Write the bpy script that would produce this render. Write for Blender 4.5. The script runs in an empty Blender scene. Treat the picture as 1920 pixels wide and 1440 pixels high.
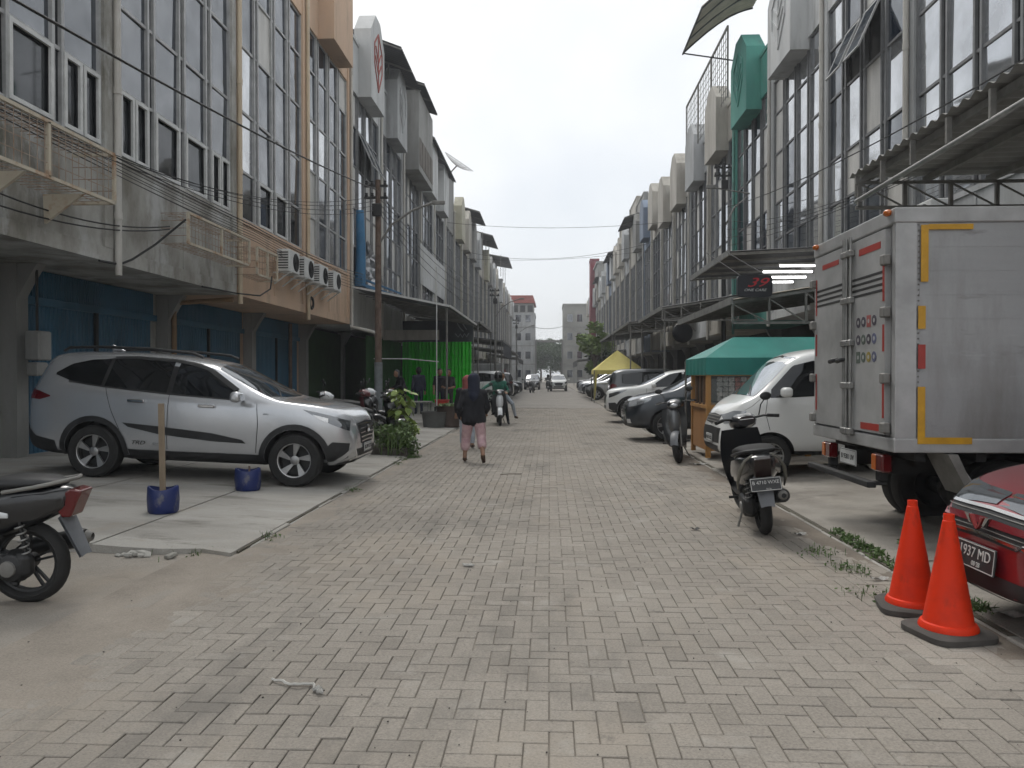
import bpy, bmesh, math, random
from mathutils import Vector, Matrix, Euler
from mathutils.bvhtree import BVHTree
R = math.radians
random.seed(11)
SC = bpy.context.scene
COL = SC.collection

# ------------------------------------------------------------------ camera, sky, sun, exposure
cam_d = bpy.data.cameras.new('camera')
cam = bpy.data.objects.new('camera', cam_d)
COL.objects.link(cam)
cam_d.sensor_width = 36.0
cam_d.lens = 36.0 * 1442 / 1920
cam_d.clip_start = 0.05
cam_d.clip_end = 3000
cam.location = (0, 0, 1.5)
cam.rotation_euler = (R(90 - 0.6), 0, math.atan2(70, 1442))
SC.camera = cam

SUN_EL, SUN_AZ = R(58), R(-28)          # azimuth measured from +Y (street direction) towards +X
world = bpy.data.worlds.new('World')
SC.world = world
world.use_nodes = True
nt = world.node_tree
nt.nodes.clear()
out = nt.nodes.new('ShaderNodeOutputWorld')
sky = nt.nodes.new('ShaderNodeTexSky')
sky.sky_type = 'NISHITA'
sky.sun_disc = False
sky.sun_elevation = SUN_EL
sky.sun_rotation = SUN_AZ
sky.dust_density = 4.0
b1 = nt.nodes.new('ShaderNodeBackground')
b1.inputs['Strength'].default_value = 0.12
b2 = nt.nodes.new('ShaderNodeBackground')
b2.inputs['Strength'].default_value = 0.90
tc = nt.nodes.new('ShaderNodeTexCoord')
nz = nt.nodes.new('ShaderNodeTexNoise')
nz.inputs['Scale'].default_value = 2.2
nz.inputs['Detail'].default_value = 5
cr = nt.nodes.new('ShaderNodeValToRGB')
cr.color_ramp.elements[0].position = 0.30
cr.color_ramp.elements[0].color = (0.72, 0.76, 0.80, 1)
cr.color_ramp.elements[1].position = 0.62
cr.color_ramp.elements[1].color = (0.95, 0.96, 0.965, 1)
mx = nt.nodes.new('ShaderNodeMixShader')
cr2 = nt.nodes.new('ShaderNodeValToRGB')
cr2.color_ramp.elements[0].position = 0.28
cr2.color_ramp.elements[0].color = (0.80, 0.80, 0.80, 1)
cr2.color_ramp.elements[1].position = 0.55
cr2.color_ramp.elements[1].color = (0.97, 0.97, 0.97, 1)
L = nt.links
L.new(tc.outputs['Generated'], nz.inputs['Vector'])
L.new(nz.outputs['Fac'], cr.inputs['Fac'])
L.new(nz.outputs['Fac'], cr2.inputs['Fac'])
L.new(sky.outputs['Color'], b1.inputs['Color'])
L.new(cr.outputs['Color'], b2.inputs['Color'])
L.new(cr2.outputs['Color'], mx.inputs['Fac'])
L.new(b1.outputs['Background'], mx.inputs[1])
L.new(b2.outputs['Background'], mx.inputs[2])
L.new(mx.outputs['Shader'], out.inputs['Surface'])

sun_d = bpy.data.lights.new('sun', 'SUN')
sun_d.energy = 1.5
sun_d.angle = R(24)
sun_d.color = (1.0, 0.965, 0.91)
sun = bpy.data.objects.new('sun', sun_d)
COL.objects.link(sun)
sdir = Vector((math.sin(SUN_AZ) * math.cos(SUN_EL), math.cos(SUN_AZ) * math.cos(SUN_EL), math.sin(SUN_EL)))
sun.rotation_euler = sdir.to_track_quat('Z', 'Y').to_euler()
sun.location = (0, 20, 40)

vs = SC.view_settings
vs.view_transform = 'Standard'
vs.look = 'None'
vs.exposure = 0.42
vs.gamma = 1.0
vs.use_curve_mapping = False
try:
    SC.cycles.max_bounces = 4
    SC.cycles.diffuse_bounces = 2
    SC.cycles.glossy_bounces = 2
    SC.cycles.use_adaptive_sampling = True
    SC.cycles.adaptive_threshold = 0.03
    SC.cycles.transmission_bounces = 4
    SC.cycles.volume_bounces = 0
    SC.cycles.volume_step_rate = 4
    SC.cycles.use_denoising = True
    SC.cycles.use_light_tree = False
except Exception:
    pass

# ------------------------------------------------------------------ materials
MATS = {}


def mat(name, col, rough=0.7, metal=0.0, var=0.18, scale=3.0, bump=0.0, col2=None, coat=0.0, spec=0.5,
        stretch=(1, 1, 1), lo=0.35, hi=0.7, fine=0.0, alpha=1.0, obj=False, attr=None, trans=0.0, stains=(), speck=0.0):
    """procedural material: base colour broken up by two noises placed in world (or object) space"""
    if name in MATS:
        return MATS[name]
    m = bpy.data.materials.new(name)
    m.use_nodes = True
    t = m.node_tree
    b = t.nodes['Principled BSDF']
    b.inputs['Roughness'].default_value = rough
    b.inputs['Metallic'].default_value = metal
    b.inputs['Specular IOR Level'].default_value = spec
    b.inputs['Coat Weight'].default_value = coat
    b.inputs['Coat Roughness'].default_value = 0.06
    if alpha < 1:
        b.inputs['Alpha'].default_value = alpha
    if trans:
        b.inputs['Transmission Weight'].default_value = trans
    if col2 is None:
        col2 = tuple(c * (1 - 2 * var) for c in col)
    if obj:
        src = t.nodes.new('ShaderNodeTexCoord').outputs['Object']
    else:
        src = t.nodes.new('ShaderNodeNewGeometry').outputs['Position']
    mp = t.nodes.new('ShaderNodeMapping')
    mp.inputs['Scale'].default_value = stretch
    t.links.new(src, mp.inputs['Vector'])
    n = t.nodes.new('ShaderNodeTexNoise')
    n.inputs['Scale'].default_value = scale
    n.inputs['Detail'].default_value = 6
    n.inputs['Roughness'].default_value = 0.62
    t.links.new(mp.outputs['Vector'], n.inputs['Vector'])
    r = t.nodes.new('ShaderNodeValToRGB')
    r.color_ramp.elements[0].position = lo
    r.color_ramp.elements[0].color = (*col2, 1)
    r.color_ramp.elements[1].position = hi
    r.color_ramp.elements[1].color = (*col, 1)
    t.links.new(n.outputs['Fac'], r.inputs['Fac'])
    c_out = r.outputs['Color']
    if fine or attr:
        n2 = t.nodes.new('ShaderNodeTexNoise')
        n2.inputs['Scale'].default_value = 90
        n2.inputs['Detail'].default_value = 3
        t.links.new(src, n2.inputs['Vector'])
        mr = t.nodes.new('ShaderNodeMapRange')
        mr.inputs['From Min'].default_value = 0.3
        mr.inputs['From Max'].default_value = 0.7
        mr.inputs['To Min'].default_value = 1 - fine
        mr.inputs['To Max'].default_value = 1 + fine
        t.links.new(n2.outputs['Fac'], mr.inputs['Value'])
        v = mr.outputs['Result']
        if attr:
            a = t.nodes.new('ShaderNodeAttribute')
            a.attribute_name = attr
            mu = t.nodes.new('ShaderNodeMath')
            mu.operation = 'MULTIPLY'
            t.links.new(a.outputs['Fac'], mu.inputs[0])
            t.links.new(v, mu.inputs[1])
            v = mu.outputs[0]
        sc = t.nodes.new('ShaderNodeVectorMath')
        sc.operation = 'SCALE'
        t.links.new(c_out, sc.inputs[0])
        t.links.new(v, sc.inputs['Scale'])
        c_out = sc.outputs[0]
    for scol, sscale, slo, shi, amt, sst in stains:
        mp2 = t.nodes.new('ShaderNodeMapping')
        mp2.inputs['Scale'].default_value = sst
        mp2.inputs['Location'].default_value = (sscale * 3.1, 1.7, 4.3)
        t.links.new(src, mp2.inputs['Vector'])
        n4 = t.nodes.new('ShaderNodeTexNoise')
        n4.inputs['Scale'].default_value = sscale
        n4.inputs['Detail'].default_value = 7
        n4.inputs['Roughness'].default_value = 0.68
        t.links.new(mp2.outputs['Vector'], n4.inputs['Vector'])
        mr4 = t.nodes.new('ShaderNodeMapRange')
        mr4.inputs['From Min'].default_value = slo
        mr4.inputs['From Max'].default_value = shi
        mr4.inputs['To Min'].default_value = 0
        mr4.inputs['To Max'].default_value = amt
        t.links.new(n4.outputs['Fac'], mr4.inputs['Value'])
        mxc = t.nodes.new('ShaderNodeMix')
        mxc.data_type = 'RGBA'
        mxc.inputs[7].default_value = (*scol, 1)
        t.links.new(mr4.outputs['Result'], mxc.inputs[0])
        t.links.new(c_out, mxc.inputs[6])
        c_out = mxc.outputs[2]
    if speck:
        n5 = t.nodes.new('ShaderNodeTexNoise')
        n5.inputs['Scale'].default_value = 55
        n5.inputs['Detail'].default_value = 4
        n5.inputs['Roughness'].default_value = 0.8
        t.links.new(src, n5.inputs['Vector'])
        mr5 = t.nodes.new('ShaderNodeMapRange')
        mr5.inputs['From Min'].default_value = 0.60
        mr5.inputs['From Max'].default_value = 0.70
        mr5.inputs['To Min'].default_value = 1.0
        mr5.inputs['To Max'].default_value = 1.0 - speck
        t.links.new(n5.outputs['Fac'], mr5.inputs['Value'])
        sc5 = t.nodes.new('ShaderNodeVectorMath')
        sc5.operation = 'SCALE'
        t.links.new(c_out, sc5.inputs[0])
        t.links.new(mr5.outputs['Result'], sc5.inputs['Scale'])
        c_out = sc5.outputs[0]
    t.links.new(c_out, b.inputs['Base Color'])
    if bump:
        bp = t.nodes.new('ShaderNodeBump')
        bp.inputs['Strength'].default_value = bump
        bp.inputs['Distance'].default_value = 0.02
        n3 = t.nodes.new('ShaderNodeTexNoise')
        n3.inputs['Scale'].default_value = scale * 9
        n3.inputs['Detail'].default_value = 4
        t.links.new(src, n3.inputs['Vector'])
        t.links.new(n3.outputs['Fac'], bp.inputs['Height'])
        t.links.new(bp.outputs['Normal'], b.inputs['Normal'])
    MATS[name] = m
    return m


def glass(name, col, refl=0.25, rough=0.04, wav=0.0):
    """tinted window glass: dark body plus a reflective coat that grows at grazing angles"""
    if name in MATS:
        return MATS[name]
    m = bpy.data.materials.new(name)
    m.use_nodes = True
    t = m.node_tree
    t.nodes.clear()
    o = t.nodes.new('ShaderNodeOutputMaterial')
    d = t.nodes.new('ShaderNodeBsdfDiffuse')
    d.inputs['Color'].default_value = (*col, 1)
    g = t.nodes.new('ShaderNodeBsdfGlossy')
    g.inputs['Roughness'].default_value = rough
    g.inputs['Color'].default_value = (0.93, 0.96, 1.0, 1)
    f = t.nodes.new('ShaderNodeLayerWeight')
    f.inputs['Blend'].default_value = 0.35
    a = t.nodes.new('ShaderNodeMapRange')
    a.inputs['To Min'].default_value = refl
    a.inputs['To Max'].default_value = min(0.95, refl + 0.55)
    t.links.new(f.outputs['Fresnel'], a.inputs['Value'])
    # dust film: fine dirt lowers the reflection in patches
    geo = t.nodes.new('ShaderNodeNewGeometry')
    n = t.nodes.new('ShaderNodeTexNoise')
    n.inputs['Scale'].default_value = 1.6
    n.inputs['Detail'].default_value = 5
    t.links.new(geo.outputs['Position'], n.inputs['Vector'])
    k = t.nodes.new('ShaderNodeMapRange')
    k.inputs['From Min'].default_value = 0.3
    k.inputs['From Max'].default_value = 0.7
    k.inputs['To Min'].default_value = 0.72
    k.inputs['To Max'].default_value = 1.05
    t.links.new(n.outputs['Fac'], k.inputs['Value'])
    mm = t.nodes.new('ShaderNodeMath')
    mm.operation = 'MULTIPLY'
    t.links.new(a.outputs['Result'], mm.inputs[0])
    t.links.new(k.outputs['Result'], mm.inputs[1])
    x = t.nodes.new('ShaderNodeMixShader')
    t.links.new(mm.outputs[0], x.inputs['Fac'])
    t.links.new(d.outputs[0], x.inputs[1])
    t.links.new(g.outputs[0], x.inputs[2])
    t.links.new(x.outputs[0], o.inputs['Surface'])
    if wav:
        bp = t.nodes.new('ShaderNodeBump')
        bp.inputs['Strength'].default_value = wav
        bp.inputs['Distance'].default_value = 0.05
        n2 = t.nodes.new('ShaderNodeTexNoise')
        n2.inputs['Scale'].default_value = 0.9
        t.links.new(geo.outputs['Position'], n2.inputs['Vector'])
        t.links.new(n2.outputs['Fac'], bp.inputs['Height'])
        t.links.new(bp.outputs['Normal'], g.inputs['Normal'])
    MATS[name] = m
    return m


def emit(name, col, s):
    if name in MATS:
        return MATS[name]
    m = bpy.data.materials.new(name)
    m.use_nodes = True
    b = m.node_tree.nodes['Principled BSDF']
    b.inputs['Base Color'].default_value = (*col, 1)
    b.inputs['Emission Color'].default_value = (*col, 1)
    b.inputs['Emission Strength'].default_value = s
    MATS[name] = m
    return m


# ------------------------------------------------------------------ mesh helpers
class MB:
    def __init__(s):
        s.v = []
        s.f = []
        s.a = []

    def add(s, vs, fs, a=1.0):
        o = len(s.v)
        s.v += [tuple(p) for p in vs]
        s.f += [tuple(i + o for i in q) for q in fs]
        s.a += [a] * len(fs)
        return s

    def box(s, x0, x1, y0, y1, z0, z1, a=1.0):
        return s.add([(x0, y0, z0), (x1, y0, z0), (x1, y1, z0), (x0, y1, z0), (x0, y0, z1), (x1, y0, z1), (x1, y1, z1), (x0, y1, z1)],
                     [(0, 3, 2, 1), (4, 5, 6, 7), (0, 1, 5, 4), (1, 2, 6, 5), (2, 3, 7, 6), (3, 0, 4, 7)], a)

    def cbox(s, x0, x1, y0, y1, z0, z1, c=0.02, a=1.0):
        """box with chamfered vertical and top edges"""
        def ring(x0, x1, y0, y1, z, c):
            return [(x0 + c, y0, z), (x1 - c, y0, z), (x1, y0 + c, z), (x1, y1 - c, z), (x1 - c, y1, z), (x0 + c, y1, z), (x0, y1 - c, z), (x0, y0 + c, z)]
        rs = [ring(x0 + c, x1 - c, y0 + c, y1 - c, z0, c * .6), ring(x0, x1, y0, y1, z0 + c, c), ring(x0, x1, y0, y1, z1 - c, c), ring(x0 + c, x1 - c, y0 + c, y1 - c, z1, c * .6)]
        return s.rings(rs, caps=True)

    def rings(s, rs, caps=True, closed=True):
        n = len(rs[0])
        o = len(s.v)
        for r in rs:
            s.v += [tuple(p) for p in r]
        for i in range(len(rs) - 1):
            for j in range(n if closed else n - 1):
                k = (j + 1) % n
                s.f.append((o + i * n + j, o + i * n + k, o + (i + 1) * n + k, o + (i + 1) * n + j))
                s.a.append(1.0)
        if caps:
            s.f.append(tuple(o + j for j in reversed(range(n))))
            s.f.append(tuple(o + (len(rs) - 1) * n + j for j in range(n)))
            s.a += [1.0, 1.0]
        return s

    def tube(s, pts, r, n=8, caps=True):
        pts = [Vector(p) for p in pts]
        rr = r if isinstance(r, (list, tuple)) else [r] * len(pts)
        rs = []
        up = None
        for i, p in enumerate(pts):
            d = (pts[min(i + 1, len(pts) - 1)] - pts[max(i - 1, 0)])
            if d.length < 1e-9:
                d = Vector((0, 0, 1))
            d.normalize()
            if up is None:
                up = Vector((0, 0, 1)) if abs(d.z) < .9 else Vector((1, 0, 0))
            e1 = d.cross(up)
            if e1.length < 1e-4:
                e1 = d.cross(Vector((0, 1, 0)))
            e1.normalize()
            e2 = e1.cross(d).normalized()
            up = e2
            rs.append([p + (e1 * math.cos(2 * math.pi * j / n) + e2 * math.sin(2 * math.pi * j / n)) * rr[i] for j in range(n)])
        return s.rings(rs, caps)

    def lathe(s, prof, n=24, c=(0, 0, 0), axis='z', ring=False):
        rs = []
        if ring:
            prof = list(prof) + [prof[0]]
        for r, h in prof:
            rg = []
            for j in range(n):
                a = 2 * math.pi * j / n
                q = (r * math.cos(a), r * math.sin(a), h)
                if axis == 'y':
                    q = (q[0], q[2], -q[1])
                elif axis == 'x':
                    q = (q[2], q[0], q[1])
                rg.append((q[0] + c[0], q[1] + c[1], q[2] + c[2]))
            rs.append(rg)
        return s.rings(rs, caps=not ring)

    def sphere(s, c, r, n=12, m=8):
        r3 = r if isinstance(r, (list, tuple)) else (r, r, r)
        rs = []
        for i in range(m + 1):
            t = math.pi * (i / m)
            t = min(max(t, .02), math.pi - .02)
            rs.append([(c[0] + r3[0] * math.sin(t) * math.cos(2 * math.pi * j / n), c[1] + r3[1] * math.sin(t) * math.sin(2 * math.pi * j / n), c[2] - r3[2] * math.cos(t)) for j in range(n)])
        return s.rings(rs, True)

    def prism(s, poly, d0, d1, plane='yz'):
        """2-D polygon extruded along the remaining axis"""
        def P(a, b, d):
            return {'yz': (d, a, b), 'xz': (a, d, b), 'xy': (a, b, d)}[plane]
        n = len(poly)
        return s.add([P(a, b, d0) for a, b in poly] + [P(a, b, d1) for a, b in poly],
                     [tuple(reversed(range(n))), tuple(range(n, 2 * n))] + [(i, (i + 1) % n, n + (i + 1) % n, n + i) for i in range(n)])

    def bar(s, a, b, w, h=None):
        """square bar from a to b"""
        a = Vector(a)
        b = Vector(b)
        d = (b - a).normalized()
        u = Vector((0, 0, 1)) if abs(d.z) < .95 else Vector((1, 0, 0))
        e1 = d.cross(u).normalized() * w / 2
        e2 = e1.cross(d).normalized() * (h or w) / 2
        return s.rings([[p + e1 + e2, p - e1 + e2, p - e1 - e2, p + e1 - e2] for p in (a, b)], True)

    def grid(s, fn, nu, nv):
        o = len(s.v)
        for i in range(nu + 1):
            for j in range(nv + 1):
                s.v.append(tuple(fn(i / nu, j / nv)))
        for i in range(nu):
            for j in range(nv):
                a = o + i * (nv + 1) + j
                s.f.append((a, a + nv + 1, a + nv + 2, a + 1))
                s.a.append(1.0)
        return s

    def xf(s, M):
        s.v = [tuple(M @ Vector(p)) for p in s.v]
        return s

    def mesh(s, name='mesh', attr=False, smooth=0.0, recalc=True):
        me = bpy.data.meshes.new(name)
        me.from_pydata(s.v, [], s.f)
        if recalc and len(s.f) < 60000:
            bm = bmesh.new()
            bm.from_mesh(me)
            bmesh.ops.recalc_face_normals(bm, faces=bm.faces)
            bm.to_mesh(me)
            bm.free()
        if attr:
            at = me.attributes.new('rnd', 'FLOAT', 'FACE')
            at.data.foreach_set('value', s.a)
        if smooth:
            me.polygons.foreach_set('use_smooth', [True] * len(me.polygons))
            me.set_sharp_from_angle(angle=R(smooth))
        return me

    def build(s, name, m, parent=None, smooth=0.0, attr=False, loc=None, rot=None, bevel=0.0, kind=None, recalc=True):
        me = s.mesh(name, attr, smooth, recalc)
        return obj(name, me, m, parent, loc, rot, bevel, kind)


def obj(name, me, m=None, parent=None, loc=None, rot=None, bevel=0.0, kind=None):
    o = bpy.data.objects.new(name, me)
    COL.objects.link(o)
    if m is not None:
        ms = m if isinstance(m, (list, tuple)) else [m]
        if len(me.materials) == 0:
            for q in ms:
                me.materials.append(q)
        elif me.materials[0] != ms[0]:
            o.material_slots[0].link = 'OBJECT'
            o.material_slots[0].material = ms[0]
    if parent is not None:
        o.parent = parent
    if loc is not None:
        o.location = loc
    if rot is not None:
        o.rotation_euler = rot
    if bevel:
        b = o.modifiers.new('bevel', 'BEVEL')
        b.width = bevel
        b.segments = 2
        b.limit_method = 'ANGLE'
    if kind:
        o['kind'] = kind
    return o


def tag(o, label, cat, group=None):
    o['label'] = label
    o['category'] = cat
    if group:
        o['group'] = group
    return o


def thing(name, label, cat, loc=(0, 0, 0), rot=(0, 0, 0), group=None):
    o = bpy.data.objects.new(name, None)
    o.empty_display_size = 0.2
    COL.objects.link(o)
    o.location = loc
    o.rotation_euler = rot
    return tag(o, label, cat, group)


def struct(name, mb, m, **k):
    o = mb.build(name, m, **k)
    o['kind'] = 'structure'
    return o


def dup(root, loc=None, rot=None, label=None, group=None):
    def cp(o, par):
        c = o.copy()
        COL.objects.link(c)
        c.parent = par
        c.matrix_parent_inverse = o.matrix_parent_inverse.copy()
        for ch in o.children:
            cp(ch, c)
        return c
    r = cp(root, None)
    if loc is not None:
        r.location = loc
    if rot is not None:
        r.rotation_euler = rot
    if label:
        r['label'] = label
    if group:
        r['group'] = group
    return r


def recolor(root, frm, to):
    """swap one material for another on a copied thing (object-level slots, mesh data stays shared)"""
    for o in [root] + list(root.children_recursive):
        if o.type == 'MESH':
            for s in o.material_slots:
                if s.material == frm:
                    s.link = 'OBJECT'
                    s.material = to


def bake(o):
    """apply an object's modifiers into its mesh"""
    dg = bpy.context.evaluated_depsgraph_get()
    me = bpy.data.meshes.new_from_object(o.evaluated_get(dg))
    old = o.data
    o.modifiers.clear()
    o.data = me
    return me


def text(s, size, m, parent, loc, rot, name='lettering', ext=0.002, align='CENTER', shear=0.0, sx=1.0):
    cu = bpy.data.curves.new(name, 'FONT')
    cu.body = s
    cu.size = size
    cu.extrude = ext
    cu.align_x = align
    cu.align_y = 'CENTER'
    cu.shear = shear
    cu.resolution_u = 3
    o = bpy.data.objects.new(name, cu)
    COL.objects.link(o)
    dg = bpy.context.evaluated_depsgraph_get()
    me = bpy.data.meshes.new_from_object(o.evaluated_get(dg))
    bpy.data.objects.remove(o)
    bpy.data.curves.remove(cu)
    me.materials.clear()
    return_o = obj(name, me, m, parent, loc, rot)
    return_o.scale = (sx, 1, 1)
    return return_o


def catenary(a, b, sag, n=14):
    a = Vector(a)
    b = Vector(b)
    return [a.lerp(b, i / n) - Vector((0, 0, sag * 4 * (i / n) * (1 - i / n))) for i in range(n + 1)]


def groundz(x):
    """road is flat; both parking aprons rise gently towards the buildings"""
    return 0.0 if abs(x) < 2.62 else 0.03 + 0.04 * (min(abs(x), 6.6) - 2.62)


# palette
CONC = mat('concrete_wall', (0.44, 0.435, 0.41), 0.9, var=0.25, scale=1.1, col2=(0.21, 0.20, 0.17), stretch=(1, 1, .55), bump=.25, fine=.08, lo=.36, hi=.62, stains=[((.52, .53, .53), .8, .55, .66, .75, (1, 1.2, .7)), ((.10, .095, .08), 1.6, .56, .70, .6, (1, 1, .25))])
CREAM = mat('peach_wall', (0.62, 0.44, 0.31), 0.85, scale=0.8, col2=(0.50, 0.36, 0.26), stretch=(1, 1, .3), fine=.05, stains=[((.09, .085, .075), 1.5, .54, .74, .55, (1, 1, .16))])
WHITEW = mat('white_wall', (0.62, 0.63, 0.63), 0.85, scale=0.9, col2=(0.42, 0.43, 0.43), stretch=(1, 1, .3), fine=.05, stains=[((.09, .085, .075), 1.5, .54, .74, .55, (1, 1, .16))])
PALEW = mat('pale_grey_wall', (0.45, 0.46, 0.47), 0.85, scale=0.9, col2=(0.28, 0.29, 0.29), stretch=(1, 1, .3), fine=.05, stains=[((.09, .085, .075), 1.5, .54, .74, .55, (1, 1, .16))])
BEIGEW = mat('beige_wall', (0.50, 0.48, 0.435), 0.88, scale=0.9, col2=(0.32, 0.30, 0.265), stretch=(1, 1, .3), fine=.05, stains=[((.09, .085, .075), 1.5, .54, .74, .55, (1, 1, .16))])
GREYW = mat('grey_wall', (0.33, 0.33, 0.32), 0.9, scale=0.8, col2=(0.20, 0.20, 0.19), stretch=(1, 1, .3), fine=.06, stains=[((.09, .085, .075), 1.5, .54, .74, .55, (1, 1, .16))])
TEALW = mat('teal_wall', (0.10, 0.34, 0.28), 0.8, scale=0.8, col2=(0.06, 0.22, 0.19), stretch=(1, 1, .3), stains=[((.09, .085, .075), 1.5, .54, .74, .55, (1, 1, .16))])
BLUEW = mat('blue_grey_wall', (0.22, 0.27, 0.35), 0.85, scale=0.8, stretch=(1, 1, .3))
YELW = mat('pale_yellow_wall', (0.52, 0.50, 0.40), 0.85, scale=0.8, stretch=(1, 1, .3), stains=[((.09, .085, .075), 1.5, .54, .74, .55, (1, 1, .16))])
MAROON = mat('maroon_panel', (0.24, 0.035, 0.05), 0.6, scale=1.0)
ALU = mat('aluminium_frame', (0.47, 0.475, 0.475), 0.55, metal=0.2, scale=4, var=.15)
ALUM = mat('grey_aluminium_frame', (0.21, 0.215, 0.22), 0.55, metal=0.2, scale=4, var=.15)
ALUD = mat('dark_aluminium_frame', (0.13, 0.135, 0.14), 0.55, metal=0.2, scale=4, var=.15)
WFRAME = mat('white_window_frame', (0.66, 0.67, 0.66), 0.6, scale=4, var=.12)
GLASSA = glass('tinted_glass', (0.018, 0.024, 0.034), 0.17, .05, .05)
GLASSB = glass('pale_tinted_glass', (0.20, 0.205, 0.21), 0.45, .04, .05)
GLASSD = glass('dark_clear_glass', (0.012, 0.014, 0.016), 0.06, .04)
CURT = mat('window_curtain', (0.62, 0.61, 0.58), 0.5, scale=2, spec=.6, stretch=(1, 1, .2))
PIPEW = mat('white_pvc_pipe', (0.58, 0.57, 0.54), 0.5, scale=2, stretch=(1, 1, .3), col2=(0.38, 0.36, 0.32))
PIPEC = mat('cream_pvc_pipe', (0.62, 0.52, 0.38), 0.5, scale=2, stretch=(1, 1, .3), col2=(0.45, 0.36, 0.25))
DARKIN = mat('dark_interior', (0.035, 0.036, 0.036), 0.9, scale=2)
BLUESH = mat('blue_painted_shutter', (0.04, 0.145, 0.25), 0.5, scale=0.9, col2=(0.022, 0.075, 0.125), stretch=(1, 1, .4), fine=.06)
STEEL = mat('galvanised_steel', (0.32, 0.32, 0.31), 0.5, metal=.55, scale=5)
GREYSTEEL = mat('weathered_grey_steel', (0.24, 0.235, 0.22), 0.65, metal=.2, scale=5)
RUST = mat('rusty_steel', (0.17, 0.12, 0.095), 0.85, scale=6, col2=(0.09, 0.06, 0.045), fine=.1)
RUSTW = mat('rust_stained_cream_steel', (0.50, 0.45, 0.36), 0.8, scale=4, col2=(0.34, 0.19, 0.10), lo=.3, hi=.5)
BLACKM = mat('black_paint_metal', (0.018, 0.019, 0.02), 0.5, scale=6)
RUBBER = mat('tyre_rubber', (0.022, 0.022, 0.022), 0.85, scale=12, obj=True)
PLASTIC = mat('black_plastic', (0.022, 0.023, 0.025), 0.55, scale=6, obj=True)
CABLE = mat('cable_black', (0.012, 0.012, 0.013), 0.6)
SHEETD = mat('dark_metal_sheet', (0.075, 0.08, 0.085), 0.55, metal=.2, scale=2, stretch=(1, 1, 1))
SHEETG = mat('grey_metal_sheet', (0.30, 0.30, 0.285), 0.6, metal=.2, scale=2, col2=(0.2, 0.195, 0.18))
TREEG = mat('leaf_green', (0.075, 0.135, 0.045), 0.6, scale=1.2, col2=(0.04, 0.085, 0.028))
# ------------------------------------------------------------------ ground, road, aprons
SAND = mat('sandy_ground', (0.23, 0.205, 0.172), 0.95, scale=1.6, col2=(0.14, 0.125, 0.105), bump=.35, fine=.14)
DIRT = mat('dusty_concrete', (0.30, 0.275, 0.24), 0.95, scale=0.9, col2=(0.215, 0.193, 0.165), bump=.4, fine=.16, lo=.3, hi=.65, speck=.3, stains=[((0.33, 0.28, 0.225), .9, .5, .68, .5, (1, 1, 1)), ((0.14, 0.125, 0.105), 1.5, .57, .7, .5, (1, 2, 1))])
PAVER = mat('grey_paver', (0.266, 0.243, 0.211), 0.92, scale=0.55, col2=(0.198, 0.179, 0.155), bump=.5, fine=.18, attr='rnd', lo=.3, hi=.7, speck=.5, stains=[((0.31, 0.265, 0.210), .8, .50, .70, .45, (1, .7, 1)), ((0.10, 0.094, 0.085), 1.3, .54, .72, .62, (1.2, .45, 1)), ((0.34, 0.325, 0.295), 2.6, .57, .72, .55, (1, 1, 1)), ((.08, .075, .068), 7, .62, .74, .6, (1, 1, 1))])
PAVFAR = mat('grey_paver_far', (0.251, 0.234, 0.212), 0.92, scale=0.5, col2=(0.200, 0.187, 0.170), fine=.12, stains=[((0.136, 0.128, 0.115), 1.2, .55, .72, .5, (1, .4, 1))])
SLABC = mat('apron_concrete', (0.351, 0.338, 0.310), 0.9, scale=0.8, col2=(0.243, 0.230, 0.207), bump=.35, fine=.12, lo=.36, hi=.6, stretch=(.5, 1.6, 1), speck=.25, stains=[((0.135, 0.126, 0.108), 1.1, .56, .66, .7, (.8, 2.2, 1)), ((0.414, 0.405, 0.387), .7, .55, .68, .5, (.4, 2, 1)), ((0.270, 0.225, 0.171), 1.6, .56, .72, .5, (1, 1, 1))])
SLABD = mat('apron_concrete_dirty', (0.297, 0.279, 0.248), 0.92, scale=0.9, col2=(0.189, 0.171, 0.149), bump=.4, fine=.14, lo=.36, hi=.6, speck=.35, stains=[((0.099, 0.090, 0.077), 1.0, .55, .68, .65, (1, 1.4, 1)), ((0.360, 0.333, 0.288), 1.3, .57, .7, .5, (1, 1, 1))])
STAIN = mat('oil_stain', (0.13, 0.12, 0.105), 0.8, scale=3)
MOSS = mat('joint_dirt', (0.11, 0.10, 0.075), 0.95, scale=6)

struct('ground', MB().box(-700, 700, -300, 1500, -0.6, -0.06), mat('ground_earth', (0.30, 0.28, 0.25), .95, scale=.3))
road = struct('road', MB().box(-2.72, 2.72, -4, 175, -0.06, -0.0115), SAND)
# far pavers: one sheet where single stones can no longer be told apart
struct('road_surface', MB().box(-2.6, 2.6, 36.02, 172, -0.0113, 0.0), PAVFAR)

# herringbone paving, stone by stone; the 300 nearest in view are objects of their own
W = 0.1045
rng = random.Random(3)
i0, i1 = int(-2.6 / W), int(2.6 / W)
stones = []
for j in range(int(1.2 / W), int(36.0 / W)):
    for i in range(i0 - 1, i1 + 1):
        t = (i - j) % 4
        if t == 0:
            stones.append((i * W, (i + 2) * W, j * W, (j + 1) * W))
        elif t == 2:
            stones.append((i * W, (i + 1) * W, (j - 1) * W, (j + 1) * W))
cen = []
for a, b, c, d in stones:
    p, q = max(a, -2.6), min(b, 2.6)
    if q - p > .03:
        cen.append((p, q, c, d))


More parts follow.
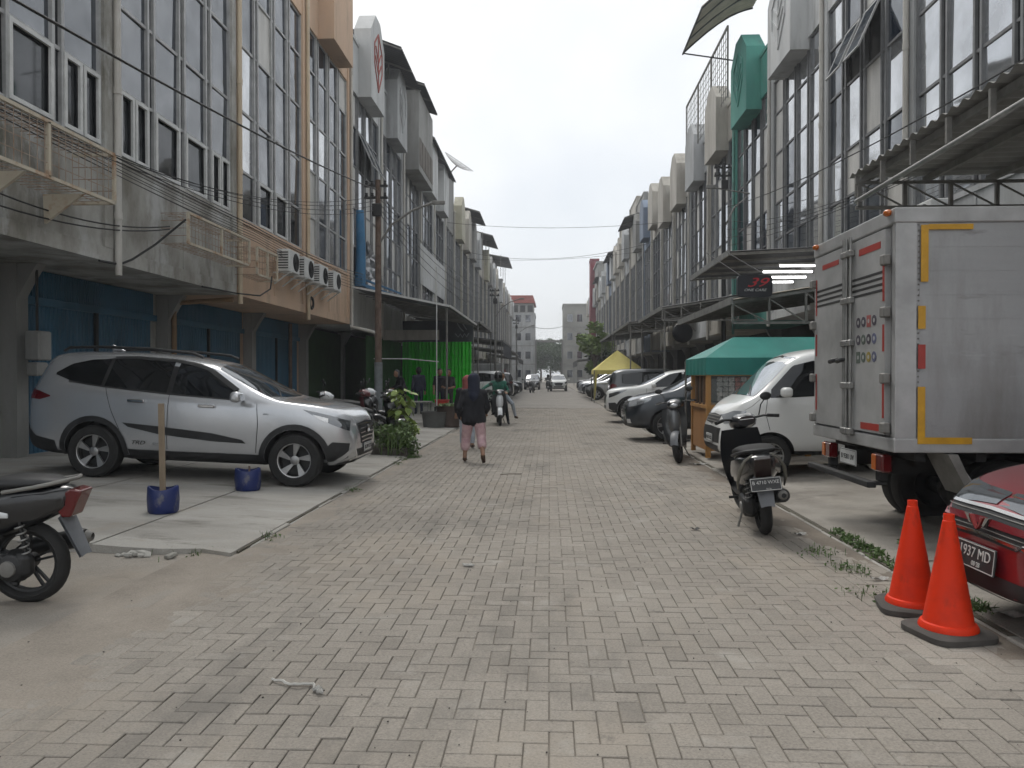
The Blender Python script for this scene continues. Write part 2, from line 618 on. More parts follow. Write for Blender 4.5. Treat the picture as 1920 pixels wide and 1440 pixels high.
def stone(mb, a, b, c, d, z=0.0, tilt=(0, 0), tone=1.0, g=0.0022):
    a += g
    b -= g
    c += g
    d -= g
    ch = 0.0035
    mx_, my_ = (a + b) / 2, (c + d) / 2
    T = lambda x, y, zz: (x, y, zz + tilt[0] * (x - mx_) + tilt[1] * (y - my_))
    v = [T(a, c, -.018), T(b, c, -.018), T(b, d, -.018), T(a, d, -.018),
         T(a, c, z - ch), T(b, c, z - ch), T(b, d, z - ch), T(a, d, z - ch),
         T(a + ch, c + ch, z), T(b - ch, c + ch, z), T(b - ch, d - ch, z), T(a + ch, d - ch, z)]
    f = [(8, 9, 10, 11)]
    for k in range(4):
        n = (k + 1) % 4
        f += [(k, n, 4 + n, 4 + k), (4 + k, 4 + n, 8 + n, 8 + k)]
    mb.add(v, f, tone)


def sink(q):
    x, y = (q[0] + q[1]) / 2, (q[2] + q[3]) / 2
    return .0025 * math.sin(x * 2.3 + y * .7) * math.sin(y * 1.1 - x) - .002 + rng.uniform(-.002, .0015)


def tone():
    q = rng.random()
    base = 1.0 + rng.uniform(-.06, .06)
    if q < .07:
        base += .07
    elif q > .94:
        base -= .12
    return base


def vis(q):
    x, y = (q[0] + q[1]) / 2, (q[2] + q[3]) / 2
    return y > 2.85 and abs(x + y * .0485) < y * .70 + .1


near = sorted([q for q in cen if vis(q)], key=lambda q: math.hypot((q[0] + q[1]) / 2, (q[2] + q[3]) / 2))[:300]
nset = set(near)
VAR = {}
for o_ in ('h', 'v'):
    for k in range(14):
        mb = MB()
        tl = (rng.gauss(0, .009), rng.gauss(0, .009))
        if o_ == 'h':
            stone(mb, -W, W, -W / 2, W / 2, rng.uniform(-.0015, .001), tl, tone())
        else:
            stone(mb, -W / 2, W / 2, -W, W, rng.uniform(-.0015, .001), tl, tone())
        VAR[o_, k] = mb.mesh('paver', attr=True)
for q in near:
    dx, dy = q[1] - q[0], q[3] - q[2]
    if abs(max(dx, dy) - 2 * W) > .004 or min(dx, dy) < W - .004:
        mb = MB()
        stone(mb, -dx / 2, dx / 2, -dy / 2, dy / 2, 0, (0, 0), tone())
        mb.build('paver', PAVER, road, attr=True, loc=((q[0] + q[1]) / 2, (q[2] + q[3]) / 2, 0))
        continue
    o_ = 'h' if dx > dy else 'v'
    obj('paver', VAR[o_, rng.randrange(14)], PAVER, road, ((q[0] + q[1]) / 2, (q[2] + q[3]) / 2, sink(q)))
mb = MB()
for q in cen:
    if q not in nset:
        stone(mb, *q, sink(q), (rng.gauss(0, .009), rng.gauss(0, .009)), tone())
mb.build('paving', PAVER, road, attr=True, kind='stuff', recalc=False)

# left: low sandy strip in front, then raised concrete apron cast in bays


def slab(name, x0, x1, y0, y1, m, parent=None, t=.12, jag=0.0, z=None, kind=None, dz=0.0):
    n = max(2, int(abs(x1 - x0) / .25))
    k = max(2, int(abs(y1 - y0) / .25))
    rj = random.Random(int(y0 * 13 + x0 * 7 + 99))
    off = [rj.uniform(-jag, jag) for _ in range(n + 1)]
    zf = z or groundz
    top = [[(x0 + (x1 - x0) * i / n, y0 + (y1 - y0) * j / k + (off[i] if j == 0 else 0), zf(x0 + (x1 - x0) * i / n) + dz) for j in range(k + 1)] for i in range(n + 1)]
    mb = MB()
    mb.grid(lambda u, v: top[round(u * n)][round(v * k)], n, k)
    # skirts
    edge = [top[i][0] for i in range(n + 1)] + [top[n][j] for j in range(1, k + 1)] + [top[i][k] for i in range(n - 1, -1, -1)] + [top[0][j] for j in range(k - 1, 0, -1)]
    low = [(p[0], p[1], p[2] - t) for p in edge]
    m_ = len(edge)
    mb.add(edge + low, [(i, (i + 1) % m_, m_ + (i + 1) % m_, m_ + i) for i in range(m_)])
    return mb.build(name, m, parent, kind=kind)


gl = MB()
gl.grid(lambda u, v: (-2.6 - 6.4 * u, -3 + 12 * v, 0.0 if u == 0 else .004 + .02 * u + .006 * math.sin(9 * u + 7 * v)), 16, 30)
struct('verge', gl, DIRT)
struct('apron_bed', MB().box(-8.6, -2.62, 6.36, 160, -.05, .02), MOSS)
struct('apron_bed', MB().box(2.62, 8.9, -4, 160, -.05, .02), MOSS)
apl = slab('apron', -2.64, -3.86, 6.3, 11.2, SLABC, jag=.055)
apl['kind'] = 'structure'
for n_, (y0, y1) in enumerate([(6.3, 11.2), (11.22, 16.1), (16.12, 21.0), (21.02, 26.0), (26.02, 36.0), (36.02, 60), (60.02, 110), (110.02, 160)]):
    for a, b in ((-2.64, -3.86), (-3.885, -5.5), (-5.525, -9.0)):
        if n_ == 0 and a == -2.64:
            continue
        slab('concrete_slab', a, b, y0, y1, SLABC, apl, jag=.05 if n_ == 0 else 0, dz=random.uniform(-.004, .004))
apr = slab('apron', 2.66, 4.9, 6.2, 11.0, SLABD, jag=.02)
apr['kind'] = 'structure'
for n_, (y0, y1) in enumerate([(-4, 6.18), (6.2, 11.0), (11.02, 16.0), (16.02, 26.0), (26.02, 60), (60.02, 110), (110.02, 160)]):
    for a, b in ((2.66, 4.9), (4.92, 9.0)):
        if n_ == 1 and a == 2.66:
            continue
        slab('concrete_slab', a, b, y0, y1, SLABD, apr, dz=random.uniform(-.004, .004))

# kerb stones along both road edges
KERB = mat('kerb_concrete', (0.38, 0.37, 0.34), .9, scale=2, col2=(.26, .245, .22), fine=.1)
km = MB().cbox(-.045, .045, -.245, .245, -.05, .018, .008).mesh('kerb_stone')
kerb = struct('kerb', MB().box(-2.66, -2.61, 6.35, 160, -.06, -.004), KERB)
for side, ya in ((-1, 6.6), (1, 1.5)):
    y = ya
    while y < 34:
        o = obj('kerb_stone', km, KERB, kerb, (side * 2.645, y + .25, rng.uniform(-.012, .006)), (0, 0, rng.gauss(0, .012)))
        y += .5
mb = MB()
for side in (-1, 1):
    mb.box(side * 2.645 - .045, side * 2.645 + .045, 34.1, 160, -.05, .016)
mb.build('kerb_strip', KERB, kerb, kind='stuff')

# ------------------------------------------------------------------ shophouse rows
XL, XR = 7.0, 7.2
PL = dict(w=4.87, zb=3.31, sill=5.08, rows=[6.2, 7.57, 9.07, 10.51, 11.68], box=(11.7, 14.2, 15.0), top=13.5)
PR = dict(w=4.80, zb=3.31, sill=4.72, rows=[5.86, 7.0, 8.57, 9.85, 10.9], box=(10.6, 12.75, 13.45), top=12.3)
REC = -1.7
GZ = 0.16
CACHE = {}


def cached(key, fn):
    if key not in CACHE:
        CACHE[key] = fn()
    return CACHE[key]


def columns(w):
    """(u0, u1, narrow) for the glazing columns between the pilasters"""
    res = []
    a, b = .26, w - .26
    nar = .21
    wide = (b - a - 3 * nar) / 4
    u = a
    for k in range(4):
        res.append((u, u + wide, False))
        u += wide
        if k < 3:
            res.append((u, u + nar, True))
            u += nar
    return res


def wall_mesh(P, top, relief):
    w = P['w']
    mb = MB()
    g = .012
    mb.box(-9, -.14, g, w - g, P['zb'], top)                                   # upper storeys
    mb.box(-9, REC - .06, g, w - g, -.05, P['zb'] - .004)                      # ground floor core
    mb.box(-.137, 0, g, w - g, P['zb'] - .003, P['sill'])                      # parapet band
    mb.box(0, .035, g, w - g, P['zb'] - .003, P['zb'] + .22)                   # lower lip
    mb.box(0, .03, g, w - g, P['sill'] - .1, P['sill'] - .001)                 # sill
    mb.box(-.137, .02, g, w - g, P['rows'][-1], top - .002)                    # wall over the windows
    for a, b in ((g + .001, .24), (w - .24, w - g - .001)):                    # pilasters
        mb.box(-.136, .045, a, b, P['zb'] + .22, top - .004)
    mb.box(-.3, .06, g, w - g, top - .001, top + .12)                          # coping
    if relief:
        mb.box(0, .018, w * .5 - .03, w * .5 + .03, P['zb'] + .225, P['sill'] - .105)
    return mb.mesh('wall')


def frame_mesh(P):
    mb = MB()
    cs = columns(P['w'])
    us = [c[0] for c in cs] + [cs[-1][1]]
    for u in us:
        mb.box(-.10, -.005, u - .032, u + .032, P['sill'], P['rows'][-1])
    for z in [P['sill'] + .03] + P['rows'][:-1]:
        mb.box(-.095, -.03, us[0], us[-1], z - .028, z + .028)
    mb.box(-.095, -.03, us[0], us[-1], P['rows'][-1] - .05, P['rows'][-1] - .002)
    return mb.mesh('window_frame')


def pane_mesh(wd, ht):
    return MB().box(-.006, .006, -wd / 2 + .02, wd / 2 - .02, -ht / 2 + .02, ht / 2 - .02).mesh('pane')


def panes_joined(P, seed):
    mb = MB()
    r = random.Random(seed)
    zs = [P['sill']] + P['rows']
    for a, b, nrw in columns(P['w']):
        for k in range(len(zs) - 1):
            x = -.072 + r.uniform(-.006, .006)
            mb.box(x - .004, x + .004, a + .02, b - .02, zs[k] + .02, zs[k + 1] - .02)
    return mb.mesh('panes')


def shutter_mesh(w, z0, z1, pitch=.11, dep=.025):
    mb = MB()
    n = int((w - .7) / pitch)
    pts = []
    for i in range(n):
        u = .35 + i * pitch
        pts += [(0, u), (dep, u + .012), (dep, u + pitch - .03), (0, u + pitch - .018)]
    v = [(x, u, z0) for x, u in pts] + [(x, u, z1) for x, u in pts]
    m = len(pts)
    mb.add(v, [(i, i + 1, m + i + 1, m + i) for i in range(m - 1)])
    return mb.mesh('shutter')


def gable_mesh(P, hw=1.12, dep=.5):
    w = P['w']
    z0, z1, z2 = P['box']
    c = w / 2
    mb = MB()
    poly = [(c - hw, z0), (c + hw, z0), (c + hw, z1), (c + hw * .35, z2), (c - hw * .35, z2), (c - hw, z1)]
    mb.prism(poly, -.13, dep, 'yz')
    return mb.mesh('gable_box')


def emblem_mesh(P, hw=.62, dep=.5):
    z0, z1, z2 = P['box']
    c = P['w'] / 2
    zc = (z0 + z2) / 2
    mb = MB()
    hh = (z2 - z0) * .33
    pts = [(c, zc - hh), (c + hw, zc - hh * .2), (c + hw, zc + hh * .5), (c, zc + hh), (c - hw, zc + hh * .5), (c - hw, zc - hh * .2)]
    n = len(pts)
    for i in range(n):
        a, b = pts[i], pts[(i + 1) % n]
        mb.bar((dep + .01, a[0], a[1]), (dep + .01, b[0], b[1]), .05)
    mb.bar((dep + .01, c, zc - hh * .9), (dep + .01, c, zc + hh * .9), .05)
    for s in (-1, 1):
        mb.bar((dep + .01, c, zc - hh * .4), (dep + .01, c + s * hw * .8, zc + hh * .1), .05)
        mb.bar((dep + .01, c, zc), (dep + .01, c + s * hw * .7, zc + hh * .45), .05)
    return mb.mesh('emblem')


def column_mesh(P):
    mb = MB()
    mb.box(REC - .05, REC + .22, -.14, .14, 0, P['zb'] - .005)
    # flared bracket under the cantilever
    mb.prism([(REC + .221, 2.75), (REC + .36, 3.0), (REC + .55, P['zb'] - .006), (REC + .221, P['zb'] - .006)], -.11, .11, 'xz')
    return mb.mesh('column')


def unit(side, k, y0, wallm, label, near=True, relief=True, gable=None, frame=ALU, glas=GLASSA, pipe=PIPEW, shut=BLUESH,
         casement=(), top=None, curtains=0.0, emb=None, joined=False, dark_gf=False, opened=(), gap=False, lift=0.0):
    P = PL if side < 0 else PR
    w = P['w']
    if curtains >= .3 and frame == ALU:
        frame = ALUM
    if side < 0:
        t = thing('shophouse', label, 'shophouse', (-XL, y0, 0), group='shophouses along the street')
    else:
        t = thing('shophouse', label, 'shophouse', (XR, y0 + w, 0), (0, 0, math.pi), group='shophouses along the street')
    S = 'L' if side < 0 else 'R'
    top = top or P['top']
    obj('wall', cached((S, 'wall', top, relief), lambda: wall_mesh(P, top, relief)), wallm, t)
    fr = obj('window_frame', cached((S, 'frame'), lambda: frame_mesh(P)), frame, t)
    rr = random.Random(k * 7 + (3 if side < 0 else 5))
    zs = [P['sill']] + P['rows']
    cs = columns(w)
    if joined:
        obj('panes', cached((S, 'panes', k % 3), lambda: panes_joined(P, k % 3)), glas, t, kind='stuff')
    else:
        for ci, (a, b, nrw) in enumerate(cs):
            for r in range(len(zs) - 1):
                if (r, ci) in opened:
                    continue
                wd, ht = round(b - a, 3), round(zs[r + 1] - zs[r], 3)
                me = cached(('pane', wd, ht), lambda: pane_mesh(wd, ht))
                g = glas
                if r == 0 and casement:
                    g = GLASSD
                elif nrw:
                    g = GLASSD
                elif rr.random() < curtains:
                    g = CURT if rr.random() < .35 else GLASSB
                obj('pane', me, g, fr, (-.068, (a + b) / 2, (zs[r] + zs[r + 1]) / 2), (0, rr.gauss(0, .006), rr.gauss(0, .006)))
        for (r, ci) in opened:                                                 # top-hung sash propped open
            a, b, _ = cs[ci]
            ht = zs[r + 1] - zs[r]
            sm = MB()
            q = ht - .05
            sm.box(-.02, .02, a + .03, a + .075, -q, 0)
            sm.box(-.02, .02, b - .075, b - .03, -q, 0)
            sm.box(-.019, .019, a + .075, b - .075, -q, -q + .045)
            sm.box(-.019, .019, a + .075, b - .075, -.045, 0)
            s = sm.build('open_sash', ALU, t, loc=(-.03, 0, zs[r + 1] - .03), rot=(0, R(-24), 0))
            MB().box(-.006, .006, a + .075, b - .075, -q + .045, -.045).build('pane', glas, s)
            MB().box(-.125, -.12, a + .03, b - .03, zs[r] + .03, zs[r + 1] - .03).build('dark_opening', DARKIN, t)
    # white casements in the lowest row
    for ci, n in casement:
        a, b, _ = cs[ci]
        wd = (b - a) / n
        for q in range(n):
            u0, u1 = a + q * wd + .02, a + (q + 1) * wd - .02
            z0, z1 = zs[0] + .03, zs[1] - .02
            mb = MB()
            mb.box(-.03, .012, u0, u0 + .06, z0, z1)
            mb.box(-.03, .012, u1 - .06, u1, z0, z1)
            mb.box(-.03, .0115, u0 + .06, u1 - .06, z0, z0 + .06)
            mb.box(-.03, .0115, u0 + .06, u1 - .06, z1 - .06, z1)
            mb.build('casement', WFRAME, t)
    if gable:
        gb = obj('gable_box', cached((S, 'gable'), lambda: gable_mesh(P)), gable, t, (0, 0, lift))
        if emb:
            obj('emblem', cached((S, 'emb'), lambda: emblem_mesh(P)), emb, gb)
    if pipe:
        mb = MB().tube([(.10, .03, P['zb'] - .2), (.10, .03, top)], .055, 10)
        for z in range(4, int(top), 2):
            mb.tube([(.10, .03, z), (.10, .03, z + .12)], .066, 10)
        me = cached((S, 'pipe', top), lambda: mb.mesh('drain_pipe', smooth=40))
        obj('drain_pipe', me, pipe, t)
    # ground floor
    obj('column', cached((S, 'col'), lambda: column_mesh(P)), GREYW, t)
    if not gap:
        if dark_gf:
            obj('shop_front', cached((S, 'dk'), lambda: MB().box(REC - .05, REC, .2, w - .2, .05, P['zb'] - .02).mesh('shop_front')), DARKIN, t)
        else:
            obj('shutter', cached((S, 'sh'), lambda: shutter_mesh(w, GZ - .05, 2.72)), shut, t, (REC - .02, 0, 0))
            obj('shutter_hood', cached((S, 'sh2'), lambda: shutter_mesh(w, 2.82, P['zb'] - .02, .07, .03)), shut, t, (REC + .01, 0, 0))
            obj('shutter_rail', cached((S, 'sr'), lambda: MB().box(REC - .02, REC + .06, .3, w - .3, 2.7, 2.83).mesh('shutter_rail')), shut, t)
            obj('shutter_post', cached((S, 'sp'), lambda: MB().box(REC - .02, REC + .055, w * .47, w * .47 + .09, GZ - .05, 2.7).mesh('shutter_post')), BLACKM, t)
    return t


ORD = ['first', 'second', 'third', 'fourth', 'fifth', 'sixth', 'seventh', 'eighth', 'ninth', 'tenth', 'eleventh', 'twelfth', 'thirteenth', 'fourteenth', 'fifteenth', 'sixteenth',
       'seventeenth', 'eighteenth', 'nineteenth', 'twentieth', 'twenty-first', 'twenty-second', 'twenty-third', 'twenty-fourth', 'twenty-fifth', 'twenty-sixth', 'twenty-seventh', 'twenty-eighth', 'twenty-ninth', 'thirtieth']
ALLC = [(0, 2), (2, 1), (4, 1), (6, 2)]
NL = {m: n for m, n in ((WHITEW, 'white'), (PALEW, 'pale grey'), (BEIGEW, 'beige'), (GREYW, 'grey'), (YELW, 'pale yellow'), (BLUEW, 'blue-grey'), (CONC, 'raw concrete'))}
y = 12.0 - 4.87
unit(-1, 0, y - 4.87, CONC, 'raw concrete shophouse at the left edge of the frame', casement=ALLC, pipe=None)
unit(-1, 1, y, CONC, 'stained concrete shophouse behind the rusty cage, left of the thin pale pipe', casement=ALLC, pipe=None)
unit(-1, 2, y + 4.87, CONC, 'stained concrete shophouse with white casements behind the silver car', casement=ALLC)
unit(-1, 3, y + 2 * 4.87, CREAM, 'peach shophouse with no box, over four air conditioners', casement=[(2, 1), (4, 1)], pipe=PIPEC, curtains=.2)
unit(-1, 4, y + 3 * 4.87, CREAM, 'peach shophouse with peach gable box beside the street pole', gable=CREAM, pipe=PIPEC, curtains=.15)
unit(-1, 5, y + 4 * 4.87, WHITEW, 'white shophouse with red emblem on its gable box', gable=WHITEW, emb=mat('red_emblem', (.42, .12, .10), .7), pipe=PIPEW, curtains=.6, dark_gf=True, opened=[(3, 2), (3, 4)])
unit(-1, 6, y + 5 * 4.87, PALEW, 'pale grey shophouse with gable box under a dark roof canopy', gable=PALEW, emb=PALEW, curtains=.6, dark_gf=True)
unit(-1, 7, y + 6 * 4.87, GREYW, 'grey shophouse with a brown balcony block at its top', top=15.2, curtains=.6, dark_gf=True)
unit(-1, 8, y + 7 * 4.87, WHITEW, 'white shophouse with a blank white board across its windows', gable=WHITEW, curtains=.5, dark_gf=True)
lw = [WHITEW, GREYW, YELW, BEIGEW, GREYW, PALEW, BEIGEW, YELW, GREYW, PALEW, BEIGEW, GREYW, WHITEW, BEIGEW, PALEW, GREYW, BEIGEW, WHITEW, GREYW, PALEW]
for i in range(20):
    k = 9 + i
    yy = y + (k - 1) * 4.87
    if yy > 140:
        break
    m = lw[i]
    unit(-1, k, yy, m, '%s shophouse, %s past the white board on the left row' % (NL[m], ORD[i]), gable=m if i not in (1, 6, 11) else None, top=[None, 15.5, None, None, 14.4][i % 5],
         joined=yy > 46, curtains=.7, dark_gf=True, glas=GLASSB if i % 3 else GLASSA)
y = 20.6 - 4.8
unit(1, -2, y - 3 * 4.8, PALEW, 'pale shophouse beside the camera, right of the frame', joined=True, dark_gf=True)
unit(1, -1, y - 2 * 4.8, PALEW, 'grey-green shophouse behind the corrugated canopy', dark_gf=True, glas=GLASSB, curtains=.3)
unit(1, 0, y - 4.8, PALEW, 'pale shophouse behind the box truck with twin downpipes', dark_gf=True, glas=GLASSB, curtains=.35)
unit(1, 1, y, WHITEW, 'off-white shophouse with two propped-open windows', dark_gf=True, curtains=.6, opened=[(3, 2), (3, 4)], pipe=PIPEW)
unit(1, 2, y + 4.8, WHITEW, 'off-white shophouse with white gable box, nearer than the green one', gable=WHITEW, emb=WHITEW, dark_gf=True, curtains=.7)
unit(1, 3, y + 2 * 4.8, TEALW, 'green painted shophouse with green gable box', gable=TEALW, emb=TEALW, frame=ALUD, dark_gf=True, curtains=.6, pipe=mat('green_pipe', (.16, .36, .31), .6))
rw = [BEIGEW, PALEW, BEIGEW, BEIGEW, BEIGEW, BLUEW, GREYW, BEIGEW, PALEW, BEIGEW, BEIGEW, WHITEW, BLUEW, BEIGEW, PALEW, WHITEW, BEIGEW, GREYW, PALEW, BEIGEW, WHITEW, PALEW, BEIGEW]
for i in range(23):
    k = 4 + i
    yy = y + (k - 1) * 4.8
    if yy > 142:
        break
    m = rw[i]
    unit(1, k, yy, m, '%s shophouse, %s past the green one on the right row' % (NL[m], ORD[i]), gable=m if i not in (7, 13) else None, top=[None, None, None, None, None, 13.6, 15.4, 16.2][i % 8] if i < 8 else [14.2, 15.6, 13.8, 14.6, 16.4][i % 5], lift=0 if i < 4 else .8 if i < 7 else 1.5,
         joined=yy > 46, curtains=.7, dark_gf=True, glas=GLASSB if i % 4 else GLASSA, frame=ALUD if i == 1 else ALU)
# ------------------------------------------------------------------ vehicles: lofted hulls with parts projected onto them
def paint(name, col, metal=0.6, rough=0.28):
    return mat(name, col, rough, metal=metal, var=.04, scale=1.5, coat=0.8, obj=True)


SILVER = paint('silver_paint', (0.56, 0.575, 0.595), .65, .24)
WHITEP = paint('white_paint', (0.72, 0.73, 0.72), 0, .35)
BLACKP = paint('charcoal_paint', (0.035, 0.042, 0.052), .4)
DGREYP = paint('dark_grey_paint', (0.055, 0.06, 0.065), .4)
REDP = paint('maroon_paint', (0.23, 0.012, 0.020), .45, .3)
BLACK2 = paint('black_paint', (0.014, 0.014, 0.016), .2)
CARGLASS = glass('car_glass', (0.006, 0.007, 0.008), .02, .03)
SCREEN = glass('windscreen_glass', (0.03, 0.035, 0.038), .22, .03)
LAMPG = glass('headlamp_glass', (0.22, 0.23, 0.24), .22, .08)
LAMPD = glass('dark_headlamp_glass', (0.05, 0.055, 0.06), .18, .06)
TAILR = mat('red_lens', (0.12, 0.006, 0.008), 0.2, coat=.6, obj=True)
TAILW = mat('clear_lens', (0.6, 0.6, 0.6), 0.2, coat=.6, obj=True)
AMBER = mat('amber_lens', (0.55, 0.13, 0.01), 0.25, coat=.5, obj=True)
CHROME = mat('chrome', (0.62, 0.62, 0.62), 0.18, metal=1.0, obj=True)
ALLOY = mat('alloy', (0.50, 0.50, 0.50), 0.35, metal=.8, obj=True)
PLATEB = mat('black_number_plate', (0.03, 0.032, 0.034), 0.5, obj=True)
PLATEW = mat('white_number_plate', (0.62, 0.63, 0.62), 0.5, obj=True)
INKW = mat('white_ink', (0.62, 0.62, 0.60), 0.6, obj=True)
INKB = mat('black_ink', (0.03, 0.03, 0.03), 0.6, obj=True)
SEAM = mat('panel_seam', (0.015, 0.015, 0.016), 0.8, obj=True)


def itp(cv, x):
    if x <= cv[0][0]:
        return cv[0][1]
    for (a, p), (b, q) in zip(cv, cv[1:]):
        if x <= b:
            return p + (q - p) * (x - a) / (b - a)
    return cv[-1][1]


def hull(sp, pm):
    rs = []
    for x in sp['xs']:
        w, zb, zt, be, wr = (itp(sp[k], x) for k in ('w', 'bot', 'top', 'belt', 'roof'))
        be = min(be, zt - .03)
        h = zt - be
        half = [(w * .80, zb), (w * .965, zb + .09), (w, zb + .45 * (be - zb)), (w * .992, be - .09), (w * .962, be - .005),
                (wr + (w * .955 - wr) * .5, be + h * .48), (wr + .02, zt - min(.10, h * .35)), (wr - .09, zt - min(.025, h * .12))]
        ring = [(x, 0, zb)] + [(x, y, z) for y, z in half] + [(x, 0, zt)] + [(x, -y, z) for y, z in reversed(half)]
        rs.append(ring)
    mb = MB().rings(rs, True)
    me = mb.mesh('body')
    o = obj('body', me, [pm, PLASTIC])
    s = o.modifiers.new('s', 'SUBSURF')
    s.levels = s.render_levels = 2
    bake(o)
    cuts = []
    for ax in sp['axles']:
        for sd in (-1, 1):
            w = itp(sp['w'], ax)
            c = MB().lathe([(sp['wr'] + .055, w - .30), (sp['wr'] + .055, w + .3)], 40, (ax, 0, sp['wr']), 'y')
            if sd < 0:
                c.v = [(p[0], -p[1], p[2]) for p in c.v]
            co = obj('cut', c.mesh('cut'))
            md = o.modifiers.new('b', 'BOOLEAN')
            md.object = co
            md.operation = 'DIFFERENCE'
            md.solver = 'EXACT'
            cuts.append(co)
    me = bake(o)
    for c in cuts:
        bpy.data.objects.remove(c)
    if len(me.materials) < 2:
        me.materials.clear()
        me.materials.append(pm)
        me.materials.append(PLASTIC)
    for p in me.polygons:
        c = p.center
        inwell = any(math.hypot(c.x - ax, c.z - sp['wr']) < sp['wr'] + .058 and abs(c.y) < itp(sp['w'], ax) - .02 for ax in sp['axles'])
        p.material_index = 1 if (inwell or p.normal.z < -.75) else 0
        p.use_smooth = True
    me.set_sharp_from_angle(angle=R(38))
    bm = bmesh.new()
    bm.from_mesh(me)
    tree = BVHTree.FromBMesh(bm)
    bm.free()
    return o, tree


def resample(pl, n):
    pl = [Vector(p) for p in pl]
    ls = [0]
    for a, b in zip(pl, pl[1:]):
        ls.append(ls[-1] + (b - a).length)
    res = []
    for i in range(n + 1):
        t = ls[-1] * i / n
        for k in range(len(pl) - 1):
            if t <= ls[k + 1] + 1e-9:
                q = (t - ls[k]) / max(1e-9, ls[k + 1] - ls[k])
                res.append(pl[k].lerp(pl[k + 1], q))
                break
    return res


def decal(tree, axis, top, bot, off=.004, n=14, m=4, sd=1):
    """sheet between two polylines, laid onto the hull; axis y = side (x,z), x = front (y,z), X = rear (y,z), z = from above (x,y)"""
    T, B = resample(top, n), resample(bot, n)
    D = {'y': Vector((0, -sd, 0)), 'x': Vector((-1, 0, 0)), 'X': Vector((1, 0, 0)), 'z': Vector((0, 0, -1))}[axis]
    cache = {}

    def P(u, v):
        q = T[round(u * n)].lerp(B[round(u * n)], v)
        if axis == 'y':
            o = Vector((q.x, 3 * sd, q.y))
        elif axis == 'x':
            o = Vector((9, q.x, q.y))
        elif axis == 'X':
            o = Vector((-5, q.x, q.y))
        else:
            o = Vector((q.x, q.y, 5))
        h = tree.ray_cast(o, D)
        if h[0] is None:
            h = tree.find_nearest(o + D * (3 if axis in 'yz' else 5))
        return h[0] + h[1] * off if h[1].dot(D) < 0 else h[0] - D * off
    return MB().grid(P, n, m)


def arc(cx, cz, r, a0, a1, n=20):
    return [(cx + r * math.cos(R(a0 + (a1 - a0) * i / n)), cz + r * math.sin(R(a0 + (a1 - a0) * i / n))) for i in range(n + 1)]


def wheel_meshes(r, wd, rim, style):
    key = ('wheel', r, wd, rim, style)
    if key in CACHE:
        return CACHE[key]
    h = wd / 2
    ty = MB().lathe([(rim, -h * .8), (rim + .012, -h), (r - .03, -h), (r - .006, -h * .8), (r, -h * .45), (r, h * .45), (r - .006, h * .8), (r - .03, h), (rim + .012, h), (rim, h * .8), (rim - .02, h * .35), (rim - .02, -h * .3)], 40, axis='y', ring=True).mesh('tyre', smooth=35)
    dk = MB().lathe([(rim - .01, -h * .35), (rim - .01, -h * .1), (.05, -h * .1), (.05, -h * .2)], 32, axis='y').mesh('brake_disc', smooth=35)
    mb = MB()
    mb.lathe([(rim + .002, h * .55), (rim + .002, h * .86), (rim - .010, h * .82), (rim - .012, h * .5)], 40, axis='y', ring=True)
    mb.lathe([(.055, h * .2), (.06, h * .62), (.03, h * .7), (.001, h * .7)], 16, axis='y')
    ns = 5 if style != 'ten' else 10
    for k in range(ns):
        a = 2 * math.pi * k / ns
        for e in ((-.16, .16) if style == 'twin' else (0,)):
            b = a + e
            p0 = (.04 * math.cos(b), h * .5, .04 * math.sin(b))
            c = b + (.42 if style == 'swirl' else 0)
            p1 = ((rim - .01) * math.cos(c), h * .68, (rim - .01) * math.sin(c))
            d = Vector((p1[0] - p0[0], 0, p1[2] - p0[2])).normalized()
            nrm = Vector((-d.z, 0, d.x))
            w0, w1 = (.010, .046) if style == 'swirl' else (.016, .018)
            rs = []
            for p, ww in ((Vector(p0), w0), (Vector(p1), w1)):
                rs.append([p + nrm * ww, p - nrm * ww, p - nrm * ww + Vector((0, -.03, 0)), p + nrm * ww + Vector((0, -.03, 0))])
            mb.rings(rs, True)
    rm = mb.mesh('rim', smooth=30)
    CACHE[key] = (ty, dk, rm)
    return CACHE[key]


def put_wheel(t, x, y, z, r, wd, rim, style, rimm, sd):
    ty, dk, rm = wheel_meshes(r, wd, rim, style)
    o = obj('wheel', ty, RUBBER, t, (x, y, z), (0, 0, 0 if sd > 0 else math.pi))
    obj('brake_disc', dk, BLACKM, o)
    obj('rim', rm, rimm, o)
    return o


def plate(t, txt, sub, loc, rot, w=.40, h=.13, m=PLATEB, ink=INKW, size=.075):
    p = MB().cbox(-w / 2, w / 2, -h / 2, h / 2, -.006, .006, .004).build('number_plate', m, t, loc=loc, rot=rot)
    mb = MB()
    for a, b, c, d in ((-w / 2 + .006, w / 2 - .006, h / 2 - .010, h / 2 - .005), (-w / 2 + .006, w / 2 - .006, -h / 2 + .005, -h / 2 + .010), (-w / 2 + .005, -w / 2 + .010, -h / 2 + .01, h / 2 - .01), (w / 2 - .010, w / 2 - .005, -h / 2 + .01, h / 2 - .01)):
        mb.box(a, b, c, d, .006, .0075)
    mb.build('plate_border', ink, p)
    text(txt, size, ink, p, (0, .016 if sub else 0, .007), (0, 0, 0))
    if sub:
        text(sub, size * .45, ink, p, (0.02, -.043, .007), (0, 0, 0))
    return p


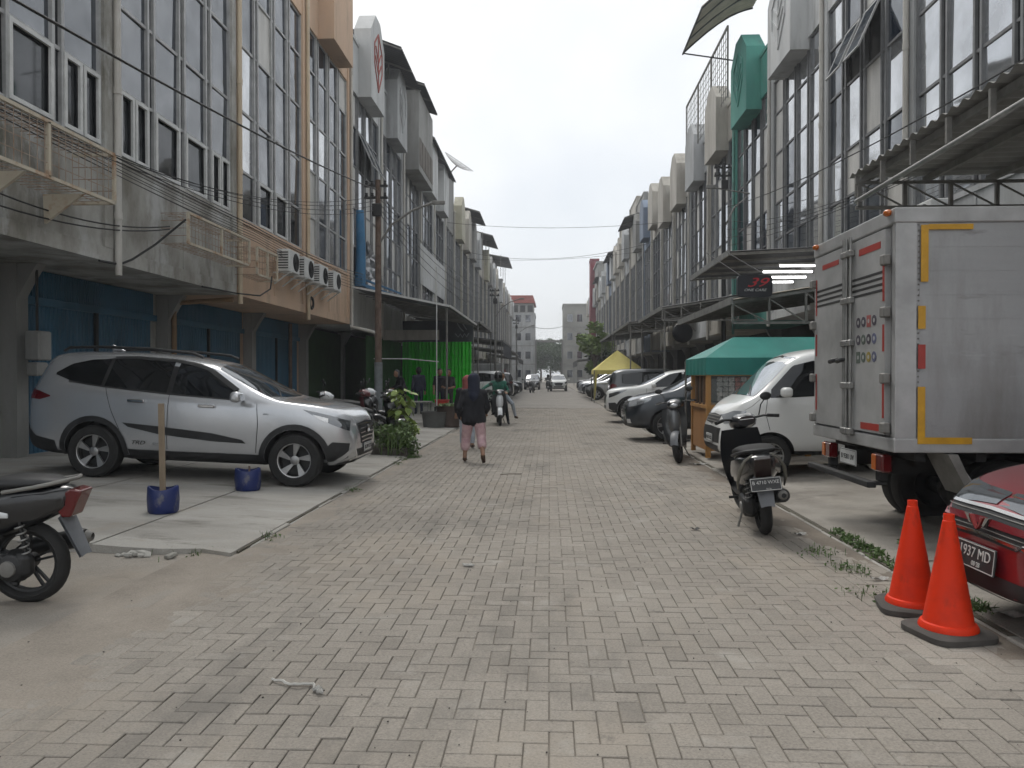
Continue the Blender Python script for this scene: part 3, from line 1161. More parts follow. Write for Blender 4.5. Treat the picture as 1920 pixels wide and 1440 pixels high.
def car(name, label, sp, pm, loc, yaw, cat='car', pitch=0.0, group=None, style=None, scr=SCREEN):
    t = thing(name, label, cat, loc, (0, pitch, yaw), group)
    b, tree = hull(sp, pm)
    b.parent = t
    for sd in (1, -1):
        for nm, top, bot, m in sp['side']:
            if m == 'arch':
                for ax in sp['axles']:
                    r = sp['wr'] + .057
                    a0, a1 = top
                    decal(tree, 'y', arc(ax, sp['wr'], r + bot, a0, a1), arc(ax, sp['wr'], r + .001, a0, a1), .012, 20, 1, sd).build(nm, PLASTIC, t, smooth=50)
            elif nm == 'seam':
                decal(tree, 'y', [(p[0] - .004, p[1]) for p in top], [(p[0] + .004, p[1]) for p in top], .0035, 10, 1, sd).build(nm, SEAM, t)
            else:
                decal(tree, 'y', top, bot, .003 if nm == 'window_surround' else .0055 if nm != 'rain_visor' else .009, 44 if nm in ('window_surround', 'rain_visor') else 20, 5, sd).build(nm, pm if m == 'paint' else m, t, smooth=50)
        for ax in sp['axles']:
            w = itp(sp['w'], ax)
            put_wheel(t, ax, sd * (w - .115), sp['wr'], sp['wr'], .21, sp['rim'], style or sp['style'], ALLOY if sp.get('alloy', 1) else STEEL, sd)
        if 'mirror' in sp:
            mx_, mz = sp['mirror']
            w = itp(sp['w'], mx_)
            mb = MB().cbox(-.07, .07, 0, .20, -.065, .075, .03)
            mb.box(-.02, .03, -.10, .02, -.05, -.02)
            mm = mb.build('wing_mirror', pm, t, smooth=40, loc=(mx_, sd * (w + .06), mz), bevel=.015)
            mm.scale = (1, sd, 1)
        if 'handles' in sp:
            for hx, hz in sp['handles']:
                w = itp(sp['w'], hx)
                MB().cbox(hx - .11, hx + .11, sd * (w + .012) - .018, sd * (w + .012) + .018, hz - .02, hz + .02, .008).build('door_handle', CHROME if sp.get('chrome_h') else pm, t)
    for nm, ax, top, bot, m in sp['ends']:
        decal(tree, ax, top, bot, .005, 16, 5).build(nm, pm if m == 'paint' else (scr if m == 'screen' else m), t, smooth=50)
    return t, tree


# ---- compact sport-utility car (silver one, and dark / white relatives)
SUV = dict(
    xs=[0, .02, .07, .14, .24, .36, .55, .9, 1.3, 1.7, 2.1, 2.38, 2.52, 2.75, 3.1, 3.36, 3.5, 3.7, 3.95, 4.15, 4.28, 4.36, 4.41, 4.435],
    top=[(0, .72), (.02, .95), (.07, 1.24), (.14, 1.47), (.24, 1.63), (.36, 1.66), (.55, 1.675), (.9, 1.685), (1.5, 1.69), (2.1, 1.655), (2.5, 1.585), (2.75, 1.46), (3.1, 1.275), (3.36, 1.145), (3.5, 1.12), (3.95, 1.085), (4.15, 1.05), (4.28, 1.005), (4.36, .945), (4.41, .85), (4.435, .68)],
    belt=[(0, .9), (.07, 1.08), (.3, 1.22), (.9, 1.185), (2.0, 1.13), (2.9, 1.085), (3.36, 1.075), (3.5, 1.05), (3.95, 1.01), (4.28, .93), (4.435, .62)],
    bot=[(0, .42), (.07, .32), (.3, .26), (1, .235), (3.4, .235), (4.1, .25), (4.3, .28), (4.435, .36)],
    w=[(0, .58), (.02, .66), (.07, .74), (.14, .775), (.3, .81), (.8, .84), (1.5, .8475), (3.3, .8475), (3.7, .84), (4.0, .815), (4.2, .755), (4.32, .68), (4.4, .60), (4.435, .50)],
    roof=[(0, .5), (.14, .55), (.36, .585), (.9, .60), (2.0, .605), (2.5, .60), (3.0, .66), (3.36, .73), (3.7, .73), (4.15, .66), (4.435, .40)],
    axles=[1.0, 3.685], wr=.345, rim=.222, style='swirl', chrome_h=1,
    mirror=(2.98, 1.14), handles=[(1.58, 1.035), (2.52, 1.005)],
    side=[
        ('window_surround', [(.62, 1.49), (1.15, 1.58), (1.45, 1.595), (2.0, 1.575), (2.3, 1.525), (2.5, 1.46), (2.98, 1.155)], [(.62, 1.26), (1.15, 1.205), (1.45, 1.18), (2.0, 1.145), (2.3, 1.13), (2.5, 1.118), (2.98, 1.10)], SEAM),
        ('quarter_window', [(.42, 1.36), (.60, 1.48), (.85, 1.545), (1.12, 1.565)], [(.42, 1.335), (.62, 1.27), (.85, 1.235), (1.07, 1.215)], CARGLASS),
        ('rear_door_window', [(1.17, 1.57), (1.45, 1.585), (1.72, 1.58), (1.98, 1.565)], [(1.12, 1.21), (1.4, 1.185), (1.7, 1.165), (1.96, 1.15)], CARGLASS),
        ('front_door_window', [(2.05, 1.56), (2.25, 1.535), (2.45, 1.485), (2.72, 1.33), (2.98, 1.155)], [(2.03, 1.145), (2.3, 1.13), (2.55, 1.12), (2.8, 1.11), (2.98, 1.105)], CARGLASS),
        ('rain_visor', [(1.15, 1.597), (1.45, 1.612), (2.0, 1.592), (2.3, 1.545), (2.5, 1.478), (2.9, 1.235)], [(1.165, 1.56), (1.45, 1.574), (2.0, 1.552), (2.27, 1.508), (2.44, 1.452), (2.84, 1.205)], BLACKM),
        ('window_trim', [(.62, 1.265), (1.1, 1.212), (2.0, 1.148), (2.98, 1.1)], [(.62, 1.245), (1.1, 1.192), (2.0, 1.128), (2.98, 1.085)], BLACKM),
        ('wheel_arch_trim', (-18, 198), .07, 'arch'),
        ('side_sill_trim', [(1.38, .40), (2.2, .395), (3.28, .40)], [(1.40, .25), (2.2, .25), (3.26, .25)], PLASTIC),
        ('door_moulding', [(1.40, .745), (1.9, .715), (2.6, .655), (3.0, .585)], [(1.48, .69), (1.9, .61), (2.6, .55), (3.05, .54)], PLASTIC),
        ('bumper_trim', [(.03, .72), (.10, .62), (.2, .52), (.47, .47)], [(.03, .45), (.10, .38), (.2, .33), (.50, .30)], PLASTIC),
        ('front_bumper_trim', [(4.06, .40), (4.10, .54), (4.16, .60), (4.36, .585)], [(4.06, .27), (4.10, .28), (4.16, .29), (4.34, .40)], PLASTIC),
        ('tail_light', [(.015, 1.11), (.10, 1.14), (.25, 1.11), (.40, 1.06)], [(.01, 1.03), (.10, 1.01), (.25, 1.00), (.40, 1.045)], TAILR),
        ('headlight', [(3.77, 1.01), (3.95, .98), (4.15, .935), (4.34, .875)], [(3.80, .995), (3.98, .905), (4.15, .825), (4.35, .745)], LAMPD),
        ('seam', [(2.02, 1.56), (2.0, 1.0), (2.0, .42)], 0, 0),
        ('seam', [(3.17, 1.06), (3.20, .8), (3.18, .42)], 0, 0),
        ('seam', [(1.14, 1.2), (1.24, .9), (1.36, .65)], 0, 0),
    ],
    ends=[
        ('windscreen', 'z', [(2.56, -.56), (2.54, -.3), (2.53, 0), (2.54, .3), (2.56, .56)], [(3.30, -.68), (3.37, -.35), (3.39, 0), (3.37, .35), (3.30, .68)], 'screen'),
        ('grille', 'x', [(-.44, .83), (0, .86), (.44, .83)], [(-.30, .56), (0, .545), (.30, .56)], PLASTIC),
        ('lower_grille', 'x', [(-.5, .50), (0, .50), (.5, .50)], [(-.42, .40), (0, .40), (.42, .40)], PLASTIC),
        ('rear_window', 'X', [(-.5, 1.52), (0, 1.55), (.5, 1.52)], [(-.58, 1.18), (0, 1.17), (.58, 1.18)], CARGLASS),
    ])
carz = groundz(-3.32)
pit = math.atan2(groundz(-6.0) - groundz(-3.32), 2.69)
# nose towards +X (the road); x is measured from the tail
suv, tree = car('parked_car', 'silver sport-utility car with black mouldings parked across the left apron', SUV, SILVER, (-7.0, 10.62, groundz(-6.0) + 1.0 * math.tan(pit)), 0, pitch=pit)
# chrome bars on the grille, skid bar, badge, plate, antenna fin, lettering
for z_, hw in ((.81, .42), (.755, .39), (.70, .36), (.645, .33), (.59, .30)):
    decal(tree, 'x', [(-hw, z_ + .009), (0, z_ + .019), (hw, z_ + .009)], [(-hw, z_ - .009), (0, z_ + .001), (hw, z_ - .009)], .012, 12, 1).build('grille_bar', CHROME, suv)
MB().lathe([(.055, 0), (.06, .012), (.045, .018), (.042, .006)], 20, (4.44, 0, .745), 'x').build('emblem', CHROME, suv, smooth=40)
for sd in (1, -1):
    decal(tree, 'y', [(4.00, .345), (4.16, .345), (4.30, .44), (4.40, .545)], [(4.00, .305), (4.17, .305), (4.31, .395), (4.41, .505)], .016, 14, 1, sd).build('bumper_blade', SILVER, suv)
    decal(tree, 'y', [(3.90, .95), (4.02, .925), (4.10, .905)], [(3.95, .91), (4.04, .87), (4.10, .85)], .009, 6, 2, sd).build('headlight_reflector', CHROME, suv)
decal(tree, 'x', [(-.42, .36), (0, .37), (.42, .36)], [(-.40, .29), (0, .29), (.40, .29)], .012, 10, 2).build('skid_plate', SILVER, suv, smooth=50)
plate(suv, 'B 2391 SZX', None, (4.452, 0, .50), (R(90), 0, R(90)), .40, .12, PLATEW, INKB)
MB().prism([(0, 0), (.2, 0), (.02, .085), (0, .085)], -.02, .02, 'xz').build('antenna_fin', SILVER, suv, loc=(.75, .0, 1.685), bevel=.01)
text('TRD', .072, INKB, suv, (1.62, -.852, .49), (R(90), 0, 0), 'side_lettering', shear=.3, sx=1.35)
text('Sportivo', .055, mat('grey_ink', (.22, .23, .24), .6, obj=True), suv, (1.90, -.852, .485), (R(90), 0, 0), 'side_lettering', shear=.3)
text('VVT-i', .03, INKB, suv, (3.30, -.852, .93), (R(90), 0, 0), 'side_lettering', shear=.3)
for sd in (1, -1):
    MB().tube([(.42, sd * .565, 1.655), (.50, sd * .575, 1.70), (.95, sd * .60, 1.722), (1.6, sd * .605, 1.722), (2.2, sd * .60, 1.685), (2.34, sd * .59, 1.635)], .02, 8).build('roof_rail', BLACKM, suv, smooth=60)
# wiper
MB().tube([(3.36, -.45, 1.15), (3.2, -.1, 1.235)], .008, 6).build('wiper', BLACKM, suv)
# ---- small cab-forward van
VAN = dict(
    xs=[0, .02, .06, .14, .3, .8, 1.5, 2.2, 2.7, 2.95, 3.12, 3.3, 3.5, 3.62, 3.75, 3.9, 3.98, 4.03, 4.05],
    top=[(0, 1.0), (.02, 1.5), (.06, 1.72), (.14, 1.83), (.3, 1.87), (1.5, 1.885), (2.5, 1.87), (2.8, 1.83), (3.0, 1.76), (3.12, 1.66), (3.3, 1.45), (3.5, 1.23), (3.62, 1.14), (3.75, 1.08), (3.9, .98), (3.98, .88), (4.03, .76), (4.05, .62)],
    belt=[(0, .9), (.06, 1.12), (.3, 1.16), (2.5, 1.14), (3.2, 1.10), (3.5, 1.06), (3.75, .98), (4.05, .56)],
    bot=[(0, .45), (.06, .33), (.3, .28), (3.6, .28), (3.95, .26), (4.05, .34)],
    w=[(0, .62), (.02, .74), (.06, .79), (.14, .815), (.5, .8325), (3.2, .8325), (3.6, .81), (3.85, .75), (3.98, .69), (4.05, .58)],
    roof=[(0, .5), (.06, .6), (.3, .66), (2.6, .66), (3.1, .64), (3.5, .70), (3.75, .70), (4.05, .45)],
    axles=[.72, 3.36], wr=.29, rim=.185, style='ten', alloy=0, mirror=(3.20, 1.20), handles=[(2.45, .98)],
    side=[
        ('cab_window', [(2.42, 1.66), (2.75, 1.65), (3.02, 1.58), (3.34, 1.24)], [(2.42, 1.16), (2.75, 1.145), (3.02, 1.13), (3.36, 1.12)], CARGLASS),
        ('sliding_door_window', [(1.40, 1.66), (2.3, 1.66)], [(1.40, 1.17), (2.3, 1.16)], CARGLASS),
        ('rear_side_window', [(.30, 1.66), (1.3, 1.66)], [(.30, 1.17), (1.3, 1.17)], CARGLASS),
        ('headlight', [(3.70, .93), (3.85, .93), (3.97, .86)], [(3.72, .82), (3.86, .76), (3.98, .74)], LAMPG),
        ('side_sill_trim', [(1.1, .35), (2.95, .35)], [(1.1, .29), (2.95, .29)], PLASTIC),
        ('seam', [(3.40, 1.14), (3.44, .9), (3.38, .66)], 0, 0),
        ('seam', [(2.37, 1.7), (2.36, .36)], 0, 0),
        ('seam', [(3.50, 1.10), (3.62, 1.0), (3.72, .94)], 0, 0),
    ],
    ends=[
        ('windscreen', 'x', [(-.60, 1.70), (0, 1.745), (.60, 1.70)], [(-.68, 1.14), (0, 1.15), (.68, 1.14)], 'screen'),
        ('grille', 'x', [(-.42, .85), (0, .87), (.42, .85)], [(-.40, .73), (0, .72), (.40, .73)], PLASTIC),
        ('bumper_trim', 'x', [(-.56, .67), (0, .68), (.56, .67)], [(-.54, .45), (0, .44), (.54, .45)], PLASTIC),
        ('lower_grille', 'x', [(-.5, .41), (0, .41), (.5, .41)], [(-.46, .33), (0, .32), (.46, .33)], PLASTIC),
    ])
van, vt = car('cargo_van', 'dusty white cab-forward van beside the box truck', VAN, WHITEP, (6.52, 11.93, groundz(4) - .02), math.pi, 'van',
              scr=glass('bright_windscreen', (.10, .115, .115), .42, .03))
for z_ in (.835, .79, .75):
    decal(vt, 'x', [(-.40, z_ + .008), (0, z_ + .013), (.40, z_ + .008)], [(-.40, z_ - .008), (0, z_ - .003), (.40, z_ - .008)], .012, 8, 1).build('grille_bar', GREYSTEEL, van)
plate(van, 'B 9217 UCD', None, (4.07, 0, .50), (R(90), 0, R(90)), .40, .12, PLATEW, INKB)
MB().tube([(3.60, .5, 1.17), (3.47, .1, 1.29)], .009, 6).build('wiper', BLACKM, van)

# ---- people carrier: used for the maroon, charcoal and dark grey cars
MPV = dict(
    xs=[0, .02, .07, .16, .3, .55, 1.0, 1.6, 2.2, 2.6, 2.8, 3.05, 3.4, 3.62, 3.8, 4.05, 4.3, 4.45, 4.54, 4.58, 4.6],
    top=[(0, .8), (.02, 1.1), (.07, 1.35), (.16, 1.58), (.3, 1.68), (.55, 1.72), (1.6, 1.745), (2.2, 1.72), (2.6, 1.66), (2.8, 1.59), (3.05, 1.44), (3.4, 1.23), (3.62, 1.12), (3.8, 1.085), (4.05, 1.04), (4.3, .98), (4.45, .92), (4.54, .83), (4.58, .74), (4.6, .62)],
    belt=[(0, .9), (.07, 1.08), (.4, 1.12), (2.0, 1.08), (3.4, 1.03), (3.8, 1.0), (4.3, .89), (4.6, .58)],
    bot=[(0, .42), (.07, .3), (.4, .24), (3.9, .22), (4.4, .23), (4.6, .30)],
    w=[(0, .66), (.02, .74), (.07, .80), (.3, .86), (.9, .885), (3.4, .885), (3.9, .87), (4.2, .82), (4.4, .74), (4.53, .65), (4.6, .52)],
    roof=[(0, .5), (.16, .58), (.5, .62), (2.5, .63), (3.1, .68), (3.62, .76), (4.1, .72), (4.6, .42)],
    axles=[.95, 3.70], wr=.33, rim=.215, style='twin', mirror=(3.12, 1.10), handles=[(1.75, .98), (2.72, .96)],
    side=[
        ('window_surround', [(.45, 1.50), (1.2, 1.60), (2.3, 1.59), (2.7, 1.50), (3.22, 1.14)], [(.45, 1.17), (1.2, 1.14), (2.3, 1.10), (2.7, 1.085), (3.22, 1.07)], SEAM),
        ('quarter_window', [(.48, 1.47), (.8, 1.56), (1.22, 1.585)], [(.48, 1.19), (.8, 1.165), (1.18, 1.15)], CARGLASS),
        ('rear_door_window', [(1.28, 1.585), (1.7, 1.595), (2.12, 1.585)], [(1.26, 1.145), (1.7, 1.13), (2.12, 1.115)], CARGLASS),
        ('front_door_window', [(2.18, 1.58), (2.45, 1.545), (2.75, 1.43), (3.18, 1.14)], [(2.18, 1.112), (2.5, 1.10), (2.8, 1.09), (3.18, 1.08)], CARGLASS),
        ('tail_light', [(.02, 1.10), (.12, 1.16), (.25, 1.12)], [(.02, .84), (.12, .82), (.25, .88)], TAILR),
        ('headlight', [(4.02, .965), (4.2, .925), (4.38, .885), (4.50, .83)], [(4.06, .90), (4.2, .83), (4.38, .765), (4.52, .73)], LAMPG),
        ('side_sill_trim', [(1.32, .30), (3.3, .29)], [(1.32, .23), (3.3, .23)], PLASTIC),
        ('seam', [(2.15, 1.55), (2.16, .9), (2.14, .32)], 0, 0),
        ('seam', [(3.32, 1.03), (3.36, .7), (3.30, .32)], 0, 0),
        ('seam', [(1.24, 1.14), (1.32, .8), (1.36, .60)], 0, 0),
    ],
    ends=[
        ('windscreen', 'z', [(2.86, -.57), (2.84, 0), (2.86, .57)], [(3.54, -.72), (3.63, 0), (3.54, .72)], 'screen'),
        ('grille', 'x', [(-.38, .84), (0, .87), (.38, .84)], [(-.32, .55), (0, .54), (.32, .55)], PLASTIC),
        ('lower_grille', 'x', [(-.55, .44), (0, .44), (.55, .44)], [(-.5, .32), (0, .32), (.5, .32)], PLASTIC),
        ('rear_window', 'X', [(-.55, 1.56), (0, 1.59), (.55, 1.56)], [(-.62, 1.14), (0, 1.13), (.62, 1.14)], CARGLASS),
        ('rear_bumper_trim', 'X', [(-.6, .52), (0, .52), (.6, .52)], [(-.55, .42), (0, .42), (.55, .42)], PLASTIC),
    ])
blk, bt = car('parked_car', 'charcoal people carrier with chrome grille behind the silver-fronted scooter', MPV, BLACKP, (6.35, 18.35, groundz(4) - .03), math.pi, 'car')
for z_, hw in ((.82, .36), (.76, .35), (.70, .34), (.64, .33), (.58, .32)):
    decal(bt, 'x', [(-hw, z_ + .007), (0, z_ + .017), (hw, z_ + .007)], [(-hw, z_ - .007), (0, z_ + .003), (hw, z_ - .007)], .012, 10, 1).build('grille_bar', CHROME, blk)
for sd in (-1, 1):
    decal(bt, 'x', [(sd * .40, .86), (sd * .43, .7), (sd * .37, .52)], [(sd * .36, .86), (sd * .39, .7), (sd * .335, .52)], .014, 8, 1).build('grille_surround', CHROME, blk)
    decal(bt, 'y', [(4.20, .89), (4.34, .86)], [(4.22, .82), (4.36, .78)], .010, 5, 2, sd).build('headlight_reflector', CHROME, blk)
    decal(bt, 'x', [(sd * .58, .46), (sd * .66, .46)], [(sd * .58, .37), (sd * .66, .37)], .012, 4, 3).build('fog_lamp', TAILW, blk)
plate(blk, 'B 1428 KRT', None, (4.615, 0, .45), (R(90), 0, R(90)), .40, .12, PLATEW, INKB)

# maroon car cut by the right edge of the frame: wide grille in a chrome V frame
ZS = .86


def zs(pl, k=None):
    return [(p[0], p[1] * (k or ZS)) for p in pl]


def zd(pl):
    return zs(pl, .775)


RM = dict(MPV)
for k in ('top', 'belt', 'bot'):
    RM[k] = zs(MPV[k])
RM['w'] = [(a, b * .945 - (.09 if a > 4.3 else .03 if a > 3.9 else 0)) for a, b in MPV['w']]
RM['wr'] = .30
RM['rim'] = .195
RM['mirror'] = (3.12, .95)
RM['handles'] = [(1.75, .84), (2.72, .825)]
RM['side'] = []
for q in MPV['side']:
    if q[0] == 'headlight':
        q = ('headlight', [(4.00, .99), (4.2, .965), (4.40, .93), (4.50, .89)], [(4.02, .93), (4.2, .885), (4.40, .83), (4.52, .81)], LAMPD)
    RM['side'].append((q[0], zs(q[1]), zs(q[2]) if q[2] else 0, q[3]))
RM['ends'] = [MPV['ends'][0],
              ('grille', 'x', zd([(-.62, .90), (0, .93), (.62, .90)]), zd([(-.34, .69), (0, .70), (.34, .69)]), PLASTIC),
              ('lower_grille', 'x', zd([(-.52, .47), (0, .47), (.52, .47)]), zd([(-.46, .34), (0, .34), (.46, .34)]), PLASTIC)] + [(q[0], q[1], zs(q[2]), zs(q[3]), q[4]) for q in MPV['ends'][3:]]
red, rt = car('parked_car', 'maroon car with chrome-framed grille, cut off by the right edge', RM, REDP, (7.08, 4.55, groundz(3.0) - .02), math.pi, 'car')
for hw, z_ in ((.60, .905), (.42, .725)):
    decal(rt, 'x', zd([(-hw, z_), (0, z_ + .02), (hw, z_)]), zd([(-hw, z_ - .02), (0, z_), (hw, z_ - .02)]), .014, 14, 1).build('grille_surround', CHROME, red)
decal(rt, 'x', zd([(-.56, .83), (0, .85), (.56, .83)]), zd([(-.50, .79), (0, .80), (.50, .79)]), .014, 14, 1).build('grille_bar', REDP, red)
for hw, z_ in ((.56, .87), (.50, .765), (.44, .735)):
    decal(rt, 'x', zd([(-hw, z_), (0, z_ + .012), (hw, z_)]), zd([(-hw, z_ - .006), (0, z_ + .006), (hw, z_ - .006)]), .011, 14, 1).build('grille_bar', GREYSTEEL, red)
decal(rt, 'x', [(-.6, .255), (0, .255), (.6, .255)], [(-.56, .235), (0, .235), (.56, .235)], .012, 12, 1).build('bumper_lip', CHROME, red)
for sd in (-1, 1):
    decal(rt, 'x', zd([(sd * .62, .91), (sd * .50, .80), (sd * .36, .70)]), zd([(sd * .595, .91), (sd * .475, .80), (sd * .335, .70)]), .015, 10, 1).build('grille_surround', CHROME, red)
    # winged badge: two slanted bars a side
    mb = MB()
    mb.prism(zd([(sd * .005, .765), (sd * .03, .79), (sd * .075, .865), (sd * .05, .865)]), 0, .02, 'yz')
    mb.build('badge', mat('badge_red', (.35, .05, .05), .25, metal=.4, obj=True), red, loc=(4.605, 0, 0))
    mb = MB()
    mb.prism(zd([(sd * .055, .80), (sd * .075, .80), (sd * .125, .868), (sd * .09, .868)]), 0, .022, 'yz')
    mb.build('badge', CHROME, red, loc=(4.60, 0, 0))
plate(red, '1937 MD', '08·28', (4.625, 0, .435), (R(84), 0, R(90)), .40, .15, PLATEB, INKW, .085)

# white crossover, dark van seen from behind, then the cars that line the street further on
CRS = dict(SUV)
CRS['side'] = [q for q in SUV['side'] if q[0] not in ('door_moulding', 'rain_visor', 'roof_rail', 'bumper_trim')]
CRS['style'] = 'twin'
wht, wtree = car('parked_car', 'white crossover nosing out beyond the charcoal people carrier', CRS, WHITEP, (6.25, 25.3, groundz(4) - .03), math.pi, 'car')
dgv = dup(blk, (2.25, 29.6, groundz(4) - .03), (0, 0, 0), 'dark grey van parked tail-out beside the yellow tent')
recolor(dgv, BLACKP, DGREYP)
FAR = [  # source, colour, x, y, yaw, label
    (wht, SILVER, 6.6, 46.6, 172, 'silver crossover just past the yellow tent'),
    (blk, BLACK2, 6.7, 49.6, 170, 'black people carrier behind the silver crossover past the yellow tent'),
    (blk, SILVER, 6.6, 53.0, 172, 'silver people carrier, third car past the yellow tent'),
    (wht, WHITEP, 6.8, 57.0, 174, 'white crossover, fourth car past the yellow tent'),
    (blk, DGREYP, 6.9, 63.0, 178, 'dark grey people carrier, fifth car past the yellow tent'),
    (wht, BLACK2, 6.9, 70.0, 178, 'black crossover, farthest parked car on the right'),
    (wht, BLACK2, -2.1, 45.5, 180, 'black crossover with red tail lights past the green curtain'),
    (blk, WHITEP, -2.3, 42.2, 180, 'white people carrier tail-out just past the green curtain'),
    (blk, BLACK2, -6.6, 51.5, 4, 'black people carrier nosing out past the tail-lit crossover'),
    (wht, DGREYP, -6.4, 56.5, 4, 'dark grey crossover nosing out on the left, before the red truck'),
    (wht, WHITEP, .9, 79.0, -90, 'white car driving towards the camera far down the road'),
    (blk, BLACK2, -1.9, 88.0, -90, 'black car far down the left side of the road'),
]
for src, pm, x, y_, yw, lab in FAR:
    c = dup(src, (x, y_, 0 if abs(x) < 2 and abs(yw) == 90 else groundz(4) - .03), (0, 0, R(yw)), lab, None)
    recolor(c, WHITEP if src == wht else BLACKP, pm)

# ------------------------------------------------------------------ aluminium box truck, tail towards the street
BOXA = mat('brushed_box_aluminium', (0.35, 0.355, 0.36), 0.45, metal=.4, scale=1.0, col2=(.29, .295, .30), stretch=(.2, 1, 2.2), fine=.03, stains=[((.17, .16, .145), 1.6, .50, .70, .65, (1, 1, .2)), ((.13, .12, .11), 5, .6, .72, .5, (.4, 1, 1.5)), ((.46, .47, .48), 4, .6, .72, .4, (.3, 1, 2))])
BOXT = mat('box_trim_aluminium', (0.47, 0.475, 0.475), 0.45, metal=.3, scale=2, stains=[((.22, .21, .19), 2.2, .54, .74, .5, (1, 1, .25))])
TAPEY = mat('amber_reflective_tape', (0.60, 0.32, 0.015), 0.45, scale=6, var=.14)
TAPER = mat('red_reflective_tape', (0.34, 0.035, 0.025), 0.45, scale=6, var=.08)
CHAS = mat('chassis_black', (0.02, 0.02, 0.021), 0.75, scale=5)
X0, X1, YN, YF, ZB, ZT = 2.87, 6.05, 6.55, 8.47, .86, 2.90
tr = thing('box_truck', 'aluminium box truck with amber tape on its side, tail to the street', 'truck', (X0, (YN + YF) / 2, 0))
O = Vector((X0, (YN + YF) / 2, 0))
hw = (YF - YN) / 2
bx = MB().box(.03, X1 - X0, -hw, hw, ZB + .02, ZT - .02).build('box_body', BOXA, tr)
# corrugated side sheet: shallow horizontal ribs
for k in range(9):
    z_ = ZB + .125 + k * .198
    MB().box(.2, X1 - X0 - .02, -hw - .002, -hw - .0005, z_, z_ + .195).build('side_panel', BOXA, bx)
for a, b, c, d in ((0, .17, -hw - .012, -hw + .05), (0, .12, hw - .05, hw + .012), (X1 - X0 - .1, X1 - X0 + .01, -hw - .012, -hw + .05)):
    MB().box(a, b, c, d, ZB + .12, ZT - .13).build('corner_post', BOXT, tr)
for za, zb_ in ((ZT - .13, ZT), (ZB, ZB + .12)):
    MB().box(-.012, X1 - X0 + .012, -hw - .02, hw + .02, za, zb_).build('edge_rail', BOXT, tr, bevel=.012)
rv = MB()
for k in range(40):
    rv.sphere((.19, -hw - .006, ZB + .14 + k * .045), .007, 6, 4)
rv.build('rivets', GREYSTEEL, tr, kind='stuff')
# rear doors
for sd, (a, b) in ((0, (-hw + .14, -.06)), (1, (.06, hw - .08))):
    d = MB().box(-.02, .029, a, b, ZB + .14, ZT - .15).build('rear_door', BOXT, tr)
    for zz in (ZB + .20, ZB + .62, ZB + 1.18, ZB + 1.62):
        hy = a - .03 if sd == 0 else b + .03
        MB().cbox(-.065, .0, hy - .045, hy + .045, zz - .045, zz + .045, .01).build('hinge', GREYSTEEL, d)
    for k in range(4):
        MB().box(-.0225, -.0202, a + .02, b - .03, ZT - .52 - k * .052, ZT - .497 - k * .052).build('stripe', INKB, d)
    if sd == 0:
        tapes = [(a + .09, a + .55, ZT - .30, ZT - .24), (a + .10, a + .50, ZB + .16, ZB + .22)]
    else:
        tapes = [(b - .65, b - .2, ZT - .30, ZT - .25)]
    e = a + .012 if sd == 0 else b - .042
    for za, zb_ in ((ZB + .28, ZB + .66), (ZB + .85, ZB + 1.08), (ZB + 1.28, ZB + 1.66)):
        tapes.append((e, e + .035, za, zb_))
    for q in tapes:
        MB().box(-.023, -.0202, *q).build('reflective_tape', TAPER, d)
    for ly in ((-.03, -.13) if sd == 0 else (.03,)):
        rod = MB().tube([(-.045, ly, ZB + .08), (-.045, ly, ZT - .10)], .016, 8)
        for zz in (ZB + .12, ZB + .55, ZB + .95, ZB + 1.35, ZT - .25):
            rod.cbox(-.07, -.02, ly - .04, ly + .04, zz - .03, zz + .03, .008)
        rod.build('lock_rod', STEEL, tr, smooth=40)
    MB().tube([(-.05, -.02 if sd == 0 else .16, ZB + .80), (-.10, -.02 if sd == 0 else .16, ZB + .79), (-.10, .05 if sd == 0 else .24, ZB + .78)], .022, 8).build('door_lever', BLACKM, tr, smooth=40)
# row of small round notices on the right-hand door
IC = [mat('notice_' + n, c, .6) for n, c in (('dark', (.07, .06, .08)), ('red', (.36, .10, .09)), ('green', (.10, .13, .11)), ('blue', (.13, .14, .24)), ('yellow', (.34, .27, .06)))]
for r_, row in enumerate(((0, 0, 1, 0), (0, 2, 0, 3), (2, 2, 4, 3))):
    for c_, ic in enumerate(row):
        yy, zz = -.26 - c_ * .115, ZB + 1.13 - r_ * .16
        if (r_, c_) in ((0, 2), (2, 0)):
            mb = MB().box(-.0235, -.0205, yy - .042, yy + .042, zz - .052, zz + .052)
        else:
            mb = MB().lathe([(.047, -.0235), (.047, -.0205)], 16, (0, yy, zz), 'x')
        s_ = mb.build('notice', IC[ic], tr)
        MB().lathe([(.02, -.0245), (.02, -.0236)], 10, (0, yy, zz), 'x').build('notice_centre', BOXT, s_)
y_ = -hw - .0245
for a, b, c, d in ((.20, .26, ZT - .62, ZT - .15), (.2605, .62, ZT - .19, ZT - .145), (.18, .24, ZB + 1.03, ZB + 1.22), (.18, .24, ZB + .1305, ZB + .55), (.18, .62, ZB + .075, ZB + .13), (1.15, 1.6, ZT - .19, ZT - .145), (1.15, 1.6, ZB + .075, ZB + .13)):
    MB().box(a, b, y_, y_ + .004, c, d).build('reflective_tape', TAPEY, tr)
MB().box(.18, .24, y_, y_ + .004, ZB + .70, ZB + .90).build('reflective_tape', TAPER, tr)
for yy in (-hw + .08, hw - .1):
    MB().sphere((-.03, yy, ZT - .03), (.035, .05, .03), 10, 8).build('marker_lamp', AMBER, tr, smooth=60)
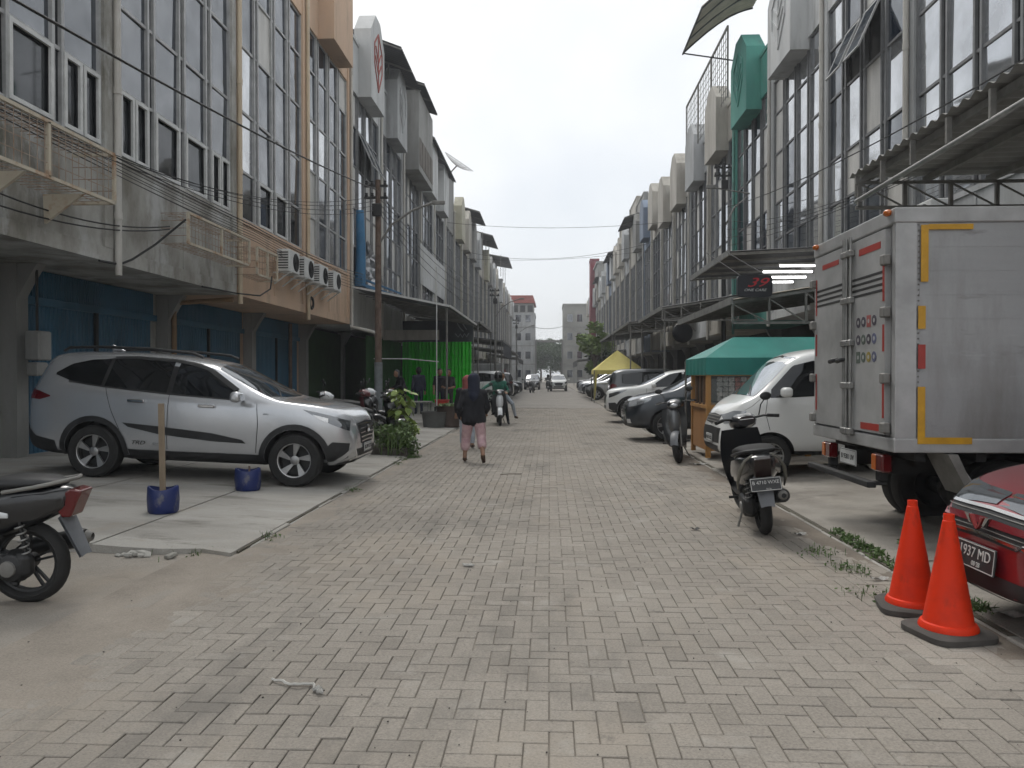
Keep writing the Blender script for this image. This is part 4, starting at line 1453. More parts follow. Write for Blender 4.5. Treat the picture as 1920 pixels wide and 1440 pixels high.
# chassis, bumper, lamps, wheels, cab
mb = MB()
for s in (-1, 1):
    mb.box(.12, 5.6, s * .38 - .05, s * .38 + .05, .62, .80)
for k in range(7):
    mb.box(.2 + k * .5, .28 + k * .5, -.9, .9, .78, ZB - .002)
mb.tube([(1.05, -.8, .40), (1.05, .8, .40)], .08, 10)
mb.lathe([(.15, -.17), (.2, 0), (.15, .17)], 16, (1.05, 0, .42), 'y')
mb.build('chassis', CHAS, tr)
mb = MB()
mb.box(-.12, -.04, -.72, .82, .53, .585)
mb.box(-.04, .1, -.60, -.56, .535, .575)
mb.box(-.04, .1, .56, .60, .535, .575)
mb.box(.02, .1, -.62, -.54, .576, .80)
mb.box(.02, .1, .54, .62, .576, .80)
mb.build('rear_bumper', CHAS, tr, bevel=.01)
for s in (-1, 1):
    lp = MB().cbox(.0, .09, s * .62 - .11, s * .62 + .11, .66, .82, .015).build('tail_lamp', TAILR, tr)
    MB().cbox(-.008, .07, s * .62 + .02, s * .62 + .10, .67, .81, .006).build('lamp_lens', AMBER, lp)
plate(tr, 'B 9381 UV', None, (.02, .08, .72), (R(90), 0, R(-90)), .40, .15, PLATEW, INKB, .07)
for s in (-1, 1):
    put_wheel(tr, 1.05, s * .80, .385, .385, .20, .21, 'ten', STEEL, s)
    put_wheel(tr, 1.05, s * .57, .385, .385, .20, .21, 'ten', STEEL, s)
    put_wheel(tr, 3.75, s * .75, .385, .385, .20, .21, 'ten', STEEL, s)
    # angled mud guards
    for pl in ([(.42, .85), (.50, .85), (.66, .50), (.60, .50)], [(1.44, .50), (1.50, .50), (1.66, .85), (1.58, .85)]):
        MB().prism(pl, s * .80 - .2, s * .80 + .2, 'xz').build('mud_guard', GREYSTEEL, tr)
    mb = MB().bar((.46, s * .93, .84), (.84, s * .93, .30), .05)
    mb.build('guard_stay', BOXT, tr)
cb = MB().rings([[(3.3, -.82, .5), (3.3, .82, .5), (3.3, .82, 2.2), (3.3, -.82, 2.2)], [(4.75, -.82, .5), (4.75, .82, .5), (4.75, .78, 2.15), (4.75, -.78, 2.15)], [(5.0, -.80, .5), (5.0, .80, .5), (5.0, .78, 1.3), (5.0, -.78, 1.3)]], True)
cab_ = cb.build('cab', WHITEP, tr, bevel=.06)
MB().box(3.7, 4.5, -.835, -.822, 1.35, 2.0).build('cab_window', CARGLASS, tr)
# ------------------------------------------------------------------ scooters and motorcycles
def loftx(st, n=14, p=2.6):
    """stations (x, yc, halfwidth, z0, z1) -> closed shell with rounded sections"""
    rs = []
    for x, yc, hw_, z0, z1 in st:
        ring = []
        for j in range(n):
            a = 2 * math.pi * j / n
            c, s = math.cos(a), math.sin(a)
            ring.append((x, yc + hw_ * math.copysign(abs(c) ** (2 / p), c), (z0 + z1) / 2 + (z1 - z0) / 2 * math.copysign(abs(s) ** (2 / p), s)))
        rs.append(ring)
    return MB().rings(rs, True)


def bike_wheel(t, x, r, wd, name, spokes=5, rimm=None):
    h = wd / 2
    ty = MB().lathe([(r - .075, -h * .55), (r - .05, -h * .95), (r - .02, -h * .75), (r, -h * .2), (r, h * .2), (r - .02, h * .75), (r - .05, h * .95), (r - .075, h * .55)], 36, axis='y', ring=True)
    w = ty.build(name, RUBBER, t, smooth=50, loc=(x, 0, r))
    mb = MB().lathe([(r - .072, -h * .5), (r - .072, h * .5), (r - .09, h * .4), (r - .09, -h * .4)], 32, axis='y', ring=True)
    mb.lathe([(.05, -.05), (.055, 0), (.05, .05)], 14, axis='y')
    for k in range(spokes):
        a = 2 * math.pi * k / spokes + .3
        for e in (-.12, .12):
            mb.bar((.04 * math.cos(a + e * 2), 0, .04 * math.sin(a + e * 2)), ((r - .08) * math.cos(a + e), 0, (r - .08) * math.sin(a + e)), .022, .014)
    mb.build('rim', rimm or BLACKM, w, smooth=40)
    return w


def scooter(label, loc, yaw, lean, body, trim, fender, platetxt=None, platesub=None, seatm=None, steer=0.0, cat='scooter', name='scooter', mirrors=(1, -1), tail=TAILR, panel=None, signals=True, wide=1.0, rail=None):
    """x forward from the rear axle; leans about the ground line"""
    t = thing(name, label, cat, loc, (R(lean), 0, R(yaw)))
    seatm = seatm or PLASTIC
    bike_wheel(t, 0, .275, .115, 'rear_wheel')
    # rear body shell: pinched tail, wide seat area
    sh = loftx([(-.34, 0, .045, .70, .76), (-.28, 0, .10, .62, .79), (-.12, 0, .135, .54, .79), (.10, 0, .15, .46, .775), (.38, 0, .15, .40, .745), (.62, 0, .12, .38, .70), (.70, 0, .08, .40, .62)])
    sh.build('body_shell', body, t, smooth=60).scale.y = wide
    st = loftx([(-.26, 0, .06, .785, .82), (-.16, 0, .125, .775, .85), (.08, 0, .14, .765, .855), (.34, 0, .135, .735, .81), (.58, 0, .115, .70, .785), (.70, 0, .07, .67, .74)])
    st.build('seat', seatm, t, smooth=60).scale.y = wide
    # grab rail round the tail
    MB().tube([(.05, .16, .765), (-.16, .155, .80), (-.31, .10, .83), (-.35, 0, .835), (-.31, -.10, .83), (-.16, -.155, .80), (.05, -.16, .765)], .013, 8).build('grab_rail', rail or GREYSTEEL, t, smooth=60).scale.y = wide
    for s in (-1, 1):
        pn = loftx([(-.30, s * .07, .02, .66, .74), (-.12, s * .138, .012, .58, .75), (.2, s * .157, .008, .54, .70), (.5, s * .14, .01, .50, .62)], 10, 2.2)
        pn.build('side_panel', panel or trim, t, smooth=60).scale.y = wide
    MB().prism([(-.41, .76), (-.34, .775), (-.20, .70), (-.27, .585), (-.33, .585)], -.075, .075, 'xz').build('tail_light', tail, t, bevel=.012)
    for s in ((-1, 1) if signals else ()):
        MB().cbox(-.31, -.26, s * .11 - .02, s * .11 + .02, .625, .665, .008).build('turn_signal', AMBER if s > 0 else AMBER, t)
    # rear mudguard: long tongue behind the tyre
    mg = MB()
    mg.grid(lambda u, v: (-.27 - .12 * u, (v - .5) * (.17 - .05 * u), .60 - .27 * u - .01 * (2 * v - 1) ** 2), 8, 6)
    mg.grid(lambda u, v: (-.255 - .12 * u, (v - .5) * (.17 - .05 * u), .595 - .27 * u - .01 * (2 * v - 1) ** 2), 8, 6)
    mg.build('rear_mudguard', fender, t, smooth=60)
    # engine, swing arm, exhaust, shock
    en = MB()
    en.cbox(-.10, .32, .06, .17, .20, .37, .03)
    en.cbox(.22, .56, -.10, .10, .20, .40, .04)
    en.lathe([(.10, .05), (.11, .10), (.09, .17), (.04, .185)], 18, (.02, 0, .275), 'y')
    en.build('engine', BLACKM, t, bevel=.01)
    MB().lathe([(.055, .172), (.05, .195), (.02, .20)], 14, (.02, 0, .275), 'y').build('engine_cover', GREYSTEEL, t, smooth=40)
    ex = MB().tube([(-.30, -.155, .40), (-.27, -.155, .395), (.08, -.15, .33), (.16, -.13, .30)], [.052, .066, .062, .03], 14)
    ex.tube([(.14, -.13, .30), (.32, -.10, .22), (.48, -.04, .22)], .02, 8)
    e = ex.build('exhaust', BLACKM, t, smooth=50)
    MB().lathe([(.022, -.345), (.03, -.34), (.045, -.305), (.03, -.30)], 14, (0, -.155, .402), 'x', ring=True).build('exhaust_tip', GREYSTEEL, e, smooth=40)
    hx = []
    for i in range(60):
        a = i / 60 * 2 * math.pi * 6
        f = i / 59
        hx.append((-.07 + .05 * f + .0 + .028 * math.cos(a), .115 + .028 * math.sin(a), .31 + .25 * f))
    MB().tube(hx, .006, 6).build('shock_spring', STEEL, t, smooth=60)
    MB().tube([(-.07, .115, .28), (-.02, .115, .60)], .013, 8).build('shock_absorber', BLACKM, t)
    # floor, leg shield, front
    fl = loftx([(.55, 0, .12, .27, .40), (.75, 0, .15, .27, .345), (1.0, 0, .15, .27, .35), (1.08, 0, .13, .30, .46)], 12, 3)
    fl.build('floorboard', PLASTIC, t, smooth=50)
    ls = MB()
    for k in range(2):
        o_ = .035 * k
        ls.grid(lambda u, v: (1.03 - .10 * u + o_ + .05 * math.cos((v - .5) * 3) - .02, (v - .5) * 2 * (.15 + .07 * math.sin(u * 2.6)), .32 + .62 * u), 10, 10)
    ls.build('leg_shield', body, t, smooth=60)
    fn = loftx([(1.00, 0, .10, .55, .93), (1.08, 0, .115, .50, .95), (1.15, 0, .10, .52, .90), (1.20, 0, .055, .58, .80)], 12, 2.4)
    fn.build('front_cowl', trim, t, smooth=60)
    # steering assembly, turned by the steer angle
    sa = MB()
    for s in (-1, 1):
        sa.tube([(0, s * .07, -.72), (-.14, s * .06, -.28)], .016, 8)
    sa.tube([(-.14, 0, -.3), (-.25, 0, 0)], .025, 8)
    fork = sa.build('fork', GREYSTEEL, t, smooth=50, loc=(1.24, 0, 1.0), rot=(0, 0, R(steer)))
    w = bike_wheel(t, 0, .265, .105, 'front_wheel')
    w.location = Vector((1.24, 0, 1.0)) + Matrix.Rotation(R(steer), 3, 'Z') @ Vector((0.02, 0, -.735))
    w.rotation_euler = (0, 0, R(steer))
    ff = MB()
    for k in range(2):
        ff.grid(lambda u, v: ((.29 + .006 * k) * math.cos(R(15 + 130 * u)), (v - .5) * .13, -.735 + (.29 + .006 * k) * math.sin(R(15 + 130 * u)) - .02 * (2 * v - 1) ** 2), 12, 6)
    ff.build('front_fender', fender, fork, smooth=60)
    hb = MB().tube([(-.36, .34, .035), (-.27, .22, .05), (-.24, 0, .03), (-.27, -.22, .05), (-.36, -.34, .035)], .012, 8)
    hb.build('handlebar', BLACKM, fork, smooth=60)
    for s in (-1, 1):
        MB().tube([(-.30, s * .25, .048), (-.37, s * .35, .034)], .019, 10).build('grip', RUBBER, fork, smooth=60)
        MB().tube([(-.24, s * .2, .05), (-.20, s * .34, .03)], .006, 6).build('brake_lever', GREYSTEEL, fork)
    loftx([(-.34, 0, .10, -.03, .07), (-.25, 0, .15, -.07, .10), (-.16, 0, .13, -.08, .07), (-.10, 0, .08, -.06, .02)], 12, 2.4).build('handlebar_cowl', body, fork, smooth=60)
    MB().grid(lambda u, v: (-.347 + .07 * u, (v - .5) * .15, .035 + .062 * u), 2, 4).build('instrument_panel', TAILW, fork)
    MB().sphere((-.105, 0, -.015), (.03, .075, .04), 12, 8).build('headlight', LAMPG, fork, smooth=60)
    for s in mirrors:
        mr = MB().tube([(-.27, s * .17, .06), (-.28, s * .20, .17), (-.27, s * .25, .22)], .007, 6)
        q = mr.build('mirror_stalk', BLACKM, fork, smooth=50)
        m2 = MB().sphere((-.27, s * .27, .255), (.018, .065, .045), 12, 8)
        m2.build('mirror', BLACKM, q, smooth=60)
    # side stand
    MB().tube([(.42, .10, .25), (.36, .20, .02), (.30, .235, .012)], .011, 6).build('side_stand', GREYSTEEL, t, smooth=40)
    for s in (-1, 1):
        MB().tube([(.5, s * .12, .29), (.48, s * .24, .30)], .014, 8).build('foot_peg', RUBBER, t)
    if platetxt:
        plate(t, platetxt, platesub, (-.405, 0, .53), (R(74), 0, R(-90)), .275, .125, PLATEB, INKW, .044)
    return t


SCB = paint('scooter_black', (0.008, 0.009, 0.011), .0, .28)
SCG = mat('scooter_grey_plastic', (0.16, 0.17, 0.185), .5, obj=True)
SCP = mat('scooter_champagne_panel', (0.20, 0.195, 0.17), .45, metal=.3, obj=True)
SCS = paint('scooter_silver', (0.30, 0.30, 0.30), .6, .35)
SCW = paint('scooter_white', (0.66, 0.68, 0.70), .0, .35)
SCR = paint('scooter_dark_red', (0.10, 0.012, 0.016), .2, .35)
JGR = paint('scooter_grey', (0.10, 0.105, 0.11), .3, .35)
nsc = scooter('black scooter with black number plate parked tail-first on the right road edge', (2.05, 7.40, 0), 84, -7, SCB, SCP, SCG, 'B 4710 WXE', '03·26', steer=14, mirrors=(-1,), panel=SCB, tail=mat('smoked_red_lens', (.018, .008, .008), .35, coat=.3, obj=True), signals=False, wide=1.3, rail=BLACKM, seatm=mat('matt_black_seat', (.012, .012, .012), .8, obj=True))
scooter('black and silver scooter facing the camera beside the wooden snack cart', (2.42, 14.62, 0), -98, 7, SCB, JGR, SCG, steer=-12, panel=SCS)
for s in (-1, 1):
    MB().tube([(-.36, s * .075, .80), (-.35, s * .15, .75), (-.30, s * .195, .66), (-.2, s * .215, .55), (-.1, s * .21, .46)], [.008, .014, .018, .016, .008], 8).build('side_trim', SCP, nsc, smooth=60)
lb = scooter('white and black motorcycle with red tail light cut off by the left edge', (-3.44, 4.93, .0), 182, -3, SCB, SCB, SCG, panel=SCB, signals=False)
for s in (-1, 1):
    loftx([(.02, s * .160, .006, .60, .63), (.2, s * .166, .006, .60, .67), (.45, s * .152, .006, .56, .66), (.62, s * .125, .006, .53, .60)], 8, 2.4).build('side_stripe', SCW, lb, smooth=60)
    loftx([(.18, s * .172, .004, .615, .63), (.45, s * .158, .004, .60, .625)], 8, 2.4).build('side_stripe', mat('orange_decal', (.5, .14, .05), .5, obj=True), lb)
scooter('black motorcycle parked nearest the street pole on the left', (-4.2, 15.0, groundz(-4.2)), 12, 6, SCB, SCB, SCB, panel=SCR, name='motorcycle', cat='motorcycle')
scooter('motorcycle with pale side fairing between the silver car and the pole', (-5.2, 14.1, groundz(-5)), 20, 6, SCW, SCB, SCB, panel=SCW, name='motorcycle', cat='motorcycle')
scooter('dark red motorcycle in the shade behind the pole', (-5.0, 16.4, groundz(-5)), 8, 6, SCR, SCB, SCB, panel=SCR, name='motorcycle', cat='motorcycle')
scooter('motorcycle with white front deep under the canopy', (-5.3, 18.2, groundz(-5)), 6, 6, SCW, SCB, SCB, panel=SCW, name='motorcycle', cat='motorcycle')
scooter('black motorcycle just left of the street pole base', (-4.55, 16.9, groundz(-5)), 10, 6, SCB, SCW, SCB, panel=SCB, name='motorcycle', cat='motorcycle')
ride = scooter('black and white scooter ridden by the person in the green jacket', (-1.62, 24.40, 0), -84, 0, SCB, SCW, SCW, panel=SCB)
scooter('distant scooter ridden towards the camera beside the white car', (-.12, 74.8, 0), -90, 0, SCB, SCB, SCB)
scooter('distant motorcycle standing on the left edge before the black car', (-1.45, 69, 0), -100, 0, SCB, SCB, SCB)
# ------------------------------------------------------------------ street furniture and shop fittings
# traffic cones
CONEM = mat('orange_cone', (0.66, 0.032, 0.005), .55, scale=5, spec=.25, col2=(.50, .025, .005), obj=True, lo=.25, hi=.5, stains=[((.16, .03, .018), 6, .58, .72, .6, (1, 1, .5)), ((.6, .12, .06), 14, .64, .72, .4, (1, 1, .3))])
CONEB = mat('cone_base_rubber', (0.075, 0.068, 0.062), .85, scale=8, obj=True)


def cone(label, x, y, yaw):
    t = thing('traffic_cone', label, 'traffic cone', (x, y, .002), (0, 0, R(yaw)), 'traffic cones by the maroon car')
    mb = MB()
    rs = []
    for hh, k in ((.0, 1), (.03, 1), (.042, .92)):
        ring = []
        for j in range(24):
            a = 2 * math.pi * j / 24
            c, s = math.cos(a), math.sin(a)
            ring.append((.205 * k * math.copysign(abs(c) ** .45, c), .205 * k * math.copysign(abs(s) ** .45, s), hh))
        rs.append(ring)
    mb.rings(rs, True).build('base', CONEB, t, smooth=40)
    MB().lathe([(.158, .04), (.158, .055), (.147, .075), (.135, .08), (.034, .655), (.034, .66), (.030, .664), (.0295, .70), (.024, .70), (.024, .66)], 32).build('cone_body', CONEM, t, smooth=35)


cone('nearer orange traffic cone in front of the maroon car', 2.31, 4.56, 12)
cone('farther orange traffic cone, behind the nearer one', 2.33, 5.05, -14)

# blue plastic tubs
BLUEP = mat('blue_plastic', (0.012, 0.026, 0.14), .5, scale=5, col2=(.01, .02, .09), obj=True, stains=[((.20, .19, .17), 7, .57, .7, .7, (1, 1, .5))])
for lab, x, y, post in (('blue plastic tub holding an upright wooden post', -4.0, 7.78, True), ('blue plastic tub without a post, beside the front wheel of the silver car', -3.76, 9.42, False)):
    t = thing('plastic_tub', lab, 'tub', (x, y, groundz(x)))
    rs = []
    for r_, z_ in ((.135, 0), (.15, .02), (.158, .14), (.15, .25), (.142, .262), (.130, .262), (.132, .2), (.125, .19)):
        ring = []
        for j in range(32):
            a = 2 * math.pi * j / 32
            k = 1 + .035 * math.cos(4 * a) * (1 if z_ > .05 else .4)
            zz = z_ + (.018 * math.sin(2 * a + 1) if z_ > .2 else 0)
            ring.append((r_ * k * math.cos(a), r_ * k * math.sin(a), zz))
        rs.append(ring)
    MB().rings(rs, True).build('tub_shell', BLUEP, t, smooth=40)
    MB().lathe([(.128, .17), (.128, .205)], 20).build('cement_fill', CONC, t)
    if post:
        MB().box(-.028, .028, -.022, .022, .19, 1.13).build('wooden_post', mat('old_timber', (.30, .24, .17), .85, scale=6, col2=(.17, .13, .09), stretch=(1, 1, .15), obj=True), t, rot=(0, R(-.8), R(20)))
    else:
        MB().tube([(.02, .0, .2), (.02, .0, .30)], .012, 6).build('steel_stub', RUST, t)


def corr(u0, u1, n, amp, f):
    """corrugated sheet: f(u, v) -> point, waves along u displace z"""
    def P(a, v):
        u = u0 + (u1 - u0) * a
        p = Vector(f(u, v))
        p.z += amp * math.sin(a * n * 2 * math.pi)
        return p
    return MB().grid(P, n * 6, 3)


# corrugated canopy over the truck, on a steel truss
t = thing('corrugated_canopy', 'grey corrugated metal canopy on steel trusses over the box truck', 'canopy', (0, 0, 0))
corr(1.0, 11.75, 46, .025, lambda u, v: (4.45 + 2.72 * v, u, 4.46 + .05 * v)).build('roof_sheet', SHEETG, t, smooth=60)
for x_ in (4.62, 5.5, 6.4):
    MB().box(x_ - .03, x_ + .03, 1.0, 11.6, 4.33, 4.42).build('purlin', GREYSTEEL, t)
MB().tube([(4.5, 1.0, 4.18), (4.5, 11.55, 4.06)], .035, 8).build('edge_tube', STEEL, t, smooth=50)
k = 1.2
while k < 11.6:
    MB().box(4.47, 4.53, k - .02, k + .02, 4.12, 4.42).build('hanger', GREYSTEEL, t)
    k += .86
for yy in (3.3, 7.4, 11.45):
    tb = MB()
    tb.box(4.45, 7.15, yy - .025, yy + .025, 4.29, 4.33)
    tb.build('truss_chord', GREYSTEEL, t)
    MB().box(4.45, 7.15, yy - .025, yy + .025, 3.92, 3.97).build('truss_chord', GREYSTEEL, t)
    for i in range(4):
        xa = 4.5 + i * .65
        MB().bar((xa, yy, 3.95), (xa, yy, 4.3), .05).build('truss_post', GREYSTEEL, t)
        MB().bar((xa, yy + .004, 4.3), (xa + .65, yy + .004, 3.95), .022).build('truss_brace', GREYSTEEL, t)

TRANSL = mat('brown_plastic_sheet', (0.30, 0.26, 0.20), .6, scale=2)
FABN = mat('navy_canopy_fabric', (0.055, 0.062, 0.078), .8, scale=1.5)


def awning(label, side, x0, x1, y0, y1, zf, zw, m, n=24, posts=True, rafters=5, name='awning', edge=STEEL, amp=.02, skirt=None, truss=False):
    t = thing(name, label, 'awning', (0, 0, 0), group='awnings over the shop fronts')
    corr(y0, y1, n, amp, lambda u, v: (side * (x0 + (x1 - x0) * v), u, zf + (zw - zf) * v)).build('roof_sheet', m, t, smooth=60)
    for i in range(rafters):
        y = y0 + .05 + (y1 - y0 - .1) * i / (rafters - 1)
        MB().bar((side * x0, y, zf - .06), (side * x1, y, zw - .06), .05, .06).build('rafter', GREYSTEEL, t)
    MB().box(min(side * x0, side * (x0 - .04)), max(side * x0, side * (x0 - .04)), y0, y1, zf - .09, zf + .05).build('front_rail', edge, t)
    if truss:
        MB().box(min(side * x0, side * x1), max(side * x0, side * x1), y0 + .02, y0 + .06, zf - .48, zf - .43).build('truss_chord', GREYSTEEL, t)
        for i in range(5):
            xa_, xb_ = (side * (x0 + (x1 - x0) * q / 5) for q in (i, i + 1))
            MB().bar((xa_, y0 + .04, zf - .45), (xa_, y0 + .04, zf + (zw - zf) * i / 5 - .07), .04).build('truss_post', GREYSTEEL, t)
            MB().bar((xa_, y0 + .04, zf + (zw - zf) * i / 5 - .09), (xb_, y0 + .04, zf - .45), .025).build('truss_brace', GREYSTEEL, t)
    if skirt:
        MB().grid(lambda u, v: (side * (x0 - .03) + .015 * math.sin(u * 60), y0 + (y1 - y0) * u, zf - .05 - skirt * v), 60, 3).build('valance', m, t, smooth=60)
    if posts:
        for y in (y0 + .15, y1 - .15):
            MB().tube([(side * (x0 + .1), y, groundz(x0) - .02), (side * (x0 + .1), y, zf - .08)], .035, 8).build('post', GREYSTEEL, t, smooth=50)
    return t


awning('dark sheet awning with lit tubes above the hanging sign', 1, 4.3, 7.15, 18.6, 23.6, 4.47, 4.6, SHEETD, posts=False)
awning('brown translucent awning over the snack cart', 1, 3.6, 7.15, 15.3, 21.6, 3.0, 3.55, TRANSL, posts=False, rafters=7, truss=True)
awning('grey awning just past the round black sign', 1, 3.9, 7.15, 26.8, 33.7, 3.88, 4.4, SHEETD, truss=True)
awning('dark grey awning behind the yellow tent', 1, 3.9, 7.15, 38.0, 47.5, 4.15, 4.5, SHEETD, truss=True)
awning('dark awning next beyond the yellow tent on the right', 1, 3.9, 7.15, 49.0, 59.0, 4.15, 4.5, SHEETD)
awning('farther dark awning on the right beyond the tree', 1, 4.2, 7.15, 72, 84, 3.6, 4.0, SHEETD, skirt=.8)
awning('farthest dark awning on the right side of the street', 1, 3.6, 7.15, 100, 116, 3.6, 4.0, SHEETD, skirt=.8)
awning('black pleated awning just past the green curtain', -1, 3.4, 6.95, 37.5, 46.0, 4.15, 4.5, SHEETD)
awning('low dark awning with hanging skirt past the green curtain', -1, 2.9, 6.95, 48.0, 58.0, 3.7, 4.2, FABN, skirt=.9)
awning('dark awning over the red truck on the left', -1, 3.0, 6.95, 62, 74, 3.5, 4.0, SHEETD)
awning('farthest dark awning on the left side of the street', -1, 3.4, 6.95, 84, 100, 3.5, 4.0, SHEETD, skirt=.5)
# lit tubes
TUBE = emit('lit_tube', (1.0, 1.0, 1.0), 7.0)
for i, (x0_, y_) in enumerate(((5.65, 19.2), (5.55, 20.3), (5.75, 21.4), (5.75, 22.5))):
    t = thing('tube_light', '%s of the lit white tubes under the dark awning, counted from the camera' % ORD[i], 'tube light', (x0_, y_, 4.2), group='lit tubes under the awning')
    MB().tube([(0, 0, 0), (1.25, 0, 0)], .022, 8).build('tube', TUBE, t)
    MB().box(-.03, 1.28, -.03, .03, .025, .07).build('fitting', WFRAME, t)
# hanging sign 39
t = thing('shop_sign', 'black rounded sign board with red 39 hanging below the awning', 'sign', (3.97, 15.15, 3.24))
sg = MB()
ring = []
for j in range(32):
    a = 2 * math.pi * j / 32
    ring.append((.335 * math.copysign(abs(math.cos(a)) ** .28, math.cos(a)), .215 * math.copysign(abs(math.sin(a)) ** .28, math.sin(a))))
MB().prism(ring, -.05, .05, 'xz').build('board', mat('sign_black', (.014, .016, .022), .4), t)
text('39', .25, mat('sign_red', (.55, .02, .03), .5), t, (.02, -.055, .06), (R(90), 0, 0), shear=.45, ext=.008, sx=1.5)
text('ONE CARE', .07, INKW, t, (.0, -.055, -.08), (R(90), 0, 0), shear=.3, ext=.004, sx=1.25)
for s in (-1, 1):
    MB().tube([(s * .25, 0, .2), (s * .25, 3.4, 1.2)], .008, 6).build('hanger_wire', BLACKM, t)
t = thing('round_sign', 'round black disc sign under the brown awning edge', 'sign', (3.75, 21.9, 2.72))
MB().lathe([(.27, -.04), (.29, 0), (.27, .04)], 32, axis='y').build('disc', mat('disc_black', (.012, .013, .016), .5), t)
MB().tube([(0, 0, .28), (.3, 0, .45)], .02, 6).build('bracket', BLACKM, t)

# teal cart tent and wooden snack cart
TEALF = mat('teal_canopy_fabric', (0.03, 0.235, 0.20), .45, scale=1.5, col2=(.022, .17, .15), spec=.3)
WOODO = mat('orange_plywood', (0.42, 0.21, 0.075), .65, scale=2, col2=(.33, .16, .06), stretch=(1, 1, .2))
WOODF = mat('orange_timber', (0.46, 0.235, 0.07), .6, scale=4, stretch=(1, 1, .2))
gx = groundz(3.5)
t = thing('canopy_tent', 'teal fabric tent roof over the wooden snack cart', 'tent', (0, 0, 0))
xa, xb, ya, yb = 2.72, 5.7, 13.55, 15.5
E4 = [(xa, ya, 1.82), (xb, ya, 1.82), (xb, yb, 1.82), (xa, yb, 1.82)]
RG = [(3.42, 14.5, 2.22), (5.0, 14.5, 2.22)]


def tri_panel(pts, nm, par, m, sag=.03):
    a, b, c, d = [Vector(p) for p in pts]
    def P(u, v):
        p = a.lerp(b, u).lerp(d.lerp(c, u), v)
        p.z -= sag * math.sin(math.pi * u) * math.sin(math.pi * v)
        return p
    return MB().grid(P, 14, 8).build(nm, m, par, smooth=60)


tri_panel([E4[0], E4[1], RG[1], RG[0]], 'roof_panel', t, TEALF)
tri_panel([E4[2], E4[3], RG[0], RG[1]], 'roof_panel', t, TEALF)
tri_panel([E4[3], E4[0], RG[0], RG[0]], 'roof_panel', t, TEALF)
tri_panel([E4[1], E4[2], RG[1], RG[1]], 'roof_panel', t, TEALF)
for a, b in ((0, 1), (1, 2), (2, 3), (3, 0)):
    A, B = Vector(E4[a]), Vector(E4[b])
    nrm = Vector((0, 0, 1)).cross(B - A).normalized()
    MB().grid(lambda u, v: A.lerp(B, u) - Vector((0, 0, .002 + .30 * v)) - nrm * (.012 * math.sin(u * 34) * v), 40, 5).build('valance', TEALF, t, smooth=60)
for k in range(1, 4):
    MB().tube([(E4[k][0], E4[k][1], gx), (E4[k][0], E4[k][1], 1.8)], .022, 8).build('pole', GREYSTEEL, t)
t = thing('snack_cart', 'orange wooden snack cart with glass sides under the teal tent', 'cart', (0, 0, 0))
cx0, cx1, cy0, cy1 = 2.78, 4.5, 13.62, 15.0
for x_ in (cx0, cx1):
    for y_ in (cy0, cy1):
        MB().box(x_ - .04, x_ + .04, y_ - .04, y_ + .04, gx, 1.58).build('corner_post', WOODF, t)
MB().box(cx0 + .04, cx1 - .04, cy0 - .015, cy0 + .015, gx + .12, .93).build('panel', WOODO, t)
MB().box(cx0 - .015, cx0 + .015, cy0 + .04, cy1 - .04, gx + .12, .93).build('panel', WOODO, t)
MB().box(cx0 - .05, cx1 + .05, cy0 - .06, cy1 + .05, .93, .985).build('counter', WOODF, t)
for z_ in (1.50,):
    MB().box(cx0 + .04, cx1 - .04, cy0 - .03, cy0 + .03, z_, z_ + .06).build('top_rail', WOODF, t)
    MB().box(cx0 - .03, cx0 + .03, cy0 + .04, cy1 - .04, z_, z_ + .06).build('top_rail', WOODF, t)
for y_ in (14.0, 14.35, 14.7):
    MB().box(cx0 - .02, cx0 + .02, y_ - .02, y_ + .02, .985, 1.5).build('glazing_bar', mat('brown_timber', (.17, .11, .07), .7), t)
gp = MB().box(cx0 + .05, cx1 - .05, cy0 + .012, cy0 + .018, 1.0, 1.5)
gm = bpy.data.materials.new('cart_glass')
gm.use_nodes = True
_b = gm.node_tree.nodes['Principled BSDF']
_b.inputs['Roughness'].default_value = .05
_b.inputs['Alpha'].default_value = .12
_b.inputs['Base Color'].default_value = (.5, .55, .55, 1)
gp.build('pane', gm, t)
MB().box(cx0 + .06, cx1 - .05, cy1 - .05, cy1 - .02, .99, 1.5).build('back_panel', DARKIN, t)
SACH = [mat('sachet_' + n, c, .35, scale=30, var=.3) for n, c in (('silver', (.42, .42, .40)), ('red', (.42, .10, .07)), ('orange', (.50, .20, .08)), ('blue', (.22, .28, .40)), ('white', (.55, .53, .50)))]
sr = random.Random(8)
for c_ in range(9):
    kind = [0, 0, 4, 1, 1, 2, 1, 3, 0][c_]
    for r_ in range(5):
        x_ = cx0 + .22 + c_ * .105
        z_ = 1.44 - r_ * .088
        mb = MB().cbox(-.048, .048, -.014, .014, -.04, .04, .010)
        s_ = mb.build('snack_sachet', SACH[kind if sr.random() > .2 else 4], None, loc=(x_, cy0 + .10 + sr.uniform(-.01, .01), z_), rot=(sr.gauss(0, .15), sr.gauss(0, .12), sr.gauss(0, .2)))
        tag(s_, '%s snack sachet hanging in strips behind the cart glass' % ['silver', 'red', 'orange', 'blue', 'white'][SACH.index(s_.material_slots[0].material)], 'sachet', 'snack sachets hung in the cart')

